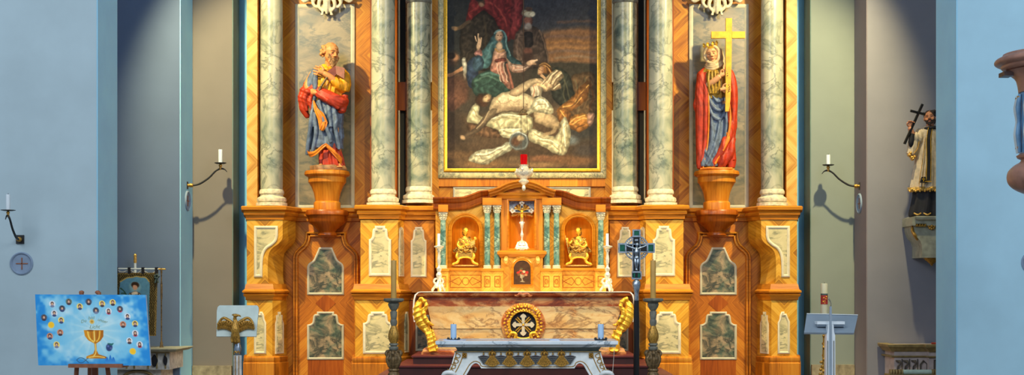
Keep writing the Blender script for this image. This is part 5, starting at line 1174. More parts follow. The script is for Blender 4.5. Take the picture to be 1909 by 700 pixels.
# ================================================================ easel and its picture
y = -6.3; s = S(y); FL = 541 + 1.6 / s
ea = thing('easel', 'brown wooden studio easel at the lower left holding the blue picture', 'easel', W(177, FL, y))
for a, b in ((152, 133), (184, 219)): MB().tube([W(a, 546, y + .16), W(b, FL, y - .1)], 4.4 * s, 8).build('leg', 'easel_wood', ea)
MB().tube([W(168, 560, y + .2), W(166, FL, y + .9)], 4 * s, 8).build('leg', 'easel_wood', ea)
MB().rect(171, 181, 560, FL - 40, y + .1, y + .14).build('mast', 'easel_wood', ea)
MB().rect(127, 227, 679.5, 686.5, y - .14, y + .1).build('ledge', 'easel_wood', ea)
MB().rect(146, 206, 735, 743, y + .02, y + .1).build('crossbar', 'easel_wood', ea)
for a in (152, 182): MB().ell(W(a, 545.6, y + .16), (5 * s, 5 * s, 3.6 * s)).build('knob', 'easel_wood', ea)
bo = thing('easel_picture', 'bright blue painted picture of a gold chalice ringed by small round portraits', 'picture', W(177, 679.6, y - .05))
cn4 = [W(65.5, 549.5, y + .06), W(271.5, 550.5, y + .06), W(281, 682.5, y - .1), W(71.5, 682, y - .1)]
MB().loft2(cn4, [p + Vector((0, .035, 0)) for p in cn4]).build('stretcher', 'wax_blue', bo)
cv = [np.array(p) + np.array((0, -.002, 0)) for p in (cn4[0], cn4[1], cn4[3], cn4[2])]
first_communion_board().build('canvas', 'board', bo, lambda u, v: cv[0] * (1 - u) * (1 - v) + cv[1] * u * (1 - v) + cv[2] * (1 - u) * v + cv[3] * u * v)
def text(body, px, py, hpx, rot, y, mat, parent, skew=0):
    cu = bpy.data.curves.new('t', 'FONT'); cu.body = body; cu.align_x = 'CENTER'; cu.size = hpx * S(y) * 1.4; cu.extrude = .0003; cu.shear = .25
    o = bpy.data.objects.new('t', cu); col.objects.link(o); dg = bpy.context.evaluated_depsgraph_get(); dg.update()
    me = bpy.data.meshes.new_from_object(o.evaluated_get(dg)); bpy.data.objects.remove(o)
    me.transform(Matrix.Rotation(PI / 2 - .235, 4, 'X') @ Matrix.Rotation(math.radians(-rot), 4, 'Z')); me.name = 'lettering'
    return link('lettering', me, mat, parent, W(px, py, y))
paint('letter_olive', (150, 172, 140), .7)
for tx, px, py, rot in (('Du', 156, 602, -14), ('bist', 170, 595.5, -4), ('unser', 190, 601, 18), ('Licht', 176, 613, -2)): text(tx, px, py, 6 if tx != 'Licht' else 7, rot, y + .06 - .16 * (py - 549.5) / 133 - .0035, 'letter_olive', bo)

# ================================================================ left aisle: side altar, banner, white candle pole
sa = thing('side_altar', 'chipped white and gilt side altar with a grey marble top behind the easel', 'side altar', (X(250, -1.5), -1.4, 0))
y = -1.85; s = S(y)
MB().plan([(X(150, y), -1.02), (X(150, y), y), (X(322, y), y), (X(322, y), -1.02)], [(o, Z(v, y)) for o, v in [(-.06, 657.5), (0, 657.5), (.03, 656), (.06, 653.5), (.07, 651.5), (.06, 650.5), (-.06, 650.5)]]).build('marble_top', 'bracket_stone', sa)
MB().rect(150, 322, 651, 657, y, -1.02).build('top_slab', 'bracket_stone', sa)
MB().rect(165, 316, 657, 690, y + .1, -1.02).build('frieze', 'chipped_white', sa)
k = MB()
for x0 in (276, 292, 308, 250, 236): k.rect(x0 - 1, x0 + 1.4, 660, 688, y + .085, y + .1)
k.rect(165, 316, 657.2, 659.4, y + .08, y + .1).build('gilt_mouldings', 'olive_gilt', sa)
MB().pp(smooth2([(287, 662), (292, 668), (293, 676), (288, 685), (283, 680), (281, 671), (287, 662)], 4)[:-1], y + .07, y + .1).build('dark_cartouche', 'black_cloth', sa)
MB().pp(smooth2([(306, 663), (311, 670), (309, 682), (304, 676), (306, 663)], 4)[:-1], y + .07, y + .1).build('dark_cartouche', 'black_cloth', sa)
MB().rect(178, 300, 690, 541 + 1.6 / S(y + .2), y + .2, -1.02).build('antependium', 'chipped_white', sa)
MB().frame(xz(arc(258, 716, 36, 20, 160, 20, 26), y + .2), [(0, y + .22), (0, y + .17), (2 * s, y + .15), (5 * s, y + .18), (5 * s, y + .22)], closed=False).build('oval_moulding', 'olive_gilt', sa)
y = -1.42; s = S(y)
bn = thing('church_banner', 'brown and gold embroidered hanging banner showing a haloed saint on blue', 'banner', W(301, 651, y))
MB().tube([W(208, 501.5, y), W(304, 502.5, y)], 1.5 * s, 8).build('crossbar', 'wax_white', bn)
k = MB(); k.ell(W(306, 502.5, y), (3 * s, 2 * s, 1.6 * s)); k.tube([W(296, 502.4, y), W(309, 502.6, y)], [2 * s, 1.2 * s], 8); k.build('finial', 'gold_soft', bn)
MB().lp(301, y, [(4, 650.5), (4, 648), (2.6, 644), (2.6, 640), (1.3, 636), (1.3, 560), (1.9, 556), (1.9, 530), (1.2, 526), (1.2, 512), (1.8, 508), (1.4, 500)], 12).build('pole', 'bronze', bn)
k = MB()
for px in (217, 240.5, 266, 291): k.rect(px - 2.4, px + 2.4, 499, 511, y - .022, y + .02)
k.build('loops', 'black_cloth', bn)
k = MB(); ctube(k, [W(216, 503, y), W(228, 508, y), W(241, 504, y), W(254, 510, y), W(266, 505, y), W(280, 511, y), W(292, 505, y)], .8 * s, 5, 6); k.build('cord_swag', 'chipped_white', bn)
cb = banner_picture().build('cloth', 'banner', bn, lambda u, v: W(214 + 80 * u - 3 * u * v, 509 + 118 * v, y - .02))
k = MB(); 
for a in (0, 1.2, 2.4, 3.6, 4.8): k.ell(W(292 + 3.4 * math.cos(a), 516 + 3 * math.sin(a), y - .04), (2.6 * s, .02, 2.2 * s))
for dx in (-3, 3): k.tube([W(292, 517, y - .04), W(292 + dx, 528, y - .04)], [1.4 * s, 1.8 * s], 6)
k.build('bow', 'ribbon_teal', bn)
y = -1.18; s = S(y)
wp = thing('white_candle_pole', 'tall slim white candle with a brass cap rising behind the hanging banner', 'candle', W(252, 652, y))
MB().lp(252, y, [(5, 652), (5, 649), (2.6, 645), (2.4, 490)], 14).build('shaft', 'wax_white', wp)
MB().lp(252, y, [(2.6, 491), (3, 488), (2.6, 480), (3, 476), (1.6, 474)], 14).build('brass_cap', 'gold_soft', wp)

# ================================================================ right aisle: relief pedestal and kneeler
y = -1.62; s = S(y); FL = 541 + 1.6 / s
rp = thing('relief_pedestal', 'grey carved side altar with stepped cornice and small consoles beside the right pier', 'side altar', (X(1720, y), -1.3, 0))
MB().plan([(X(1668, y), -1.02), (X(1668, y), y + .12), (X(1733, y), y + .12), (X(1733, y), y), (X(1800, y), y), (X(1800, y), -1.02)], [(o, Z(v, y)) for o, v in [(-.05, 657), (.01, 657), (.02, 655), (.05, 650), (.07, 648), (.075, 644), (.07, 643), (-.05, 643)]]).build('cornice', 'olive_gilt', rp)
MB().rect(1667, 1734, 644, FL, y + .12, -1.02).rect(1732, 1800, 644, FL, y + .01, -1.02).build('body', 'grey_relief', rp)
MB().plan([(X(1668, y), -1.02), (X(1668, y), y + .12), (X(1733, y), y + .12), (X(1733, y), y), (X(1800, y), y)], [(o, Z(v, y)) for o, v in [(-.03, 668.5), (.012, 668), (.025, 666), (.02, 664.5), (-.03, 664.5)]]).build('string_moulding', 'olive_gilt', rp)
for px in (1675, 1689, 1704):
    k = MB(); ctube(k, [W(px - 3, 675, y + .1), W(px + 2, 675, y + .07), W(px + 3, 680, y + .07), W(px - 1, 684, y + .09), W(px - 2, 692, y + .11)], [1.2 * s, 1.6 * s, 1.8 * s, 1.4 * s, 1 * s]); k.rect(px - 4, px + 4, 672.5, 675, y + .08, y + .13); k.build('console', 'grey_relief_dark', rp)
    MB().rect(px + 6.2, px + 7.4, 670, 700, y + .105, y + .13).build('pilaster_edge', 'grey_relief_dark', rp)
MB().frame(xz([(1716, 700), (1716, 680), (1721, 674), (1727, 680), (1727, 700)], y + .12), [(0, y + .13), (0, y + .095), (1.4 * s, y + .095), (1.4 * s, y + .13)], closed=False).build('pointed_panel', 'grey_relief_dark', rp)
MB().frame(xz([(1742, 720), (1742, 673), (1780, 673), (1780, 720)], y + .01), [(0, y + .02), (0, y - .015), (1.6 * s, y - .015), (1.6 * s, y + .02)], closed=False).build('panel_moulding', 'grey_relief_dark', rp)
MB().lp(1751, y + .25, [(10, 643), (12, 641), (11, 639.5), (6, 639.5)], 20, sx=1.3).build('red_dish', 'mantle_red').location
for o in list(col.objects):
    if o.name.startswith('red_dish'): tag(o, 'shallow red dish on top of the grey carved side altar by the right pier', 'dish')
y = -2.3; s = S(y); FL = 541 + 1.6 / s
kn = thing('bolster_bench', 'low bench with a pale mint roll and gold-striped ends at the bottom right', 'bench', W(1702, FL, y))
MB().tube([W(1683, 694.5, y), W(1736, 694.5, y)], 4.6 * s, 20).build('mint_roll', 'mint_bolster', kn)
for a in (1660, 1665, 1670, 1676, 1681, 1738, 1743, 1748): MB().tube([W(a - 1.6, 695, y), W(a + 1.6, 695, y)], 5.8 * s, 20).build('gilt_ring', 'olive_gilt', kn)
MB().rect(1659, 1750, 699, 704, y - .03, y + .25).build('rail', 'olive_gilt', kn)
for a in (1661, 1744): MB().rect(a, a + 5, 703, FL, y - .02, y + .22).build('leg', 'olive_gilt', kn)

# ================================================================ sconces, wall crosses, pulpit
def sconce(plate, tip, yw, yt, cdl, dish, label, clabel, side=0):
    t = thing('wall_sconce', label, 'sconce', plate, 'black iron candle sconces')
    s = S(yt); px, pdish = tip
    e = W(px, pdish + 10, yt)
    k = MB()
    if side: k.box(plate.x - .008, plate.x + .008, plate.y - .03, plate.y + .03, plate.z - .05, plate.z + .05)
    else: k.box(plate.x - .045, plate.x + .045, plate.y - .02, plate.y, plate.z - .05, plate.z + .05)
    k.build('wall_plate', 'iron', t)
    d = (e - plate); a1 = plate + Vector((d.x * .18, d.y * .18, 0))
    MB().tube([plate, plate.lerp(a1, .4), plate.lerp(a1, .5), plate.lerp(a1, .95), a1], [.022, .022, .03, .024, .015], 12).build('brass_collar', 'gold_dark', t)
    ctube(MB(), [a1, plate + Vector((d.x * .38, d.y * .38, d.z * .1)), plate + Vector((d.x * .65, d.y * .65, d.z * .45)), plate + Vector((d.x * .85, d.y * .85, d.z * .85)), e, e + Vector((d.x * .12, d.y * .12, -.008)), e + Vector((d.x * .2, d.y * .2, -.045))], [.014, .014, .013, .012, .013, .009, .004], 6, 8).build('arm', 'iron', t)
    MB().lp(px, yt, [(2, pdish + 12), (2.6, pdish + 8), (2, pdish + 6), (3.2, pdish + 5), (3.2, pdish + 3), (1.8, pdish + 1.5), (1.8, pdish)], 14).build('socket', 'gold_dark', t)
    MB().lp(px, yt, [(2, pdish + 1.2), (8, pdish + .8), (dish, pdish - .4), (dish, pdish - 1.2), (8, pdish - .2), (2, pdish)], 24).build('drip_pan', 'iron', t)
    candle(px, cdl[0], cdl[1], pdish - .2, yt, 'wax_white', clabel, 'white sconce candles')
sconce(W(38, 447, -4.0), (15, 393), -4, -4.5, (4, 363), 13.5, 'black iron candle sconce on the left front pier above the round wall cross', 'white candle in the sconce above the round wall cross')
sconce(Vector((al + .012, -.62, Z(346, -.62))), (411, 305), 0, -.62, (3.8, 279), 11, 'black iron sconce reaching right across the tan wall left of the altarpiece', 'white candle in front of the tan wall left of the altarpiece', 1)
sconce(Vector((ar - .012, -.62, Z(347.5, -.62))), (1544, 308.5), 0, -.62, (3.8, 289), 11, 'black iron sconce reaching left across the pale green wall right of the altarpiece', 'white candle in front of the pale green wall right of the altarpiece', 1)
for px, py, lab in ((40.5, 492, 'round plaster wall cross with a gilt cross on the left front pier'), (1925, 490, 'round plaster wall cross at the far right edge')):
    y = -4.0; s = S(y); t = thing('consecration_cross', lab, 'wall cross', W(px, py, y), 'round wall crosses')
    k = MB(); rings = []
    for r, d in ((21.5, .0), (21.5, -.012), (19.5, -.022), (17.5, -.012), (17, -.004), (1, -.004)): rings.append([k.bm.verts.new((X(px, y) + r * s * math.cos(a), y + d, Z(py, y) + r * s * math.sin(a))) for a in (2 * PI * i / 40 for i in range(40))])
    k._rings(rings, 40); k.build('plaster_disc', 'plaster_disc', t)
    MB().rect(px - 11, px + 11, py - .9, py + .9, y - .012, y - .003).rect(px - .9, px + .9, py - 11, py + 11, y - .012, y - .003).build('gilt_cross', 'easel_wood', t)
for sx, xw, py, lab in ((1, al + .012, 375, 'round plaster wall cross seen edge-on under the sconce by the tan wall'), (-1, ar - .012, 380, 'round plaster wall cross seen edge-on under the sconce by the pale green wall')):
    yw = -.62; s = S(yw); z0 = Z(py, yw); t = thing('consecration_cross', lab, 'wall cross', (xw, yw, z0), 'round wall crosses')
    k = MB(); rings = []
    for r, d in ((19, .0), (19, .012), (17, .022), (15.5, .012), (15, .004), (1, .004)): rings.append([k.bm.verts.new((xw + sx * d, yw + r * s * math.cos(a), z0 + r * s * math.sin(a))) for a in (2 * PI * i / 40 for i in range(40))])
    k._rings(rings, 40); k.build('plaster_disc', 'plaster_disc', t)
    x0, x1 = sorted((xw + sx * .003, xw + sx * .012)); MB().box(x0, x1, yw - 10 * s, yw + 10 * s, z0 - .006, z0 + .006).box(x0, x1, yw - .006, yw + .006, z0 - 10 * s, z0 + 10 * s).build('gilt_cross', 'easel_wood', t)
y = -7.0; s = S(y); pcx = 1962
pu = thing('pulpit', 'turned brown wooden pulpit with blue painted body at the right edge', 'pulpit', W(pcx, 352, y))
MB().lp(pcx, y, ([(70, 132), (84, 130)] + smooth2([(84, 130), (90, 126), (92, 122)], 3)[1:] + smooth2([(98, 120), (102.5, 117), (103, 113), (100, 109), (94, 106)], 3) + [(90, 104), (88, 100), (60, 98)])[::-1], 64).build('rail', 'pulpit_wood', pu)
MB().lp(pcx, y, (smooth2([(60, 172), (62, 158), (66, 146), (76, 137), (84, 132)], 4) + [(60, 131)])[::-1], 64).build('cove', 'pulpit_wood', pu)
MB().lp(pcx, y, [(50, 296), (58, 290), (58, 170), (50, 165)], 16).build('body', 'pulpit_blue', pu)
MB().rect(1872, 1890, 133, 141, y - .05, y + .1).build('bracket', 'pulpit_dark', pu)
for i in range(16):
    a = PI * 2 * i / 16
    k = MB(); o = Vector((X(pcx, y) + 59 * s * math.cos(a), y + 59 * s * math.sin(a), 0)); tq = Vector((-math.sin(a), math.cos(a), 0)); dd = Vector((math.cos(a), math.sin(a), 0))
    def v(u, p, d=0): return o + tq * u * s + dd * d * s + Vector((0, 0, Z(p, y)))
    ctube(k, [v(0, 176, 2), v(1, 200, 5), v(-1, 225, 3), v(1, 250, 5), v(0, 284, 2)], [3 * s, 5 * s, 3.4 * s, 5 * s, 3 * s]); k.build('baluster', 'pulpit_white' if i % 2 else 'pulpit_blue', pu)
    MB().ell(v(0, 182, 3), (4 * s, 4 * s, 5 * s)).build('gilt_mask', 'gold_dark', pu); MB().ell(v(0, 274, 3), (4 * s, 4 * s, 6 * s)).build('gilt_mask', 'gold_dark', pu)
MB().lp(pcx, y, smooth2([(30, 368), (52, 360), (68, 352), (78, 342), (81, 330), (78, 318), (68, 308), (58, 302), (55, 297)], 4) + [(62, 294), (64, 290), (58, 286), (40, 286)], 64).build('bowl', 'pulpit_wood', pu)
MB().lp(pcx, y, [(14, 541 + 1.6 / s), (14, 400), (20, 380), (30, 367)], 24).build('pillar', 'pulpit_wood', pu)
# ================================================================ carved figures
class Fig:
    def __init__(s, yb): s.y = yb; s.s = S(yb)
    def p(s, a, b, d=0): return W(a, b, s.y) + Vector((0, d * s.s, 0))
    def r(s, *q): return tuple(v * s.s for v in q) if len(q) > 1 else q[0] * s.s
    def tube(s, k, pts, rad, n=5, seg=12): ctube(k, [s.p(*q) for q in pts], [v * s.s for v in rad], n, seg)
    def ell(s, k, c, r, rot=None): k.ell(s.p(*c), s.r(*r), rot)
    def robe(s, k, rings, folds=9, amp=.06, seed=1, seg=72):
        """draped column; rings = (px, py, depth, rx, ry, fold strength)"""
        rr = random.Random(seed); ph = [rr.uniform(0, 6.28) for _ in range(4)]; vs = []
        P = bez([(q[0], q[1], q[2]) for q in rings], 5); Q = bez([(q[3], q[4], q[5]) for q in rings], 5)
        for i, (c, q) in enumerate(zip(P, Q)):
            u = i / (len(P) - 1); ring = []
            for j in range(seg):
                t = 2 * PI * j / seg; f = 1.5 * (.64 - abs(math.sin((folds * t + ph[0] + 1.3 * u) / 2))) * 1.6 + .8 * (.64 - abs(math.sin(((folds + 4) * t + ph[1] - 1.8 * u) / 2))) + .4 * math.cos((folds // 2 + 1) * t + ph[2] + 2 * u)
                m = 1 + amp * q.z * f
                ring.append(k.bm.verts.new(s.p(c.x + q.x * m * math.cos(t), c.y, c.z + q.y * m * math.sin(t))))
            vs.append(ring)
        k._rings(vs, seg)
def ribbon(k, f, A, B, th=2.2, wave=1.6, n=6, nw=3):
    """a strip of hanging cloth between two edge curves, wavy and thin"""
    a = bez([(q[0], q[1], q[2]) for q in A], n); b = bez([(q[0], q[1], q[2]) for q in B], n); m = 8; g = []
    for off in (0, th):
        g.append([[k.bm.verts.new(f.p(*((p.lerp(q, j / m)) + Vector((0, 0, off - wave * math.cos(2 * PI * nw * j / m / 2 + i * .25)))))) for j in range(m + 1)] for i, (p, q) in enumerate(zip(a, b))])
    r, c = len(a), m + 1
    for i in range(r - 1):
        for j in range(m):
            k.bm.faces.new((g[0][i][j], g[0][i][j + 1], g[0][i + 1][j + 1], g[0][i + 1][j])); k.bm.faces.new((g[1][i][j], g[1][i + 1][j], g[1][i + 1][j + 1], g[1][i][j + 1]))
        for j in (0, m): k.bm.faces.new((g[0][i][j], g[0][i + 1][j], g[1][i + 1][j], g[1][i][j]))
    for i in (0, r - 1):
        for j in range(m): k.bm.faces.new((g[0][i][j], g[1][i][j], g[1][i][j + 1], g[0][i][j + 1]))
def head(k, f, c, R_, yaw=0, tilt=0, nod=0, beard=0, cols=None, skin=None):
    """carved head, R_ = half height in px; yaw>0 turns to the photo's right"""
    m = Matrix.Rotation(math.radians(yaw), 3, 'Z') @ Matrix.Rotation(math.radians(tilt), 3, 'Y') @ Matrix.Rotation(math.radians(nod), 3, 'X'); o = f.p(*c); u = R_ * f.s
    def v(x, y, z): return o + m @ Vector((x * u, y * u, z * u))
    def e(p, r, q=None): k.ell(v(*p), tuple(a * u for a in r), (m @ q) if q else m)
    e((0, .12, .22), (.70, .86, .80)); e((0, -.14, -.22), (.58, .62, .66)); e((0, -.36, -.72), (.30, .30, .26))
    e((0, -.60, .25), (.50, .18, .12)); ctube(k, [v(0, -.66, .2), v(0, -.86, -.08), v(0, -.92, -.2)], [.09 * u, .12 * u, .15 * u], 4, 8); e((.12, -.78, -.22), (.08, .1, .07)); e((-.12, -.78, -.22), (.08, .1, .07))
    for sg in (-1, 1):
        e((sg * .25, -.60, .07), (.15, .1, .085)); e((sg * .36, -.46, -.16), (.2, .2, .2)); e((sg * .68, .08, 0), (.09, .17, .24))
    e((0, -.70, -.44), (.2, .09, .05)); e((0, -.68, -.53), (.17, .09, .055))
    if cols is not None:
        for sg in (-1, 1): cols += [(v(sg * .25, -.69, .05), (.12 * u, .12 * u, .055 * u), (84, 54, 36)), (v(sg * .25, -.70, .28), (.24 * u, .2 * u, .06 * u), (136, 92, 56)), (v(sg * .36, -.6, -.18), .2 * u, (222, 148, 100))]
        cols += [(v(0, -.74, -.48), (.2 * u, .16 * u, .08 * u), (184, 96, 70))]
    return v, u
def hand(k, f, w, dr, up, size, curl=.5, flip=1):
    """palm, five unequal fingers; w wrist, dr pointing direction, up = knuckle-line direction (px space x, py, depth)"""
    d = Vector((dr[0], dr[2], -dr[1])).normalized(); t = Vector((up[0], up[2], -up[1])); t = (t - d * t.dot(d)).normalized(); n = d.cross(t).normalized() * flip; o = f.p(*w); u = size * f.s
    ctube(k, [o - d * .15 * u, o + d * .25 * u, o + d * .5 * u], [.17 * u, .2 * u, .2 * u], 3, 10)
    for i, (off, ln) in enumerate(((.29, .44), (.1, .52), (-.1, .49), (-.29, .38))):
        b = o + d * .48 * u + t * off * u; c = curl * (1 + .15 * i)
        ctube(k, [b, b + d * ln * .5 * u + n * .08 * c * u, b + d * ln * (.85 - .3 * c) * u + n * (.3 * c) * u, b + d * ln * (1 - .65 * c) * u + n * (.55 * c) * u], [.08 * u, .074 * u, .066 * u, .045 * u], 3, 8)
    b = o + d * .15 * u + t * .2 * u; ctube(k, [b, b + d * .2 * u + t * .2 * u + n * .1 * u, b + d * .42 * u + t * .22 * u + n * .2 * u], [.11 * u, .1 * u, .07 * u], 3, 8)
SK = (214, 142, 84)
# ---------------------------------------------------------------- bearded apostle on the left bracket
f = Fig(-.36); s = f.s
pe = thing('statue', 'carved statue of a bald bearded man in yellow tunic holding an open book', 'statue', f.p(612, 319.5, 0))
k = MB(); cols = []
v, u = head(k, f, (618, 101, -10), 20, 44, 8, 14, cols=cols)
f.tube(k, [(612, 132, 0), (614, 120, -3), (616, 112, -5)], [9, 8, 9]); f.tube(k, [(611, 190, 2), (611, 160, 0), (612, 132, 0)], [16, 20, 13])
f.tube(k, [(586, 138, 0), (575, 160, -4), (584, 172, -12), (592, 176, -20)], [9, 8, 6.5, 5.4]); hand(k, f, (591, 176, -21), (1, .12, -.2), (.1, -1, -.2), 23, .3, -1)
f.tube(k, [(640, 138, 0), (641, 158, -6), (632, 158, -18), (618, 147, -24), (608, 141, -25)], [9, 8, 7, 6, 5]); hand(k, f, (609, 141, -25), (-1, -.35, -.1), (.3, -1, -.1), 24, .15, 1)
for (a, b) in ((603, 616), (627, 633)): f.tube(k, [(a + 5 * (1 if a < 610 else -1), 200, 0), (a + 2, 262, -4), (a, 296, 0), (a, 307, 0)], [14, 9, 5.4, 5.6])
for a, b, dx in ((602, 308, -3), (629, 307, 6)):
    f.tube(k, [(a, b - 3, 2), (a + dx * .6, b + 1, -8), (a + dx, b + 4.5, -17)], [5, 4.6, 3.6]); 
    for i in range(5): f.tube(k, [(a + dx + (i - 2) * 1.9, b + 5, -16), (a + dx * 1.15 + (i - 2) * 2.2, b + 6, -22 + abs(i - 1))], [1.5, 1.3], 2, 6)
sculpt(k, 'body', 'flesh', pe, .0055, 1, .35, cols, SK)
k = MB()    # curls and beard
for i in range(34):
    a = R.uniform(-1, 1); b = R.uniform(-.5, .45); sg = 1 if i % 2 else -1
    k.ell(v(sg * (.62 + .1 * R.random()), .05 + .5 * R.random(), b), [R.uniform(.13, .2) * u] * 3, seg=1)
for i in range(18): k.ell(v(R.uniform(-.6, .6), .75 + R.uniform(-.1, .1), R.uniform(-.4, .5)), [R.uniform(.14, .22) * u] * 3, seg=1)
for i in range(60):
    t = R.uniform(-1, 1); h = R.random(); k.ell(v(t * .6 * (1 - .3 * h), -.52 - .2 * (1 - abs(t)) - .12 * h, -.5 - .62 * h - .1 * (1 - abs(t)) + .35 * abs(t)), (R.uniform(.1, .16) * u, R.uniform(.1, .16) * u, R.uniform(.14, .24) * u), seg=1)
for sg in (-1, 1): ctube(k, [v(0, -.78, -.36), v(sg * .18, -.7, -.42), v(sg * .3, -.58, -.56)], [.07 * u, .08 * u, .05 * u], 3, 6)
ctube(k, [v(-.1, -.58, .62), v(.05, -.66, .56), v(.12, -.7, .48)], [.08 * u, .08 * u, .04 * u], 3, 6)
sculpt(k, 'hair', 'hair_grey', pe, .006, 1, .3)
k = MB()
f.robe(k, [(612, 120, 0, 10, 9, .1), (611, 126, 0, 17, 11, .2), (612, 132, 0, 27, 14, .3), (612, 142, 0, 31, 17, .5), (613, 160, -2, 28, 18, .7), (613, 178, -2, 26, 18, .8), (613, 192, 0, 25, 17, .8)], 8, .05, 4)
f.tube(k, [(634, 134, -2), (641, 144, -4), (644, 160, -8), (643, 172, -8)], [11, 12, 12, 9]); f.tube(k, [(643, 166, -6), (633, 160, -17), (622, 151, -22)], [11, 10, 7])
for a in (-6, 3, 11): f.tube(k, [(612 + a, 140, -17), (614 + a * 1.2, 160, -20), (612 + a, 184, -18)], [2, 2.6, 2.2])
f.tube(k, [(602, 127, -6), (612, 131, -12), (622, 128, -8)], [3, 3.6, 3])
sculpt(k, 'tunic', 'tunic_yellow', pe, .0075, 2, .35, fold=(.006, 9, (1, .3, .4), 1))
k = MB()
f.robe(k, [(613, 184, 0, 25, 17, .3), (611, 205, 0, 29, 20, .8), (609, 235, 0, 30, 21, 1), (607, 258, 0, 32, 22, 1.2), (606, 270, 0, 33, 23, 1.3), (606, 278, 0, 33, 22, 1.3)], 8, .07, 9)
f.tube(k, [(592, 132, -2), (584, 145, -4), (578, 160, -5), (580, 170, -8)], [9, 10, 9, 7]); f.tube(k, [(596, 130, -8), (590, 148, -12), (590, 172, -14), (587, 188, -12)], [5, 6, 5, 4])
for q in ([(586, 190, -14), (584, 225, -20), (578, 262, -16), (574, 290, -10)], [(598, 190, -18), (604, 214, -24), (612, 242, -26), (622, 268, -24)], [(622, 188, -18), (628, 220, -22), (630, 252, -20), (634, 280, -14)], [(612, 190, -18), (618, 215, -24), (620, 240, -24)], [(590, 212, -20), (592, 250, -22), (586, 286, -20)]): f.tube(k, q, [3, 4.4, 4.6, 3.4])
sculpt(k, 'robe', 'robe_blue', pe, .0068, 1, .3, fold=(.009, 6, (1, .2, -.25), 2))
k = MB()    # red mantle slung across the hips and hanging at the left
f.tube(k, [(594, 172, -18), (606, 180, -22), (622, 188, -22), (636, 194, -16), (643, 190, -8)], [8, 11, 12, 12, 9]); f.tube(k, [(644, 178, -6), (642, 196, -10), (638, 208, -12), (632, 212, -12)], [7, 9, 7, 3]); f.tube(k, [(600, 178, -24), (616, 190, -30), (634, 204, -20)], [4, 5, 4])
f.tube(k, [(612, 178, -26), (628, 184, -28), (642, 184, -14)], [3, 4, 4])
f.tube(k, [(582, 150, 4), (571, 166, 0), (565, 182, 0), (567, 202, 2), (573, 220, 4)], [8, 10, 10, 9, 4]); f.tube(k, [(590, 166, -8), (577, 172, -12), (570, 186, -10), (574, 208, -6)], [7, 8, 6, 3]); f.tube(k, [(584, 176, -12), (580, 192, -12), (584, 212, -12)], [5, 5, 2.5])
sculpt(k, 'mantle', 'mantle_red', pe, .0068, 1, .3, fold=(.011, 6.5, (.5, .2, 1), 3))
k = MB()    # turned-back orange lining and hems
ribbon(k, f, [(586, 190, -20), (589, 208, -25), (596, 226, -29), (600, 246, -29)], [(589, 190, -20), (597, 206, -28), (608, 216, -31), (615, 232, -28)], 2.5, 1.2)
ribbon(k, f, [(600, 246, -29), (604, 238, -31), (607, 230, -31)], [(606, 248, -28), (612, 242, -30), (615, 232, -29)], 2.5, 1)
ribbon(k, f, [(572, 276, -12), (577, 284, -20), (590, 284, -26), (604, 274, -29), (612, 270, -28)], [(575, 288, -10), (582, 295, -20), (594, 291, -26), (606, 281, -29), (613, 275, -28)], 2.5, .8)
ribbon(k, f, [(612, 270, -28), (622, 278, -26), (632, 288, -22), (640, 296, -12)], [(610, 276, -28), (620, 286, -26), (629, 297, -22), (638, 309, -12)], 2.5, .8)
sculpt(k, 'lining', 'lining_orange', pe, .0055, 1, .3)
k = MB()
f.robe(k, [(616, 268, -4, 17, 12, .4), (616, 284, -4, 19, 14, 1), (618, 300, -4, 21, 15, 1.4), (620, 311, -4, 22, 15, 1.4)], 11, .08, 5)
sculpt(k, 'underskirt', 'mantle_red', pe, .0065, 1, .3)
k = MB()
P = [f.p(*q) for q in ((614, 137, -27), (628, 126, -20), (630, 142, -22), (618, 158, -28))]; P2 = [f.p(*q) for q in ((628, 126, -20), (646, 131, -26), (645, 151, -27), (630, 142, -22))]
for q in (P, P2): k.loft2(q, [c + Vector((0, 4 * s, 0)) for c in q])
k.build('book', 'book_red', pe)
k = MB(); f.tube(k, [(599, 172, -27), (606, 160, -28), (614, 148, -28)], [2.6, 2.4, 2.2]); k.build('key_handle', 'bronze', pe)
k = MB(); f.robe(k, [(613, 319.4, 0, 34, 24, .5), (613, 314, 0, 34, 24, .8), (612, 309, 0, 31, 22, 1.2)], 7, .05, 3)
sculpt(k, 'rock_base', 'rock_brown', pe, .009, 1, .3)
# ---------------------------------------------------------------- crowned woman with the golden cross on the right bracket
f = Fig(-.36); s = f.s
he = thing('statue', 'carved statue of a crowned veiled woman in red mantle embracing a golden cross', 'statue', f.p(1337, 319.5, 0))
k = MB(); cols = []
v, u = head(k, f, (1326, 102, -9), 17, -14, -9, 12, cols=cols)
f.tube(k, [(1334, 190, 0), (1333, 150, 0), (1331, 128, -2), (1328, 112, -4)], [16, 17, 9, 8])
f.tube(k, [(1312, 142, 0), (1312, 162, -8), (1326, 156, -20), (1338, 146, -26)], [8, 7, 6, 5]); hand(k, f, (1338, 146, -26), (1, -.5, -.1), (-.4, -1, 0), 19, .5, 1)
f.tube(k, [(1354, 144, 0), (1356, 166, -6), (1352, 172, -18), (1346, 171, -27)], [8, 7, 6, 5]); hand(k, f, (1341, 171, -28), (1, -.2, -.1), (-.2, -1, 0), 19, .5, 1)
f.tube(k, [(1330, 190, 0), (1326, 260, -4), (1322, 305, -2), (1321, 314, -10)], [15, 9, 6, 4]); f.tube(k, [(1346, 190, 0), (1346, 260, 0), (1346, 312, 0)], [15, 9, 5])
sculpt(k, 'body', 'flesh', he, .0055, 1, .35, cols, (222, 162, 112))
k = MB()
for t in np.linspace(0, 2 * PI, 16)[:-1]: pass
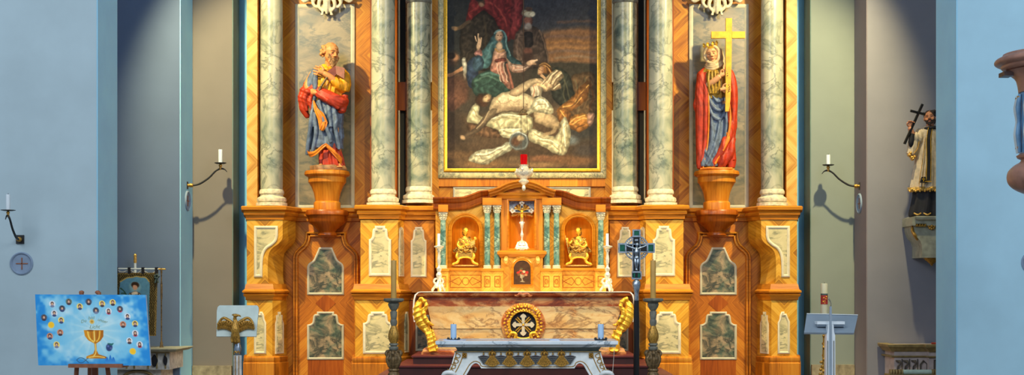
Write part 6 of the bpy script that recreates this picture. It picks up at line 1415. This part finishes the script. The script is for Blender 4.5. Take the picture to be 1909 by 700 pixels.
for sg in (-1, 1): ctube(k, [v(sg * .1, -.42, .82), v(sg * .5, -.34, .66), v(sg * .74, -.2, .25), v(sg * .74, -.24, -.3), v(sg * .5, -.44, -.78), v(0, -.52, -1.02)], [.17 * u, .2 * u, .22 * u, .22 * u, .2 * u, .19 * u])
k.ell(v(0, .3, .12), (.9 * u, .8 * u, 1.0 * u)); k.ell(v(0, .25, -.7), (.82 * u, .62 * u, .7 * u))
for z_, w_, y_ in ((-1.1, .72, -.5), (-1.32, .86, -.56), (-1.54, .98, -.56)): ctube(k, [v(-w_, .1, z_ + .32), v(-w_ * .75, -.34, z_ + .08), v(-.1, y_ - .06, z_ - .08), v(w_ * .7, -.34, z_ + .1), v(w_, .1, z_ + .34)], [.12 * u, .17 * u, .19 * u, .17 * u, .12 * u])
k.ell(v(0, .05, -1.25), (.8 * u, .55 * u, .5 * u))
f.tube(k, [(1341, 92, -2), (1346, 110, -3), (1347, 132, -4)], [4, 5, 4])
sculpt(k, 'veil', 'veil_cream', he, .0062, 1, .3, fold=(.003, 11, (.6, .2, .9), 4))
k = MB(); n = 28; A = []
for zz, rr in ((.62, .70), (.86, .74)): A.append([k.bm.verts.new(v(rr * math.cos(t), .12 + rr * 1.05 * math.sin(t), zz)) for t in (2 * PI * i / n for i in range(n))])
for rr, q in ((.66, 1), (.62, 0)): A.append([k.bm.verts.new(v(rr * math.cos(t), .12 + rr * 1.05 * math.sin(t), .86 if q else .62)) for t in (2 * PI * i / n for i in range(n))])
k._rings(A, n)
for i in range(8):
    t = 2 * PI * (i + .5) / 8; c = (.74 * math.cos(t), .12 + .78 * math.sin(t))
    k.ell(v(*c, 1.02), (.16 * u, .12 * u, .22 * u), seg=1); k.ell(v(c[0] * 1.05, c[1], 1.22), (.09 * u,) * 3, seg=1)
k.build('crown', 'gold', he)
k = MB()
f.robe(k, [(1331, 124, 0, 10, 9, .2), (1331, 131, 0, 22, 14, .4), (1331, 146, -2, 25, 17, .9), (1331, 166, -4, 22, 17, 1.2), (1333, 186, -2, 21, 15, 1)], 12, .07, 2)
for a in (-8, -3, 2, 7): f.tube(k, [(1328 + a, 134, -17), (1328 + a * 1.3, 154, -22), (1329 + a, 178, -20)], [1.6, 2, 1.8])
sculpt(k, 'dress_bodice', 'olive_dress', he, .0072, 1, .3)
k = MB()
f.robe(k, [(1336, 172, 0, 21, 15, .4), (1337, 200, 0, 22, 17, .8), (1335, 240, 0, 21, 18, 1), (1331, 280, 0, 24, 20, 1.2), (1327, 306, 0, 27, 21, 1.3), (1326, 312, 0, 26, 20, 1)], 8, .06, 6)
for q in ([(1318, 178, -14), (1326, 200, -18), (1340, 208, -18.5), (1350, 196, -17)], [(1318, 192, -14), (1326, 218, -18), (1340, 224, -18.5), (1352, 206, -17)], [(1326, 180, -15), (1336, 192, -17), (1346, 186, -17)], [(1340, 222, -18), (1334, 258, -19), (1322, 292, -20), (1314, 310, -18)], [(1350, 196, -17), (1352, 236, -18), (1346, 270, -19), (1332, 302, -20)], [(1324, 220, -17), (1324, 262, -19), (1314, 304, -16)]): f.tube(k, q, [2.6, 3.6, 3.6, 2.6])
sculpt(k, 'robe', 'robe_blue', he, .0068, 1, .3, fold=(.008, 6.5, (1, .2, .25), 5))
k = MB()
f.tube(k, [(1318, 130, 2), (1309, 142, -2), (1306, 170, -6), (1305, 210, -6), (1306, 260, -4), (1304, 300, -6), (1304, 316, -8)], [8, 10, 11, 10, 9, 8, 5]); f.tube(k, [(1316, 136, -8), (1314, 170, -14), (1314, 220, -14), (1313, 270, -12), (1306, 312, -12)], [5, 6, 5, 5, 3.5])
f.tube(k, [(1303, 176, -8), (1298, 196, -4), (1301, 214, -2)], [5, 7, 3])
f.tube(k, [(1348, 130, 2), (1360, 142, 0), (1365, 170, -2), (1364, 215, -2), (1361, 260, -2), (1362, 300, -4), (1362, 315, -6)], [8, 11, 11, 11, 10, 11, 8]); f.tube(k, [(1362, 150, -8), (1366, 190, -10), (1364, 240, -12), (1366, 300, -12)], [4, 5, 5, 4])
f.tube(k, [(1362, 230, -10), (1352, 262, -18), (1338, 290, -20), (1326, 312, -16)], [7, 8, 7, 4]); f.tube(k, [(1366, 258, -10), (1358, 286, -16), (1346, 312, -14)], [6, 8, 5]); f.tube(k, [(1356, 270, -14), (1344, 300, -20), (1338, 315, -16)], [4, 6, 4])
f.robe(k, [(1334, 140, 10, 24, 10, .4), (1334, 200, 10, 30, 11, .7), (1334, 260, 10, 30, 12, 1), (1334, 314, 10, 32, 14, 1)], 7, .05, 8)
sculpt(k, 'mantle', 'mantle_red', he, .0068, 1, .3, fold=(.008, 6.5, (1, .3, .12), 6))
k = MB()
f.tube(k, [(1319, 134, -14), (1318, 170, -19), (1319, 220, -18), (1317, 270, -16), (1309, 314, -15)], [1.3, 1.4, 1.4, 1.4, 1.6]); f.tube(k, [(1354, 184, -24), (1358, 220, -24), (1352, 262, -25), (1330, 308, -22)], [1.2, 2, 2.4, 2]); f.tube(k, [(1304, 317, -16), (1320, 316, -24), (1340, 317, -24), (1362, 316, -18)], [2, 2.4, 2.4, 2])
f.tube(k, [(1352, 250, -22), (1354, 262, -24), (1344, 284, -26)], [2, 3.4, 2])
k.build('gilt_hem', 'lining_orange', he)
k = MB(); d0 = -29
def bar(pts): k.loft2([f.p(a, b, d0 - 3.4) for a, b in pts], [f.p(a, b, d0 + 3.4) for a, b in pts])
bar([(1348.5, 40), (1360, 40), (1359, 120), (1357, 190), (1354, 212), (1347.5, 212), (1348, 190), (1348.5, 120)]); bar([(1322, 64.5), (1348.5, 64.5), (1348.5, 77), (1322, 77)]); bar([(1360, 64.5), (1384, 64.5), (1384, 77), (1360, 77)])
paint('gilt_paint', (216, 158, 36), .42, .12, 14, .3)
k.build('golden_cross', 'gilt_paint', he)
k = MB(); f.robe(k, [(1336, 319.4, 0, 34, 24, .3), (1336, 314, 0, 33, 24, .6)], 7, .03, 3); k.build('plinth', 'gold_soft', he)
# ---------------------------------------------------------------- priest figure on the stone bracket at the right
f = Fig(-1.32); s = f.s
br = thing('stone_bracket', 'grey-green stone wall bracket with gilt rosette under the dark-robed statue', 'bracket', W(1737, 496, -1.2))
k = MB(); yb_ = -1.02
k.plan([(X(1703, -1.3), yb_), (X(1703, -1.3), -1.52), (X(1771, -1.3), -1.52), (X(1771, -1.3), yb_)], [(o, Z(c, -1.3)) for o, c in [(-.1, 422), (-.01, 421), (.0, 414), (.03, 412), (.045, 409), (.045, 406), (.03, 405), (-.1, 405)]])
k.rect(1701, 1773, 405.2, 421, -1.52, yb_).build('slab', 'bracket_stone', br)
k = MB(); k.loft2([W(a, c, -1.48) for a, c in [(1704, 421), (1705, 432), (1709, 442), (1716, 450), (1719, 460), (1719, 481), (1755, 481), (1755, 460), (1758, 450), (1765, 442), (1769, 432), (1770, 421)]], [W(a, c, -1.48) + Vector((0, .48, 0)) for a, c in [(1704, 421), (1705, 432), (1709, 442), (1716, 450), (1719, 460), (1719, 481), (1755, 481), (1755, 460), (1758, 450), (1765, 442), (1769, 432), (1770, 421)]]); k.build('corbel', 'bracket_stone', br)
k = MB(); yy = -1.5
for i in range(8): k.ell(W(1737 + 5 * math.cos(i * PI / 4), 422 + 5 * math.sin(i * PI / 4), yy), (3 * s, .02, 3 * s), seg=1)
k.ell(W(1737, 422, yy - .01), 3 * s); k.rect(1707, 1727, 417.5, 423, yy - .02, yy); k.rect(1747, 1767, 417.5, 423, yy - .02, yy)
for i in range(4): k.ell(W(1710 + i * 5, 420, yy - .02), (2.4 * s, .015, 2.6 * s), seg=1)
for sg in (-1, 1): ctube(k, [W(1737 + sg * 34, 420, yy + .1), W(1737 + sg * 36, 430, yy + .05), W(1737 + sg * 31, 440, yy + .02), W(1737 + sg * 27, 448, yy + .05)], [2.4 * s, 3 * s, 3 * s, 1.6 * s])
k.lp(1737, -1.3, [(1.5, 496), (3, 493), (7, 490), (12, 486), (15, 483), (17, 481)], 20, sy=.6); k.build('gilt_ornament', 'gold_dark', br)
xa = thing('statue', 'carved statue of a bearded priest in white raising a black cross', 'statue', f.p(1735, 405, 0))
k = MB(); cols = []
v, u = head(k, f, (1732, 222, -6), 15.5, -22, -6, -8, cols=cols)
f.tube(k, [(1737, 320, 0), (1737, 270, 0), (1735, 246, 0), (1733, 232, -2)], [16, 18, 9, 7]); f.tube(k, [(1716, 250, 0), (1704, 262, -8), (1696, 252, -16), (1691, 240, -20)], [8, 7, 5.5, 4.4]); hand(k, f, (1691, 241, -20), (.1, -1, -.1), (-1, -.1, 0), 16, .7, 1)
f.tube(k, [(1758, 250, 0), (1766, 276, -6), (1760, 292, -16), (1754, 290, -20)], [8, 7, 5.5, 4.4]); hand(k, f, (1755, 290, -20), (-1, -.1, -.1), (0, -1, 0), 16, .5, 1)
for a in (1726, 1746): f.tube(k, [(a, 310, 0), (a, 370, 0), (a, 400, -2), (a - 2, 402, -12)], [12, 8, 5, 4])
sculpt(k, 'body', 'flesh', xa, .0055, 1, .35, cols, (200, 138, 104))
k = MB()
k.ell(v(0, .2, .38), (.76 * u, .88 * u, .72 * u)); k.ell(v(0, .5, -.1), (.66 * u, .55 * u, .7 * u))
for i in range(20): k.ell(v(R.uniform(-.7, .7), R.uniform(-.35, .6), R.uniform(.75, .95) * .9), [R.uniform(.14, .22) * u] * 3, seg=1)
for i in range(40):
    t = R.uniform(-1, 1); h = R.random(); k.ell(v(t * .56, -.42 - .26 * (1 - abs(t)), -.55 - .42 * h + .45 * abs(t)), (.1 * u, .1 * u, .14 * u), seg=1)
for sg in (-1, 1): ctube(k, [v(0, -.8, -.34), v(sg * .2, -.7, -.4), v(sg * .32, -.58, -.56)], [.07 * u, .08 * u, .05 * u], 3, 6)
sculpt(k, 'hair', 'hair_brown', xa, .0065, 1, .3)
k = MB()
f.robe(k, [(1736, 236, 0, 12, 11, .2), (1737, 243, 0, 24, 15, .3), (1737, 262, 0, 28, 18, .6), (1736, 290, 0, 28, 19, 1), (1735, 320, 0, 32, 21, 1.2), (1734, 352, 0, 36, 23, 1.3)], 13, .05, 12)
f.tube(k, [(1718, 246, 0), (1708, 260, -8), (1702, 258, -12), (1697, 252, -14)], [10, 11, 10, 8]); f.tube(k, [(1704, 256, -10), (1699, 272, -10), (1695, 290, -10)], [9, 10, 9]); f.tube(k, [(1712, 258, -6), (1706, 276, -8), (1700, 292, -9)], [6, 7, 5])
f.tube(k, [(1758, 246, 0), (1766, 270, -6), (1760, 296, -12)], [10, 11, 10])
for a in (-20, -13, -7, 7, 13, 20): f.tube(k, [(1737 + a * .8, 262, -14), (1736 + a, 300, -18), (1735 + a * 1.25, 350, -20)], [1.6, 2.2, 2.6])
sculpt(k, 'alb', 'alb_white', xa, .0072, 1, .3, fold=(.005, 13, (1, .2, .05), 7))
k = MB()
for a in (-24, -15, -7, 7, 15, 24): f.tube(k, [(1737 + a * .7, 258, -16.5), (1736 + a * .9, 300, -20), (1735 + a * 1.18, 346, -22)], [.5, .6, .6], 4, 6)
f.robe(k, [(1734, 350, 0, 37, 24, 1.3), (1734, 356, 0, 38.5, 25, 1.6)], 13, .06, 12)
for i in range(26):
    t = PI + PI * i / 25; k.ell(f.p(1734 + 38 * math.cos(t), 356 + (i % 2) * 1.6, 24.6 * math.sin(t)), f.r(2.4, 2, 2.6), seg=1)
for a, b in ((1691, 291), (1695, 295), (1700, 294), (1693, 287), (1697, 298)): f.ell(k, (a, b, -14), (3.4, 7, 3.4))
f.tube(k, [(1709, 262, -17), (1706, 278, -18), (1699, 288, -18)], [.8, .8, .8], 4, 6)
k.build('gilt_lace', 'gold_soft', xa)
k = MB()
for sg in (-1, 1):
    P = [f.p(*q) for q in [(1737 + sg * q_, b, d) for q_, b, d in ((7, 240, -15), (12, 262, -21), (12.5, 300, -24), (14.5, 338, -28))]]
    for a, b in zip(P, P[1:]):
        w0 = Vector((3.6 * s, 0, 0)); k.loft2([a - w0, a + w0, a + w0 + Vector((0, 3 * s, 0)), a - w0 + Vector((0, 3 * s, 0))], [b - w0, b + w0, b + w0 + Vector((0, 3 * s, 0)), b - w0 + Vector((0, 3 * s, 0))])
    k.pp([(1737 + sg * 15 - 6.5, 341), (1737 + sg * 15 - 3.6, 330), (1737 + sg * 15 + 3.6, 330), (1737 + sg * 15 + 6.5, 341)], f.y - 29 * s, f.y - 26 * s)
f.tube(k, [(1722, 242, -8), (1732, 240, -15), (1742, 240, -15), (1752, 242, -8)], [3.4, 3, 3, 3.4])
st_ = k.build('stole', 'black_cloth', xa)
k = MB()
for sg in (-1, 1):
    for o in (-3.8, 3.8): f.tube(k, [(1737 + sg * 7 + o, 240, -16), (1737 + sg * 12 + o, 262, -22), (1737 + sg * 12.5 + o, 300, -25), (1737 + sg * 14.5 + o, 338, -29)], [.6] * 4, 4, 6)
    x0 = 1737 + sg * 15; k.rect(x0 - .7, x0 + .7, 331, 339, f.y - 30.2 * s, f.y - 28 * s); k.rect(x0 - 3, x0 + 3, 333.5, 335, f.y - 30.2 * s, f.y - 28 * s); f.tube(k, [(x0 - 6, 341, -29.5), (x0 + 6, 341, -29.5)], [.9, .9], 2, 6)
k.build('gilt_trim', 'gold', xa)
k = MB(); f.robe(k, [(1735, 346, 0, 30, 19, .8), (1734, 370, 0, 31, 20, 1.3), (1732, 398, 0, 35, 23, 1.6), (1732, 404.5, 0, 36, 23, 1.6)], 9, .06, 5); sculpt(k, 'cassock', 'black_cloth', xa, .0078, 1, .3)
k = MB()
for a in (1702, 1720, 1744): f.tube(k, [(a - 4, 399, -21), (a + 2, 402, -25), (a + 8, 399, -24)], [1.3, 1.5, 1.3], 4, 6)
k.build('gilt_hem', 'gold_soft', xa)
k = MB(); f.tube(k, [(1713.5, 197.5, -22), (1680, 271, -22)], [2.6, 2.6], 2, 6); f.tube(k, [(1691, 209.5, -22), (1718.5, 216.5, -22)], [2.4, 2.4], 2, 6); k.build('black_cross', 'lacquer_black', xa)
k = MB(); f.tube(k, [(1696, 252, -18), (1693, 268, -18), (1694, 276, -17)], [5, 5, 2.5]); k.build('dark_cuff', 'black_cloth', xa)
# ---------------------------------------------------------------- gilded half-figures in the little niches
for wh, ox, mir, lab in (('left', 868, 1, 'gilded half-length statue holding an open book in the left arched niche'), ('right', 1078.5, -1, 'gilded half-length statue holding a staff in the right arched niche')):
    f = Fig(-.98); s = f.s
    def q(a, b, d=0): return (ox + mir * a, b, d)
    bt = thing('half_figure', lab, 'statue', f.p(ox, 497, 0), 'gilded niche figures')
    k = MB(); v, u = head(k, f, q(0, 432, -4), 8, 14 * mir, 6 * mir, 6)
    f.tube(k, [q(0, 466), q(0, 450), q(0, 440, -2)], [10, 10, 3.6])
    f.tube(k, [q(-9, 446), q(-14, 456, -3), q(-8, 462, -10), q(0, 458, -14)], [4, 3.6, 3, 2.4]); hand(k, f, q(0, 458, -14), (mir, -.2, -.1), (0, -1, 0), 8, .4, 1)
    if mir == 1: f.tube(k, [q(9, 446), q(15, 455, -3), q(17, 448, -10)], [4, 3.4, 2.4]); hand(k, f, q(17, 449, -10), (.3, -1, -.2), (1, .2, 0), 8, .4, 1)
    else: f.tube(k, [q(9, 446), q(17, 455, -3), q(22, 450, -8)], [4, 3.4, 2.4]); hand(k, f, q(22, 451, -8), (.2 * mir, -1, -.2), (1, .2, 0), 8, .6, 1)
    sculpt(k, 'body', 'gold', bt, .0055, 1, .3)
    k = MB(); k.ell(v(0, .3, .3), (.78 * u, .85 * u, .75 * u)); k.ell(v(0, .5, -.5), (.7 * u, .5 * u, .7 * u)); sculpt(k, 'hair', 'gold_antique', bt, .006, 1, .3)
    k = MB(); f.robe(k, [(ox, 441, 0, 5, 5, .2), (ox, 446, 0, 11, 8, .6), (ox, 456, -1, 13, 10, 1), (ox, 466, -2, 16, 11, 1.2), (ox, 472, -2, 18, 11, 1.2)], 7, .07, 5)
    for qq in ([q(-12, 446, -3), q(-5, 456, -12), q(8, 462, -14), q(18, 458, -10)], [q(-16, 458, -4), q(-6, 466, -14), q(10, 468, -14)], [q(-16, 462), q(-21, 468, -3), q(-22, 472, -3)], [q(10, 446, -4), q(6, 456, -12), q(-2, 464, -14)], [q(14, 458, -8), q(19, 466, -8), q(17, 472, -6)]): f.tube(k, qq, [1.8, 2.6, 2.6, 1.8])
    sculpt(k, 'robe', 'gold_antique', bt, .0048, 1, .3, fold=(.008, 20, (.8, .2, .7), 8))
    if mir == 1:
        k = MB()
        for a in (-1, 1): k.loft2([f.p(11, 450, -15)] if False else [f.p(ox + 10, 452, -17), f.p(ox + 10 + a * 7, 449 - a, -14), f.p(ox + 11 + a * 7, 457 - a, -14), f.p(ox + 11, 460, -17)], [f.p(ox + 10, 452, -15.4), f.p(ox + 10 + a * 7, 449 - a, -12.4), f.p(ox + 11 + a * 7, 457 - a, -12.4), f.p(ox + 11, 460, -15.4)])
        k.build('book', 'gold_soft', bt)
    else:
        k = MB(); f.tube(k, [(ox - 25, 440, -9), (ox - 18, 474, -9)], [.9, .9], 2, 8); k.build('staff', 'gold_soft', bt)
    k = MB(); f.tube(k, [(ox - 17, 473.5, -2), (ox + 17, 473.5, -2)], [2.4, 2.4], 2, 10)
    k.loft2([f.p(a, b, -11) for a, b in ((ox - 17, 472), (ox + 17, 472), (ox + 14, 482), (ox + 6, 480), (ox, 478.5), (ox - 6, 480), (ox - 14, 482))], [f.p(a, b, 8) for a, b in ((ox - 17, 472), (ox + 17, 472), (ox + 14, 482), (ox + 6, 480), (ox, 478.5), (ox - 6, 480), (ox - 14, 482))])
    k.build('pedestal', 'gold_dark', bt)
    for sg in (-1, 1):
        k = MB(); f.tube(k, [(ox + sg * 14, 473, -9), (ox + sg * 16, 479, -11), (ox + sg * 13, 485, -10), (ox + sg * 15, 490, -11), (ox + sg * 22, 493, -12), (ox + sg * 23, 495, -12)], [2.4, 3, 2.8, 2.6, 2.4, 2]); f.tube(k, [(ox + sg * 13, 484, -10), (ox + sg * 6, 481, -11), (ox, 480.5, -11)], [2.2, 1.8, 1.6]); k.build('scroll_leg', 'gold', bt)
    k = MB(); k.rect(ox - 23, ox + 23, 494.5, 497, f.y - .07, f.y + .05); k.build('base_plate', 'gold_soft', bt)
